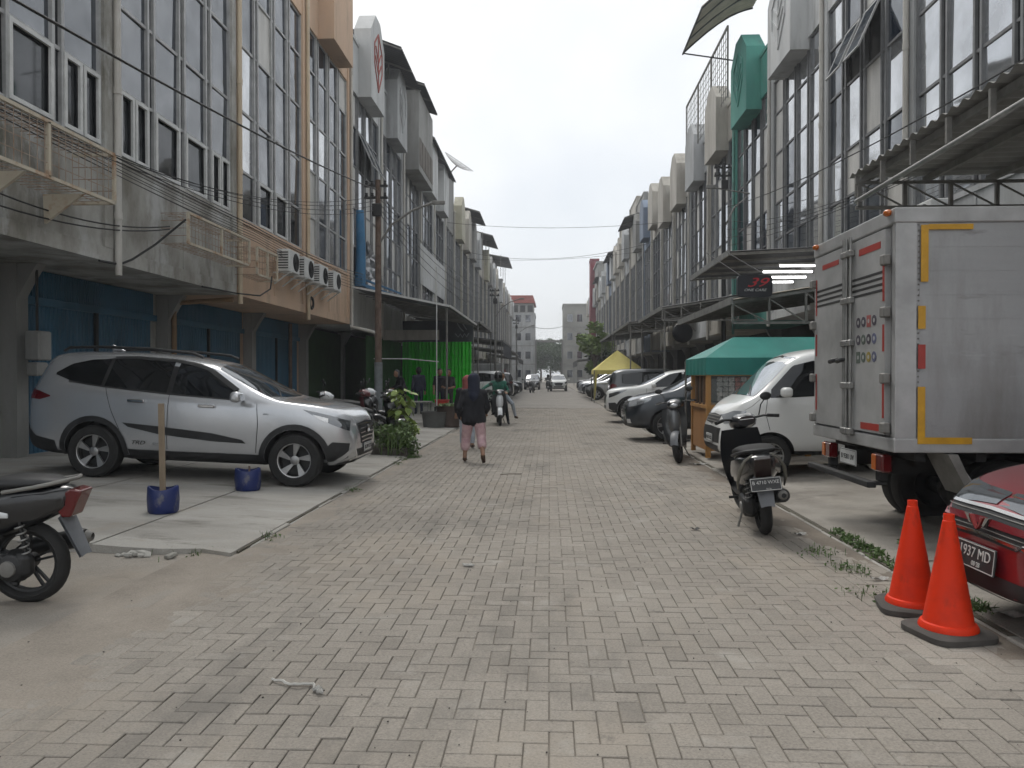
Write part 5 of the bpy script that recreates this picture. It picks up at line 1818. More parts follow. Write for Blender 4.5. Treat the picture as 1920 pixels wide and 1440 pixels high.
# yellow pop-up tent
YELF = mat('yellow_canopy_fabric', (0.62, 0.55, 0.16), .7, scale=1.5, col2=(.55, .47, .13))
t = thing('canopy_tent', 'pale yellow pop-up tent on the right side of the street', 'tent', (0, 0, 0))
yx0, yx1, yy0, yy1, ez = 2.45, 5.2, 42.2, 45.0, 1.82
ap = ((yx0 + yx1) / 2, (yy0 + yy1) / 2, 2.95)
C4 = [(yx0, yy0, ez), (yx1, yy0, ez), (yx1, yy1, ez), (yx0, yy1, ez)]
for a in range(4):
    tri_panel([C4[a], C4[(a + 1) % 4], ap, ap], 'roof_panel', t, YELF, .08)
    A, B = Vector(C4[a]), Vector(C4[(a + 1) % 4])
    MB().grid(lambda u, v: A.lerp(B, u) - Vector((0, 0, .002 + .22 * v)), 12, 2).build('valance', YELF, t)
    MB().tube([(A.x, A.y, groundz(3) - .02), (A.x, A.y, ez)], .03, 8).build('leg', GREYSTEEL, t)
MB().grid(lambda u, v: (yx0 - .04 + .22 * u * (1 - .6 * v), yy0 - .02 + .03 * math.sin(u * 9), ez - .2 - 1.4 * v), 8, 10).build('gathered_curtain', YELF, t, smooth=60)

# left: dark canopy with green curtain and the people under it
NAVY = mat('dark_blue_sheet', (0.085, 0.095, 0.115), .65, scale=1.2)
t = thing('shop_canopy', 'dark flat canopy with white front edge over the green curtain', 'awning', (0, 0, 0))
MB().grid(lambda u, v: (-6.95 + 3.45 * v, 26.75 + 9.85 * u, 4.62 - .7 * v), 6, 6).build('roof_sheet', NAVY, t)
MB().bar((-6.95, 26.72, 4.64), (-3.48, 26.72, 3.94), .05, .07).build('side_rail', WFRAME, t)
MB().bar((-3.47, 26.7, 3.94), (-3.47, 36.6, 3.94), .05, .07).build('front_rail', WFRAME, t)
for i in range(9):
    MB().bar((-3.5, 27.6 + i * 1.1, 3.83), (-6.9, 27.6 + i * 1.1, 4.5), .045).build('rafter', GREYSTEEL, t)
MB().box(-6.95, -3.6, 36.2, 36.25, 3.0, 4.1).build('end_panel', NAVY, t)
MB().box(-6.95, -4.6, 31.9, 31.95, 3.0, 3.42).build('fascia', BEIGEW, t)
for y_ in (26.9, 36.3):
    MB().tube([(-3.6, y_, groundz(3.6)), (-3.6, y_, 3.9)], .035, 8).build('post', GREYSTEEL, t)
GREENC = mat('bright_green_fabric', (0.03, 0.66, 0.02), .75, scale=2, col2=(.02, .50, .015), stretch=(1, 1, .2), trans=0)
MB().grid(lambda u, v: (-6.9 + 3.25 * u, 35.9 + .07 * math.sin(u * 120) * (.5 + .5 * v) + .04 * math.sin(u * 41), 3.1 - 2.85 * v), 200, 4).build('green_curtain', GREENC, None, smooth=60)
gc = bpy.data.objects['green_curtain']
tag(gc, 'bright green pleated curtain hanging under the dark canopy', 'curtain')
# graffiti-like white scribble on the underside panel
sc = MB()
for pts in ([(-4.35, 3.98), (-4.2, 3.75), (-4.05, 3.60)], [(-4.1, 4.0), (-3.98, 3.8), (-3.9, 3.68)], [(-4.45, 3.5), (-4.3, 3.34), (-4.2, 3.48), (-4.1, 3.32), (-4.0, 3.5), (-3.9, 3.35), (-3.8, 3.52)]):
    sc.tube([(x_, 36.17, z_) for x_, z_ in pts], .03, 6)
o_ = sc.build('scribble', mat('faded_white_paint', (.30, .32, .35), .7), t)
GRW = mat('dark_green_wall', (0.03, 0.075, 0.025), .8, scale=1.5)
MB().grid(lambda u, v: (-6.98 + .03 * math.sin(u * 200), 29.0 + 7.0 * u, 3.05 - 2.8 * v), 200, 2).build('side_panel', mat('shaded_green_sheet', (.02, .10, .02), .7, scale=2), t, smooth=60)  # darker copy of the curtain green, canopy shade put into the colour
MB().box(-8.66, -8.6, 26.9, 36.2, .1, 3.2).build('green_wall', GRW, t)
# drain elbow from the peach building
t = thing('drain_pipe', 'white plastic drain pipe bending down beside the street pole', 'pipe', (0, 0, 0))
MB().tube([(-6.93, 26.55, 3.22), (-6.15, 26.5, 3.04), (-6.03, 26.5, 2.98), (-6.0, 26.5, 2.85), (-5.96, 26.5, 1.3)], .065, 10).build('pipe_run', PIPEW, t, smooth=50)
t = thing('downpipe', 'tan downpipe beside the concrete column behind the silver car', 'pipe', (0, 0, 0))
MB().tube([(-8.42, 16.9, .2), (-8.42, 16.9, 3.05), (-8.36, 16.9, 3.14), (-7.1, 17.0, 3.22)], .055, 10).build('pipe_run', mat('tan_pipe', (.32, .20, .11), .6), t, smooth=50)
t = thing('downpipe', 'rust-brown downpipe between the blue shutters under the air conditioners', 'pipe', (0, 0, 0))
MB().tube([(-8.40, 24.6, .2), (-8.40, 24.6, 3.2)], .06, 10).build('pipe_run', RUST, t, smooth=50)
# meter cabinet on the nearest column at the left edge
t = thing('meter_cabinet', 'small grey electric meter cabinets on the column at the left edge', 'meter', (-8.30, 11.98, 0))
MB().cbox(-.02, .22, -.16, .16, 1.75, 2.22, .02).build('upper_cabinet', GREYW, t)
MB().cbox(-.02, .18, -.13, .13, 1.50, 1.72, .02).build('lower_cabinet', GREYW, t)
MB().tube([(.08, 0, 2.2), (.08, 0, 3.2)], .02, 6).build('conduit', BLACKM, t)
t = thing('hose_coil', 'coiled grey hose hanging low on the column at the left edge', 'hose', (-8.28, 12.0, 0))
hx = [(.06 + .01 * i / 10, .17 * math.cos(i * .35), .62 + .2 * math.sin(i * .35)) for i in range(70)]
MB().tube(hx, .018, 6).build('hose', GREYW, t, smooth=60)

# utility poles with lamp arms
def pole(label, x, y, h, arm, m=RUST, r=.085, wrap=True):
    t = thing('utility_pole', label, 'utility pole', (x, y, groundz(x) if abs(x) > 2.62 else 0))
    MB().tube([(0, 0, -.1), (0, 0, h * .45), (0, 0, h)], [r * 1.15, r, r * .8], 12).build('shaft', m, t, smooth=50)
    if wrap:
        MB().tube([(0, 0, .35), (0, 0, 1.75)], r * 1.25, 12).build('poster_wrap', mat('peeling_grey_paper', (.20, .22, .23), .8, scale=6), t, smooth=50)
    MB().tube([(0, 0, h * .74), (.35, -.05, h * .82), (.9, -.1, h * .875), (arm, -.1, h * .905)], .03, 8).build('lamp_arm', GREYSTEEL, t, smooth=50)
    MB().cbox(arm - .05, arm + .28, -.14, -.06, h * .897, h * .911, .012).build('lamp_head', GREYSTEEL, t)
    for z_ in (h - .15, h - .45):
        MB().box(-.35, .25, -.03, .03, z_ - .03, z_ + .03).build('cross_arm', BLACKM, t)
        for q in (-.3, -.15, .18):
            MB().lathe([(.03, 0), (.045, .03), (.03, .06), (.04, .09)], 10, (q, 0, z_ + .03)).build('insulator', BLACKM, t)
    MB().cbox(-.12, .12, -.16, -.08, h - .95, h - .62, .02).build('junction_box', BLACKM, t)
    return t


pole('rusty street pole with lamp arm before the dark canopy', -4.37, 19.5, 6.4, 1.45)
pole('second street pole with curved lamp arm, past the green curtain', -3.3, 47, 6.8, 1.5, GREYSTEEL, .07, False)
pole('third, distant street pole on the left', -3.2, 75, 7.0, 1.5, GREYSTEEL, .07, False)
pole('grey street pole against the green shophouse on the right', 6.3, 28.2, 9.0, -.6, BLACKM, .08, False)
t = thing('thin_pole', 'thin white pole standing in front of the green curtain', 'pole', (-3.53, 24.0, groundz(3.53)))
MB().tube([(0, 0, -.02), (0, 0, 4.85)], .018, 6).build('shaft', WFRAME, t)
MB().tube([(-2.0, .02, 1.98), (-.9, .02, 1.97), (.06, .02, 1.88)], .014, 6).build('cross_stick', WFRAME, t)

# air conditioners on the peach parapet
def aircon(label, y, x=-6.93, z=4.12, grp='air conditioners on the peach wall'):
    t = thing('air_conditioner', label, 'air conditioner', (x, y, z), group=grp)
    MB().cbox(.12, .44, -.40, .40, 0, .56, .015).build('case', WFRAME, t)
    rg = MB()
    for k in range(4):
        rg.lathe([(.06 + .05 * k, .442), (.06 + .05 * k, .452), (.052 + .05 * k, .452), (.052 + .05 * k, .442)], 24, (0, .12, .28), 'x', ring=True)
    rg.build('fan_guard', PLASTIC, t)
    MB().lathe([(.235, .4405), (.235, .4415)], 24, (0, .12, .28), 'x').build('fan_recess', DARKIN, t)
    for k in range(7):
        MB().box(.16, .41, -.4035, -.4005, .07 + k * .065, .10 + k * .065).build('louvre', PLASTIC, t)
    for s in (-.3, .3):
        MB().prism([(0, -.03), (.46, -.03), (.46, 0), (0, 0)], s - .02, s + .02, 'xz').build('bracket', WFRAME, t)
        MB().bar((.02, s, -.30), (.40, s, -.03), .03).build('bracket_stay', WFRAME, t)
    return t


for i, y_ in enumerate((19.35, 20.6, 21.95, 23.35)):
    aircon('%s air conditioner from the camera on the peach wall' % ORD[i], y_)
aircon('air conditioner on the pale wall above the box truck', 14.0, 7.0, 4.0, None).rotation_euler = (0, 0, math.pi)
MB().lathe([(.17, 0), (.2, .03), (.17, .06), (.12, .05), (.12, .01)], 20, (-6.94, 22.1, 3.62), 'x', ring=True).build('hose_coil', CABLE)
tag(bpy.data.objects['hose_coil.001'], 'small black cable coil hanging below the air conditioners', 'cable')

# rusty wire cages bolted to the concrete parapet
WIRE = mat('cage_wire', (.36, .32, .27), .7, scale=8, col2=(.25, .15, .09))


def cage(label, y0, y1, z0, z1, dep, brackets=True):
    t = thing('steel_cage', label, 'cage', (-6.96, 0, 0))
    w_ = MB()
    n = int((y1 - y0) / .14)
    for i in range(n + 1):
        y = y0 + (y1 - y0) * i / n
        w_.tube([(0, y, z0), (dep, y, z0), (dep, y, z1), (0, y, z1)], .006, 5)
    for z in (z0 + (z1 - z0) * q / 4 for q in range(5)):
        w_.tube([(0, y0, z), (dep, y0, z), (dep, y1, z), (0, y1, z)], .006, 5)
    for x in (dep * .33, dep * .66):
        w_.tube([(x, y0, z1), (x, y1, z1)], .006, 5)
        w_.tube([(x, y0, z0), (x, y1, z0)], .006, 5)
    w_.build('wire_mesh', WIRE, t, kind='stuff')
    for a, b in (((dep, y0, z0), (dep, y1, z0)), ((dep, y0, z1), (dep, y1, z1)), ((dep, y0, z0), (dep, y0, z1)), ((dep, y1, z0), (dep, y1, z1)), ((dep, (y0 + y1) / 2, z0), (dep, (y0 + y1) / 2, z1)), ((0, y1, z0), (dep, y1, z0)), ((0, y1, z1), (dep, y1, z1))):
        MB().bar(a, b, .045).build('frame_bar', RUSTW, t)
    if brackets:
        for y in (y0 + (y1 - y0) * .38, y0 + (y1 - y0) * .78):
            MB().prism([(0, z0 - .02), (dep * .92, z0 - .02), (.02, z0 - .42)], y - .025, y + .025, 'xz').build('bracket', RUSTW, t)
    return t


cage('large rust-stained wire cage on the concrete wall at top left', 8.0, 10.95, 4.02, 4.72, .62)
cage('smaller rusty wire cage above the silver car', 13.5, 16.3, 3.88, 4.42, .5, False)
cage('narrow rusty wire cage at the corner of the peach wall', 16.75, 18.0, 3.75, 4.35, .5, False)

# cables
def cable(label, pts, r=.012, grp=None, name='power_cable'):
    t = tag(MB().tube(pts, r, 5).build(name, CABLE, None, smooth=60), label, 'cable', grp)
    return t


cr_ = random.Random(5)
cable('thick black cable slanting from upper left to the pole top', catenary((-4.3, 5.2, 4.45), (-4.4, 19.5, 6.25), .12), .015)
for i in range(7):
    z_ = 5.0 - .07 * i
    a = (-6.75 + .05 * i, 3.0, z_ + .18)
    b = (-6.8 + .03 * i, 17.2, z_ - .05)
    c = (-4.5, 19.5, 6.2 - .08 * i)
    d_ = (-6.6, 27.0, 5.1 - .1 * i)
    cable('thin black cable of the bundle strung along the left window sills', catenary(a, b, .08 + .06 * cr_.random(), 16) + catenary(b, d_, .12, 10)[1:], (.007 if i else .013), 'cables along the left window sills')
for i in range(4):
    cable('thin black cable running from the pole top to the left facade', catenary((-4.4, 19.5, 6.1 - .12 * i), (-6.85, 12.5 - i * 1.5, 5.0 - .05 * i), .35 + .1 * i), .007, 'cables from the pole to the facade')
    cable('thin black cable running from the pole top along the street beyond', catenary((-4.4, 19.5, 6.1 - .12 * i), (-3.3, 47, 6.6 - .14 * i), .5 + .2 * i), .009, 'cables from pole to pole')
cable('sagging black cable across the stained concrete, upper one', catenary((-6.9, 8.6, 3.85), (-6.85, 13.6, 4.2), .22), .012)
cable('sagging black cable across the stained concrete, lower one', catenary((-6.9, 7.5, 3.75), (-6.85, 13.6, 4.15), .28), .012)
cable('thick cable drooping from the small cage to the soffit', [(-6.5, 13.5, 4.3), (-6.75, 12.9, 3.75), (-6.88, 12.4, 3.42), (-6.92, 12.1, 3.30), (-6.9, 11.5, 3.27)], .02)
cable('black cable looping under the peach wall corner', [(-6.4, 17.5, 3.8), (-6.4, 17.4, 3.5), (-6.5, 17.0, 3.3), (-6.7, 16.2, 3.27), (-6.9, 15.0, 3.28)], .018)
cable('upper cable spanning the street between the rows', catenary((-6.9, 52, 11.9), (6.9, 46, 10.6), .35), .013)
cable('lower cable spanning the street between the rows', catenary((-6.9, 60, 11.3), (6.9, 48, 9.9), .9), .013)
cable('third thin cable spanning the street, lowest of the near ones', catenary((-6.9, 64, 11.3), (6.9, 58, 10.8), .35), .012)
cable('faint cable between the two far end blocks', catenary((-2.8, 150, 11.0), (2.7, 150, 11.2), .4), .04)
cable('black cable slanting over the right facade to the green shophouse', catenary((6.35, 7.0, 5.6), (6.4, 28.2, 7.6), .35), .013)
for i in range(4):
    cable('thin black cable along the right facade above the canopies', catenary((6.55 + .1 * i, 8.0, 4.9 + .12 * i), (6.4, 28.2, 6.2 + .3 * i), .3 + .12 * i), .008, 'cables along the right facade')

# rooftop things and facade dressing
def roof_canopy(label, side, x0, x1, y0, y1, z0, z1, m=SHEETD):
    t = thing('roof_canopy', label, 'canopy', (0, 0, 0), group='sheet canopies on the roofs')
    corr(y0, y1, 20, .03, lambda u, v: (side * (x0 + (x1 - x0) * v), u, z0 + (z1 - z0) * v)).build('roof_sheet', m, t, smooth=60)
    for y in (y0 + .1, (y0 + y1) / 2, y1 - .1):
        MB().bar((side * x0, y, z0 - .06), (side * x1, y, z1 - .06), .06).build('rafter', GREYSTEEL, t)
        MB().bar((side * (x0 + 1.0), y, z0 - 2.4), (side * (x0 + 1.0), y, z0 + .35), .06).build('prop', GREYSTEEL, t)
    xa = side * 7.35
    xb = side * 8.6
    MB().box(min(xa, xb), max(xa, xb), y0 + .2, y1 - .2, 11.5, min(z0, z1) + .25).build('enclosure', GREYW, t)


roof_canopy('dark sheet canopy over the pale grey shophouse roof, first on the left', -1, 5.9, 8.5, 30.5, 35.2, 14.6, 15.6)
roof_canopy('dark sheet canopy next along the left roofs', -1, 5.9, 8.5, 36.2, 40.5, 15.3, 16.2)
roof_canopy('long dark lean-to on the left roofs past the brown block', -1, 6.2, 8.6, 41.5, 51, 14.4, 16.0)
roof_canopy('small dark roof canopy beyond the satellite dish', -1, 5.8, 8.5, 64, 70, 15.2, 16.0)
roof_canopy('second small roof canopy beyond the satellite dish', -1, 5.6, 8.5, 76, 84, 15.4, 16.2)
roof_canopy('far roof canopy jutting over the left row', -1, 5.2, 8.5, 98, 108, 16.6, 17.2)
roof_canopy('dark roof canopy on the right row, past the gable boxes', 1, 6.0, 8.5, 62, 68, 14.2, 15.0)
roof_canopy('farther dark roof canopy on the right row', 1, 6.2, 8.5, 82, 90, 14.6, 15.2)
roof_canopy('rounded roof canopy far along the right row', 1, 6.2, 8.5, 104, 112, 14.8, 15.4)
t = thing('curved_canopy', 'curved corrugated canopy on a steel frame above the green shophouse', 'canopy', (0, 0, 0))
corr(26.4, 30.2, 20, .03, lambda u, v: (5.15 + 2.65 * v, u, 14.0 + 1.7 * math.sin(v * 1.4))).build('roof_sheet', TRANSL, t, smooth=60)
for y in (26.5, 27.7, 28.9, 30.1):
    MB().tube([(5.15 + 2.65 * v / 6, y, 13.95 + 1.7 * math.sin(v / 6 * 1.4)) for v in range(7)], .03, 6).build('rib', BLACKM, t)
MB().bar((5.15, 26.4, 13.95), (5.15, 30.2, 13.95), .05).build('front_rail', BLACKM, t)
MB().bar((5.15, 30.1, 13.95), (7.3, 30.1, 13.6), .04).build('tie_bar', BLACKM, t)
t = thing('rooftop_fence', 'wire mesh rooftop fence beyond the green shophouse', 'fence', (0, 0, 0))
fm = MB()
for i in range(26):
    y = 30.3 + i * .36
    fm.tube([(6.9, y, 12.3), (6.9, y, 15.0)], .012, 4)
for i in range(9):
    fm.tube([(6.9, 30.3, 12.4 + .32 * i), (6.9, 39.3, 12.4 + .32 * i)], .012, 4)
fm.build('wire_mesh', GREYSTEEL, t, kind='stuff')
for y in (30.3, 33.3, 36.3, 39.3):
    MB().bar((6.9, y, 12.3), (6.9, y, 15.05), .06).build('post', GREYSTEEL, t)
MB().bar((6.9, 30.3, 15.05), (6.9, 39.3, 15.05), .07).build('top_rail', GREYSTEEL, t)
t = thing('satellite_dish', 'large wire satellite dish on the left roofs', 'satellite dish', (-6.4, 53, 16.0), (R(10), R(35), 0))
dm = MB()
for k in range(1, 6):
    r_ = 1.15 * k / 5
    dm.tube([(r_ * math.cos(a / 24 * 6.2832), r_ * math.sin(a / 24 * 6.2832), .25 * r_ * r_) for a in range(25)], .012, 4)
for a in range(16):
    dm.tube([(r_ * math.cos(a / 16 * 6.2832), r_ * math.sin(a / 16 * 6.2832), .25 * r_ * r_) for r_ in (.05, .4, .8, 1.15)], .01, 4)
dm.build('dish_mesh', GREYSTEEL, t, kind='stuff')
MB().tube([(0, 0, 0), (-.3, 0, -1.6)], .05, 8).build('mast', GREYSTEEL, t)
t = thing('balcony_block', 'brown-grey enclosed balcony high on the grey shophouse', 'balcony', (-7.0, 36.5, 0))
MB().box(-.1, .75, .2, 4.6, 11.4, 15.2).build('block', GREYW, t)
for k in range(5):
    MB().box(.752, .77, .4 + k * .84, 1.1 + k * .84, 11.7, 13.0).build('shutter_panel', mat('brown_slats', (.16, .14, .12), .8), t)
t = thing('blank_board', 'large blank white board across the upper windows on the left', 'board', (-6.93, 41.0, 0))
MB().box(0, .06, 0, 9.4, 6.45, 8.6).build('panel', WHITEW, t)
BLT = mat('blue_tarpaulin', (.05, .19, .36), .6, scale=2)
t = thing('folded_tarpaulin', 'rolled blue tarpaulin standing against the white shophouse', 'tarpaulin', (-6.85, 27.2, 0))
MB().tube([(.1, 0, 4.7), (.12, .05, 6.0), (.1, 0, 7.4)], [.2, .17, .14], 10).build('roll', BLT, t, smooth=60)
MB().bar((.15, -.2, 4.75), (.9, 3.4, 4.6), .12).build('frame_bar', BLT, t)
MB().bar((.2, -.2, 4.95), (.9, 3.4, 4.8), .06).build('frame_bar', BLT, t)
FOIL = mat('silver_plastic_sheet', (.42, .43, .44), .35, scale=5, metal=.3, col2=(.22, .22, .23))
fr_ = random.Random(4)
fo = [[(.18 + fr_.uniform(-.10, .16), .5 + i * .25 + fr_.uniform(-.05, .05), 4.8 + j * .22 + fr_.uniform(-.05, .05) - .012 * i * j) for j in range(9)] for i in range(11)]
tag(MB().grid(lambda u, v: fo[round(u * 10)][round(v * 8)], 10, 8).build('plastic_sheet', FOIL, None, loc=(-6.85, 27.1, 0)), 'crumpled silver plastic sheet hanging beside the blue tarpaulin', 'plastic sheet')
# ------------------------------------------------------------------ street end: blocks, tower, gate beam, trees
def end_block(label, x0, x1, y0, y1, h, m, side):
    t = thing('end_building', label, 'building', (0, y0, 0))
    MB().box(x0, x1, 0, y1 - y0, -.1, h).build('wall', m, t)
    MB().box(x0 - .12, x1 + .12, -.12, y1 - y0 + .12, h, h + .35).build('parapet', m, t)
    for k in range(1, 4):
        MB().box(x0 - .03, x1 + .03, -.05, 0, k * 3.6 + .1, k * 3.6 + .28).build('floor_band', GREYW, t)
    xi = x1 if side < 0 else x0
    for k in range(4):
        for j in range(2):
            xc = xi - side * -1 * 0 + side * (1.3 + j * 1.9)
            w_ = MB().box(xc - .55, xc + .55, -.04, -.001, k * 3.6 + 1.2, k * 3.6 + 2.7).build('window', ALU, t)
            MB().box(xc - .5, xc + .5, -.055, -.041, k * 3.6 + 1.25, k * 3.6 + 2.65).build('pane', GLASSA, w_)
    return t


lb_ = end_block('concrete end building with red roof closing the left row', -10, -2.85, 150, 160, 13.4, PALEW, -1)
MB().box(-9.6, -3.1, .3, 9, 13.75, 15.7).build('loggia', GREYW, lb_)
for k in range(4):
    MB().box(-8.6 + k * 1.45, -7.6 + k * 1.45, .28, .299, 14.0, 15.3).build('loggia_opening', DARKIN, lb_)
MB().prism([(-10.2, 15.7), (-2.7, 15.7), (-3.2, 17.2), (-9.7, 17.2)], -.2, 10, 'xz').build('roof', mat('red_roof_sheet', (.36, .09, .07), .7), lb_)
end_block('plain concrete end building closing the right row', 2.7, 10, 150, 160, 15.2, mat('end_block_concrete', (.34, .34, .32), .9, scale=.4), 1)
t = thing('sign_tower', 'tall maroon sign tower rising from the right row', 'tower', (0, 0, 0))
MB().box(6.35, 7.7, 120, 123, 3, 19.4).build('shaft', MAROON, t)
MB().box(6.3, 7.75, 119.95, 123.05, 19.4, 19.7).build('cap', MAROON, t)
t = thing('rooftop_block', 'grey rooftop storey beside the maroon tower', 'building', (0, 0, 0))
MB().box(7.0, 10, 112, 119.5, 12, 17.8).build('wall', GREYW, t)
MB().box(6.8, 10.2, 111.8, 119.7, 17.8, 18.1).build('roof_slab', GREYW, t)
t = thing('gate_beam', 'thin steel gate beam between the two end buildings', 'gate', (0, 151, 0))
MB().box(-2.85, 2.7, -.15, .15, 8.1, 8.5).build('beam', GREYSTEEL, t)
MB().box(-2.84, -2.5, -.2, .2, 0, 8.1).build('post', GREYSTEEL, t)
MB().box(2.4, 2.69, -.2, .2, 0, 8.1).build('post', GREYSTEEL, t)

BARK = mat('bark', (.12, .095, .07), .9, scale=5, stretch=(1, 1, .2))
LEAF1 = mat('tree_leaf', (.055, .105, .03), .6, scale=.6, col2=(.02, .045, .015), lo=.35, hi=.65)
LEAF2 = mat('light_leaf', (.25, .33, .10), .6, scale=1.0, col2=(.12, .19, .05))


def leaf_mass(mb, rnd, c, r, n, s):
    for _ in range(n):
        d = Vector((rnd.gauss(0, 1), rnd.gauss(0, 1), rnd.gauss(0, 1))).normalized()
        p = Vector(c) + Vector((d.x * r[0], d.y * r[1], d.z * r[2])) * (rnd.random() ** .45)
        e1 = Vector((rnd.gauss(0, 1), rnd.gauss(0, 1), rnd.gauss(0, .5))).normalized()
        e2 = e1.cross(Vector((rnd.gauss(0, 1), rnd.gauss(0, 1), rnd.gauss(0, 1)))).normalized()
        q = s * rnd.uniform(.6, 1.3)
        mb.add([p - e1 * q, p + e2 * q * .45, p + e1 * q, p - e2 * q * .45], [(0, 1, 2, 3)])


def tree(label, x, y, h, r, seed, n=1500, leaf=LEAF1, s=.28):
    rnd = random.Random(seed)
    t = thing('tree', label, 'tree', (x, y, 0), group='trees in view')
    tk = MB().tube([(0, 0, -.1), (.1, .1, h * .25), (rnd.uniform(-.3, .3), 0, h * .5), (rnd.uniform(-.4, .4), 0, h * .8)], [.28, .2, .14, .05], 9)
    cl = []
    for k in range(9):
        a = k * 2.4
        zz = h * rnd.uniform(.32, .85)
        rr = r * rnd.uniform(.35, .8) * (1 - .4 * abs(zz / h - .6))
        tip = (rr * math.cos(a), rr * math.sin(a), zz)
        tk.tube([(0, 0, zz * .6), (tip[0] * .5, tip[1] * .5, zz * .85), tip], [.09, .06, .02], 6)
        cl.append(tip)
    tk.build('trunk', BARK, t)
    mb = MB()
    for c in cl + [(0, 0, h * .9), (0, 0, h * .6)]:
        q = r * rnd.uniform(.32, .5)
        leaf_mass(mb, rnd, c, (q, q, q * .75), n // 11, s)
    mb.build('crown', leaf, t, recalc=False, kind='stuff')


for i, (x, y, h, r) in enumerate([(-6.5, 172, 9.5, 4.5), (-2.0, 178, 9.8, 4.6), (2.6, 174, 9.0, 4.4), (6.5, 181, 10.5, 4.6), (.2, 188, 10.5, 5.0), (-4.4, 190, 10.8, 5.0), (4.5, 192, 10.6, 5)]):
    tree('%s tree from the left in the green belt closing the street' % ORD[i], x, y, h, r, i + 20, 4200)
tree('light green tree rising behind the yellow tent', 3.7, 62, 6.0, 1.6, 41, 2200, LEAF2, .18)
tree('darker low tree just beyond the light green one', 4.6, 66, 4.6, 1.6, 42, 1800, LEAF1, .2)

# red truck cab and white box van far down on the left
t = thing('delivery_truck', 'red-cabbed truck far down the left side of the street', 'truck', (-4.6, 66, 0))
MB().rings([[(x_, y_, z_) for x_, z_ in ((-.85, .5), (.85, .5), (.85, 1.3), (.78, 2.15), (-.78, 2.15), (-.85, 1.3))] for y_ in (0, 1.7)], True).build('cab', paint('truck_red', (.30, .02, .03), .1), t, bevel=.05)
MB().box(-.7, .7, -.02, -.001, 1.3, 2.0).build('windscreen', SCREEN, t)
MB().box(-.95, .95, 1.8, 5.0, .9, 2.6).build('cargo_box', PALEW, t)
for s in (-1, 1):
    for y_ in (.7, 3.8):
        put_wheel(t, 0, 0, 0, .36, .2, .2, 'ten', STEEL, 1).location = (s * .78, y_, .36)
for o_ in t.children:
    if o_.name.startswith('wheel'):
        o_.rotation_euler = (0, 0, R(-90))
t = thing('white_container', 'plain white box container beside the far awnings on the left', 'container', (-5.2, 60, groundz(5)))
MB().box(-1.3, 1.5, 0, 3, 0, 2.35).build('shell', WHITEW, t)
MB().box(-1.2, 1.4, -.02, -.001, .1, 2.25).build('door_panel', PALEW, t)

# ------------------------------------------------------------------ people
SKIN = mat('skin', (.34, .19, .12), .55, obj=True)
C_BLK = mat('black_cloth', (.016, .017, .022), .9, obj=True, scale=8)
C_NAVY = mat('navy_cloth', (.02, .026, .05), .9, obj=True, scale=8)
C_PINK = mat('pink_cloth', (.62, .45, .46), .85, obj=True, scale=7, col2=(.40, .25, .27))
C_GREEN = mat('green_jacket', (.02, .17, .11), .75, obj=True, scale=7, col2=(.012, .10, .07))
C_WHITE = mat('pale_jeans', (.42, .46, .52), .85, obj=True, scale=8)
C_RED = mat('rust_red_scarf', (.30, .085, .075), .85, obj=True, scale=8)
C_SAND = mat('sandal_brown', (.10, .06, .04), .8, obj=True)
C_HAIR = mat('black_hair', (.012, .011, .011), .6, obj=True)
C_HELM = mat('dark_helmet', (.04, .045, .045), .3, coat=.5, obj=True)
C_GREY = mat('grey_cloth', (.10, .10, .11), .9, obj=True, scale=8)
C_TEE = mat('dark_tee', (.03, .028, .03), .9, obj=True, scale=8)
C_SHORT = mat('dark_shorts', (.035, .03, .03), .9, obj=True)


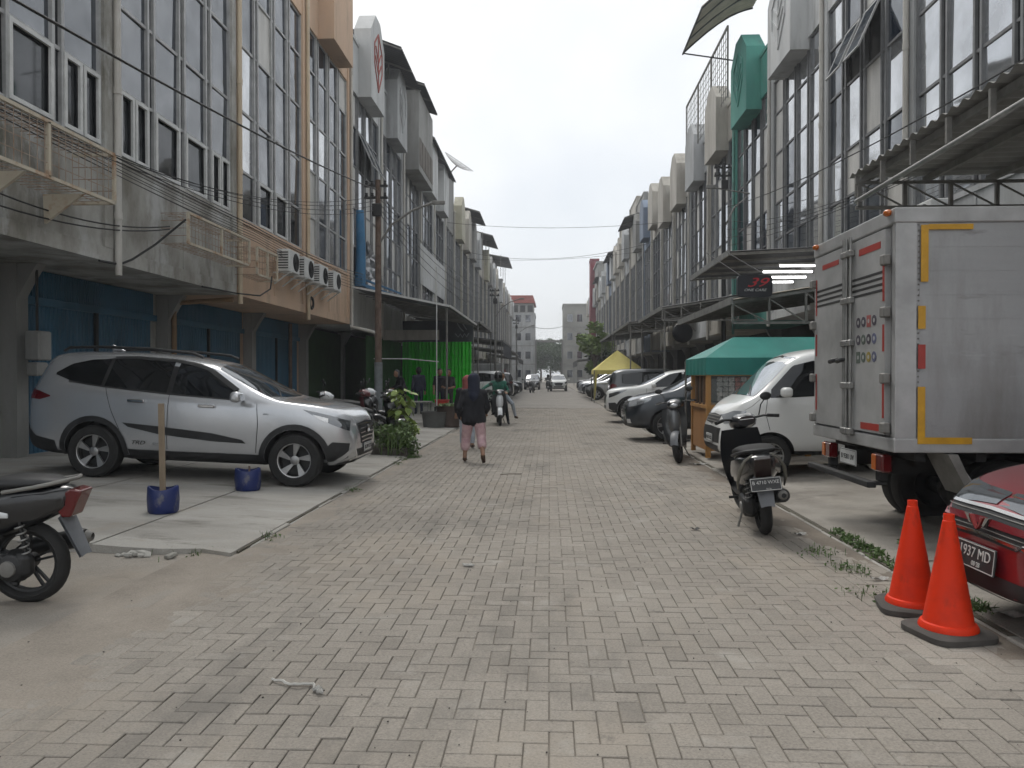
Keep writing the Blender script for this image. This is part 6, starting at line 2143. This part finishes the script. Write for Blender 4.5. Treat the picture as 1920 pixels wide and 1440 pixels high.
def person(label, loc, yaw, J, col, group=None, hood=None, helmet=None, face=True, skirt=0.0, vox=.014, scale=1.0):
    """J: joints in metres (x right, y forward, z up); col: dict of materials; one remeshed body"""
    t = thing('person', label, 'person', loc, (0, 0, R(yaw)), group)
    t.scale = (scale,) * 3
    mats, prims = [], []

    def M(m):
        if m not in mats:
            mats.append(m)
        return mats.index(m)
    V = lambda k: Vector(J[k])

    def cap(a, b, ra, rb, m):
        prims.append((Vector(a), Vector(b), ra, rb, M(m)))
    top, leg, skin = col['top'], col['leg'], col.get('skin', SKIN)
    pel, che, nek, hed = V('pelvis'), V('chest'), V('neck'), V('head')
    hr = (V('hipR') - V('hipL')).normalized()
    sr_ = (V('shR') - V('shL')).normalized()
    # trunk: two side-by-side columns keep it wider than deep
    for s in (-.075, .075):
        cap(pel + hr * s, pel.lerp(che, .5) + hr * s * .9, .115 + skirt * .3, .105 + skirt * .2, top)
        cap(pel.lerp(che, .5) + hr * s * .9, che + sr_ * s * 1.2, .105 + skirt * .2, .115, top)
    cap(V('shL'), V('shR'), .075, .075, top)
    cap(che, nek, .09, .06, top)
    cap(nek, hed - Vector((0, 0, .05)), .052, .055, hood or skin)
    if skirt:
        for s in (-.09, 0, .09):
            cap(pel + hr * s, pel + hr * s * 1.1 + Vector((0, 0, -skirt)), .122, .122, top)
    fw = Vector((-hr.y, hr.x, 0))
    cap(hed + Vector((0, 0, .03)), hed + fw * .02 - Vector((0, 0, .05)), .098, .08, skin if not helmet else helmet)
    cap(hed + fw * .085 - Vector((0, 0, .01)), hed + fw * .10 - Vector((0, 0, .03)), .014, .017, skin)
    if hood:
        cap(hed + Vector((0, 0, .04)) - fw * .02, hed - Vector((0, 0, .10)) - fw * .03, .112, .105, hood)
        cap(hed - Vector((0, 0, .1)) - fw * .03, che + Vector((0, 0, .02)), .10, .14, hood)
    elif helmet:
        cap(hed + Vector((0, 0, .045)), hed - fw * .02 - Vector((0, 0, .04)), .135, .125, helmet)
    else:
        cap(hed + Vector((0, 0, .055)) - fw * .02, hed - fw * .045 - Vector((0, 0, .02)), .098, .085, col.get('hair', C_HAIR))
        for s in (-1, 1):
            cap(hed + hr * s * .092 + Vector((0, 0, .01)), hed + hr * s * .095 - Vector((0, 0, .03)), .016, .014, skin)
    for S in 'LR':
        sh, el, ha = V('sh' + S), V('el' + S), V('ha' + S)
        lo = col.get('sleeve', top)
        cap(sh, el, .062, .048, top)
        cap(el, el.lerp(ha, .85), .048, .036, lo)
        cap(el.lerp(ha, .8), ha, .032, .028, skin)
        d = (ha - el).normalized()
        sd = d.cross(Vector((0, 1, .3))).normalized()
        cap(ha, ha + d * .07, .032, .03, skin)
        for k, ln in enumerate((.065, .08, .085, .07)):
            b = ha + d * .075 + sd * (k - 1.5) * .021
            cap(b, b + d * ln * .6 + Vector((0, .01, -.008)), .0105, .0095, skin)
        cap(ha + d * .01 + sd * .03, ha + d * .05 + sd * .062, .012, .010, skin)
        hp, kn, an, to = V('hip' + S), V('kn' + S), V('an' + S), V('to' + S)
        wl = col.get('loose', 0)
        cap(hp, kn, .088 + wl, .064 + wl, leg)
        cut = col.get('cut', 1.0)
        mid = kn.lerp(an, cut)
        cap(kn, mid, .062 + wl, (.046 + wl) if cut > .9 else (.058 + wl), leg)
        if cut < 1:
            cap(mid, an, .044, .036, skin)
        sole = col.get('shoe', C_BLK)
        cap(an - Vector((0, 0, .03)), to, .042, .036, sole)
    mb = MB()
    for a, b, ra, rb, m in prims:
        if (b - a).length < .02:
            mb.sphere(a, max(ra, rb), 14, 10)
        else:
            mb.tube([a, a.lerp(b, .5), b], [ra, (ra + rb) / 2, rb], 14)
            mb.sphere(a, ra, 14, 10)
            mb.sphere(b, rb, 14, 10)
    o = mb.build('body', mats, t)
    rm = o.modifiers.new('r', 'REMESH')
    rm.mode = 'VOXEL'
    rm.voxel_size = vox
    sm = o.modifiers.new('s', 'SMOOTH')
    sm.iterations = 3
    sm.factor = .5
    me = bake(o)
    me.materials.clear()
    for m in mats:
        me.materials.append(m)
    for p in me.polygons:
        c = p.center
        best, bi = 9, 0
        for a, b, ra, rb, m in prims:
            ab = b - a
            q = max(0, min(1, (c - a).dot(ab) / max(1e-9, ab.length_squared)))
            d = (c - a - ab * q).length - (ra + (rb - ra) * q)
            if d < best:
                best, bi = d, m
        p.material_index = bi
        p.use_smooth = True
    if face and not helmet:
        e = MB()
        for s in (-1, 1):
            e.sphere(hed + fw * .088 + hr * s * .033 + Vector((0, 0, .012)), (.012, .012, .008), 8, 6)
        e.build('eyes', C_HAIR, t)
        MB().sphere(hed + fw * .095 - Vector((0, 0, .058)), (.024, .012, .007), 8, 6).build('mouth', mat('lips', (.25, .09, .08), .6, obj=True), t)
    if helmet:
        MB().grid(lambda u, v: hed + Vector((0, 0, .06 - .12 * v)) + fw * (.142 * math.cos((u - .5) * 2.2)) + hr * (.142 * math.sin((u - .5) * 2.2)), 12, 4).build('visor', CARGLASS, t, smooth=60)
    return t


def stand(h=1.68, **k):
    J = dict(pelvis=(0, 0, .54 * h), chest=(0, .0, .76 * h), neck=(0, 0, .84 * h), head=(0, .02, .925 * h), shL=(-.17, 0, .80 * h), shR=(.17, 0, .80 * h), elL=(-.23, -.02, .63 * h), elR=(.23, -.02, .63 * h),
             haL=(-.24, .06, .49 * h), haR=(.24, .06, .49 * h), hipL=(-.09, 0, .52 * h), hipR=(.09, 0, .52 * h), knL=(-.10, .01, .28 * h), knR=(.10, .01, .28 * h), anL=(-.10, -.02, .055 * h), anR=(.10, -.02, .055 * h),
             toL=(-.11, .13, .04), toR=(.11, .13, .04))
    J.update(k)
    return J


# woman walking away from the camera, right foot pushing off
person('person in black hooded top and pink cropped trousers walking away', (-1.31, 13.3, 0), 3,
       stand(1.50, pelvis=(0, 0, .80), head=(.0, .05, 1.405), chest=(0, .03, 1.14), neck=(0, .03, 1.27), elL=(-.25, -.08, .95), elR=(.25, .05, .95), haL=(-.22, .10, .80), haR=(.20, .20, .84),
             shL=(-.165, .02, 1.20), shR=(.165, .02, 1.20), hipL=(-.09, 0, .78), hipR=(.09, 0, .78), knL=(-.14, .12, .43), anL=(-.16, .04, .085), toL=(-.16, .17, .035), knR=(.13, .0, .43), anR=(.17, -.34, .17), toR=(.18, -.24, .045)),
       dict(top=C_BLK, leg=C_PINK, cut=.48, loose=.022, shoe=C_SAND), hood=C_NAVY, skirt=.05, face=False)
person('person in rust-red headscarf mostly hidden behind the walking person', (-1.70, 15.9, 0), 0,
       stand(1.48), dict(top=C_BLK, leg=C_WHITE, shoe=C_SAND, cut=.8), hood=C_RED, skirt=.1, face=False)
# rider on the scooter, facing the camera, right arm stretched out
person('person in green jacket and dark helmet sitting on the scooter, arm stretched out', (-1.60, 24.15, 0), 184,
       dict(pelvis=(0, 0, .84), chest=(0, .06, 1.20), neck=(0, .09, 1.34), head=(0, .13, 1.48), shL=(-.19, .06, 1.28), shR=(.19, .06, 1.28), elL=(-.30, .16, 1.03), elR=(.40, .26, 1.16), haL=(-.26, .38, .98), haR=(.58, .46, 1.02),
            hipL=(-.11, .02, .82), hipR=(.11, .02, .82), knL=(-.22, .40, .62), knR=(.20, .42, .72), anL=(-.30, .30, .10), anR=(.16, .42, .38), toL=(-.32, .44, .04), toR=(.16, .56, .36)),
       dict(top=C_GREEN, leg=C_BLK, shoe=C_BLK), helmet=C_HELM)
person('person in grey top and pale jeans sitting behind the rider', (-1.53, 24.62, 0), 184,
       dict(pelvis=(0, 0, .88), chest=(0, .05, 1.22), neck=(0, .06, 1.35), head=(0, .08, 1.48), shL=(-.18, .05, 1.28), shR=(.18, .05, 1.28), elL=(-.26, .1, 1.05), elR=(.26, .1, 1.05), haL=(-.16, .30, 1.0), haR=(.16, .30, 1.0),
            hipL=(-.12, .02, .86), hipR=(.12, .02, .86), knL=(-.34, .28, .62), knR=(.26, .3, .66), anL=(-.44, .14, .22), anR=(.24, .2, .36), toL=(-.50, .27, .18), toR=(.24, .32, .33)),
       dict(top=C_GREY, leg=C_WHITE, shoe=C_SAND), face=True)
gz_ = groundz(4.5)
person('person in printed black shirt standing before the green curtain', (-3.72, 28.3, gz_ - .03), 175, stand(1.66, haR=(.12, .22, 1.0), elR=(.24, .05, 1.02), haL=(-.1, .22, .98), elL=(-.24, .04, 1.02)), dict(top=C_TEE, leg=C_SHORT, sleeve=SKIN, cut=.4, shoe=C_SAND))
person('person in dark shirt standing beside the thin white pole', (-4.15, 29.0, gz_), 200, stand(1.66), dict(top=C_BLK, leg=C_NAVY, sleeve=SKIN))
person('person in navy shirt with back turned, left of the thin white pole', (-4.75, 27.8, gz_), 20, stand(1.70), dict(top=C_NAVY, leg=C_NAVY), face=False)
person('person with grey cap bending over in the shade of the canopy', (-5.15, 27.0, gz_), 120, stand(1.70, chest=(0, .12, 1.24), neck=(0, .2, 1.36), head=(0, .26, 1.48), shL=(-.17, .14, 1.30), shR=(.17, .14, 1.30), haL=(-.15, .42, .95), haR=(.15, .42, .95), elL=(-.22, .2, 1.05), elR=(.22, .2, 1.05)),
       dict(top=C_BLK, leg=C_BLK, hair=C_GREY))
person('distant rider in dark clothes on the scooter beside the white car', (-.12, 74.55, 0), 180,
       dict(pelvis=(0, 0, .84), chest=(0, .06, 1.20), neck=(0, .09, 1.34), head=(0, .13, 1.48), shL=(-.19, .06, 1.28), shR=(.19, .06, 1.28), elL=(-.30, .2, 1.06), elR=(.30, .2, 1.06), haL=(-.28, .42, 1.0), haR=(.28, .42, 1.0),
            hipL=(-.11, .02, .82), hipR=(.11, .02, .82), knL=(-.18, .42, .70), knR=(.18, .42, .70), anL=(-.15, .42, .36), anR=(.15, .42, .36), toL=(-.15, .55, .34), toR=(.15, .55, .34)),
       dict(top=C_GREY, leg=C_BLK, shoe=C_BLK), helmet=C_HELM, vox=.02)
# ------------------------------------------------------------------ plants, pots, litter, haze
POTB = mat('dark_planter', (.07, .06, .05), .85, scale=4)
GRASSM = mat('grass_blade', (.095, .16, .04), .65, scale=4, col2=(.045, .085, .022))
LEAFB = mat('bush_leaf', (.14, .21, .065), .55, scale=5, col2=(.06, .11, .035))
LEAFY = mat('sapling_leaf', (.26, .34, .07), .5, scale=5, col2=(.14, .21, .05))
prn = random.Random(77)


def blades(mb, c, n, h, spread, w=.012, droop=.5):
    for _ in range(n):
        a = prn.uniform(0, 6.283)
        r = prn.random() * spread
        p = Vector((c[0] + r * math.cos(a), c[1] + r * math.sin(a), c[2]))
        hh = h * prn.uniform(.55, 1.1)
        d = Vector((math.cos(a + prn.gauss(0, .6)), math.sin(a + prn.gauss(0, .6)), 0)) * hh * prn.uniform(.15, droop)
        s = Vector((-d.y, d.x, 0)).normalized() * w
        q1, q2 = p + d * .35 + Vector((0, 0, hh * .6)), p + d + Vector((0, 0, hh * prn.uniform(.7, 1)))
        mb.add([p - s * .7, p + s * .7, q1 + s, q1 - s, q2], [(0, 1, 2, 3), (3, 2, 4)])


def leafs(mb, c, r, n, s):
    leaf_mass(mb, prn, c, r, n, s)


bed = thing('flower_bed', 'bed of leafy plants in a low planter in front of the silver car', 'plant bed', (-3.15, 14.3, groundz(3.1)))
MB().cbox(-.62, .55, -.35, .45, -.06, .13, .02).build('planter_box', POTB, bed)
t = thing('strappy_plant', 'clump of long strap-leaved plants at the left end of the bed', 'plant', (-3.45, 14.05, groundz(3.4) + .1))
mb = MB()
blades(mb, (0, 0, 0), 150, .55, .20, .014, .8)
mb.build('foliage', GRASSM, t, kind='stuff', recalc=False)
t = thing('shrub', 'dense leafy shrub spilling over the road edge', 'shrub', (-2.88, 14.15, .05))
mb = MB()
for c in ((0, 0, .32), (.18, -.05, .22), (-.2, .1, .35), (.1, .2, .42), (.22, .1, .12)):
    leafs(mb, c, (.26, .24, .22), 330, .045)
blades(mb, (0, 0, 0), 110, .55, .30, .010, .9)
mb.build('foliage', LEAFB, t, kind='stuff', recalc=False)
mb = MB()
for k in range(10):
    a = k * .63
    mb.tube([(0, 0, 0), (.12 * math.cos(a), .12 * math.sin(a), .2), (.26 * math.cos(a), .22 * math.sin(a), .42)], [.012, .009, .004], 5)
mb.build('stems', BARK, t)
t = thing('shrub', 'yellow-green shrub at the right end of the planter', 'shrub', (-2.72, 14.75, .05))
mb = MB()
leafs(mb, (0, 0, .42), (.22, .2, .2), 260, .055)
mb.build('foliage', LEAFY, t, kind='stuff', recalc=False)
MB().tube([(0, 0, -.03), (0, 0, .4)], .015, 6).build('stem', BARK, t)
t = thing('sapling', 'sapling with large round yellow-green leaves on two thin stems', 'sapling', (-2.85, 14.65, .05))
for q in (-.05, .09):
    MB().tube([(q, 0, 0), (q * 1.1, 0, .5), (q * .9, .02, .98)], [.011, .009, .005], 6).build('stem', mat('pale_stem', (.22, .19, .11), .8), t)
lm = MB().add([(0, 0, 0), (.05, .055, .012), (.11, .06, .0), (.17, .0, -.03), (.11, -.06, 0), (.05, -.055, .012)], [(0, 1, 2, 3, 4, 5)]).mesh('leaf')
for k in range(60):
    a = prn.uniform(0, 6.283)
    z_ = prn.uniform(.70, 1.20)
    r_ = prn.uniform(0, .17)
    o_ = obj('leaf', lm, LEAFY, t, (.02 + r_ * math.cos(a), r_ * math.sin(a), z_), (prn.gauss(0, .4), prn.uniform(-.3, .9), a))
    s_ = prn.uniform(.7, 1.2)
    o_.scale = (s_, s_, s_)
# weeds along the road edges
wd = MB()
for _ in range(120):
    y_ = prn.uniform(4.9, 7.4)
    x_ = 2.70 + prn.gauss(0, .03)
    leafs(wd, (x_, y_, .035), (.07, .07, .035), 9, .024)
    blades(wd, (x_, y_, .0), 4, .10, .05, .004)
for k in range(24):
    leafs(wd, (2.78 + prn.gauss(0, .03), 6.1 + prn.gauss(0, .04), .04 + .012 * k), (.05, .05, .02), 4, .02)
for x_, y_, n in ((2.28, 6.6, 30), (2.33, 6.05, 40), (2.15, 5.35, 20), (-2.62, 7.0, 30), (-2.58, 9.9, 36), (-2.62, 12.9, 40), (-2.66, 13.6, 60), (-2.5, 14.0, 80), (-2.95, 6.36, 24), (-3.3, 6.33, 20)):
    for _ in range(n):
        leafs(wd, (x_ + prn.gauss(0, .07), y_ + prn.gauss(0, .10), .012), (.02, .02, .014), 2, .016)
        blades(wd, (x_ + prn.gauss(0, .07), y_ + prn.gauss(0, .10), 0), 1, .07, .01, .003)
o_ = wd.build('weeds', GRASSM, None, recalc=False, kind='stuff')
o_['label'] = 'low green weeds growing along the road edges'
# planters and table beneath the canopy
t = thing('planter_tub', 'grey round planter tub beside the thin white pole', 'planter', (-3.25, 21.6, groundz(3.2)))
MB().lathe([(.30, 0), (.36, .42), (.38, .44), (.34, .44), (.33, .38)], 24).build('tub_shell', mat('grey_tub', (.13, .135, .13), .8), t, smooth=40)
MB().lathe([(.335, .36), (.335, .40)], 20).build('soil', MOSS, t)
t = thing('planter_tub', 'dark brown planter drum topped with greens', 'planter', (-2.88, 21.9, groundz(2.9)))
MB().lathe([(.30, 0), (.33, .3), (.36, .58), (.38, .60), (.34, .60), (.33, .5)], 24).build('drum', mat('brown_drum', (.085, .06, .05), .7), t, smooth=40)
mb = MB()
leafs(mb, (0, 0, .62), (.34, .34, .06), 260, .05)
mb.build('greens', LEAFB, t, kind='stuff', recalc=False)
t = thing('folding_table', 'low grey table behind the sapling under the canopy', 'table', (-4.1, 22.6, groundz(4.1)))
MB().box(-.6, .6, -.35, .35, .62, .66).build('table_top', GREYSTEEL, t)
for x_ in (-.55, .55):
    for y_ in (-.3, .3):
        MB().tube([(x_, y_, 0), (x_, y_, .62)], .018, 6).build('leg', GREYSTEEL, t)
t = thing('plastic_basin', 'red plastic basin by the table under the canopy', 'basin', (-3.45, 24.6, groundz(3.4) + .45))
MB().lathe([(.18, 0), (.25, .22), (.27, .23), (.25, .23), (.2, .05)], 20).build('basin', mat('red_plastic', (.5, .03, .02), .4), t, smooth=40)
MB().box(-.22, .22, -.22, .22, -.45, -.002).build('stool', DARKIN, t)

# sand drifts feathering over the paver edges
def drift(x0, x1, y0, y1, amp, seed, m, name='sand_drift'):
    from mathutils import noise
    nx, ny = max(4, int(abs(x1 - x0) / .035)), int((y1 - y0) / .05)

    def P(u, v):
        x, y = x0 + (x1 - x0) * u, y0 + (y1 - y0) * v
        n = noise.fractal(Vector((x * 2.2, y * 1.3, seed)), .9, 2, 5)
        return (x, y, -.004 + amp * (1 - u) ** 1.3 + .007 * n * (1 - .5 * u) - .010 * u - (.02 if v in (0, 1) else 0))
    o = MB().grid(P, nx, ny).build(name, m, None, smooth=80)
    o['kind'] = 'structure'


SANDL = mat('loose_sand', (0.285, 0.252, 0.212), .95, scale=2, col2=(0.215, 0.19, 0.16), bump=.3, fine=.16)
SANDR = mat('loose_dirt', (0.192, 0.164, 0.132), .95, scale=2, col2=(0.136, 0.116, 0.096), bump=.3, fine=.16)
drift(-3.0, -1.6, 2.4, 7.5, .012, 3, SANDL)
drift(-2.72, -1.95, 7.4, 20, .010, 9, SANDL)
drift(2.72, 1.9, 2.0, 9.0, .011, 5, SANDR)
drift(2.72, 2.0, 9.0, 20, .010, 7, SANDR)

# litter
PAPER = mat('litter_paper', (.50, .49, .46), .8)
sr2 = random.Random(12)
pts, ang = [Vector((-1.36, 3.70, .012))], .3
for k in range(46):
    ang += sr2.gauss(0, .55)
    q = pts[-1] + Vector((math.cos(ang), math.sin(ang), 0)) * .025
    q.z = .010 + .008 * abs(math.sin(k * .8))
    if (q - Vector((-1.27, 3.65, q.z))).length > .16:
        ang += 2.2
    pts.append(q)
tag(MB().tube(pts, .007, 5).build('string_scrap', PAPER, None, smooth=60), 'tangled off-white string scrap on the paving at lower left', 'litter')
pts = [(-.64 + .05 * math.sin(k * 1.7), 6.02 + .03 * math.cos(k * 2.1), .010 + .004 * (k % 2)) for k in range(10)]
tag(MB().tube(pts, .007, 5).build('string_scrap', PAPER, None), 'small crumpled white scrap in the middle left of the paving', 'litter')


def scrap(label, x, y, w, d, yaw, m=PAPER):
    q = MB().grid(lambda u, v: ((u - .5) * w, (v - .5) * d, .012 + .012 * math.sin(u * 7 + v * 3)), 6, 4).build('paper_scrap', m, None, loc=(x, y, groundz(x) + .004), rot=(0, 0, R(yaw)))
    tag(q, label, 'litter')


scrap('white paper scrap at the road edge behind the black scooter', 2.36, 7.35, .11, .05, 20)
scrap('flattened white wrapper on the road edge right of the nearer cone', 2.80, 4.82, .16, .09, -30)
scrap('small white wrapper left of the farther cone', 2.42, 5.75, .13, .03, 10)
scrap('pale scrap beside the snack cart', 2.55, 13.1, .25, .1, 15)
scrap('dark twig-like scrap left of the black scooter', 1.42, 7.55, .09, .04, -20, BLACKM)
tag(MB().tube([(-.74, 11.6, .012), (-.6, 11.64, .014), (-.42, 11.66, .012)], .006, 5).build('twig', BARK, None), 'thin dark twig lying on the road ahead of the walking person', 'litter')
rb = thing('rubble_pile', 'small pile of broken concrete bits at the apron edge', 'rubble', (-3.42, 6.18, .01))
for k in range(12):
    w_ = sr2.uniform(.02, .055)
    MB().cbox(-w_, w_, -w_ * .7, w_ * .7, 0, w_ * .7, .006).build('chunk', CONC, rb, loc=(sr2.gauss(0, .12), sr2.gauss(0, .05), .0), rot=(sr2.gauss(0, .2), sr2.gauss(0, .2), sr2.uniform(0, 3)))
pb = MB()
for k in range(260):
    y_ = 2.4 + 11 * sr2.random() ** 1.6
    x_ = sr2.uniform(-3.2, 2.5)
    r_ = sr2.uniform(.002, .006)
    pb.sphere((x_, y_, (0 if x_ > -2.6 else .012) + r_ * .4), (r_, r_ * 1.2, r_ * .6), 5, 3)
o_ = pb.build('pebbles', mat('dark_grit', (.07, .062, .055), .9), None, kind='stuff')
o_['label'] = 'dark grit and pebbles scattered over the paving'

# ------------------------------------------------------------------ haze
hz = bpy.data.materials.new('haze_air')
hz.use_nodes = True
ht = hz.node_tree
for n in list(ht.nodes):
    if n.type != 'OUTPUT_MATERIAL':
        ht.nodes.remove(n)
pv = ht.nodes.new('ShaderNodeVolumePrincipled')
pv.inputs['Color'].default_value = (.92, .95, 1.0, 1)
pv.inputs['Density'].default_value = 0.0012
pv.inputs['Anisotropy'].default_value = 0.2
ht.links.new(pv.outputs['Volume'], [n for n in ht.nodes if n.type == 'OUTPUT_MATERIAL'][0].inputs['Volume'])
hb = MB().box(-720, 720, -320, 1520, -1.7, 24).build('haze', hz, None)
hb['kind'] = 'stuff'
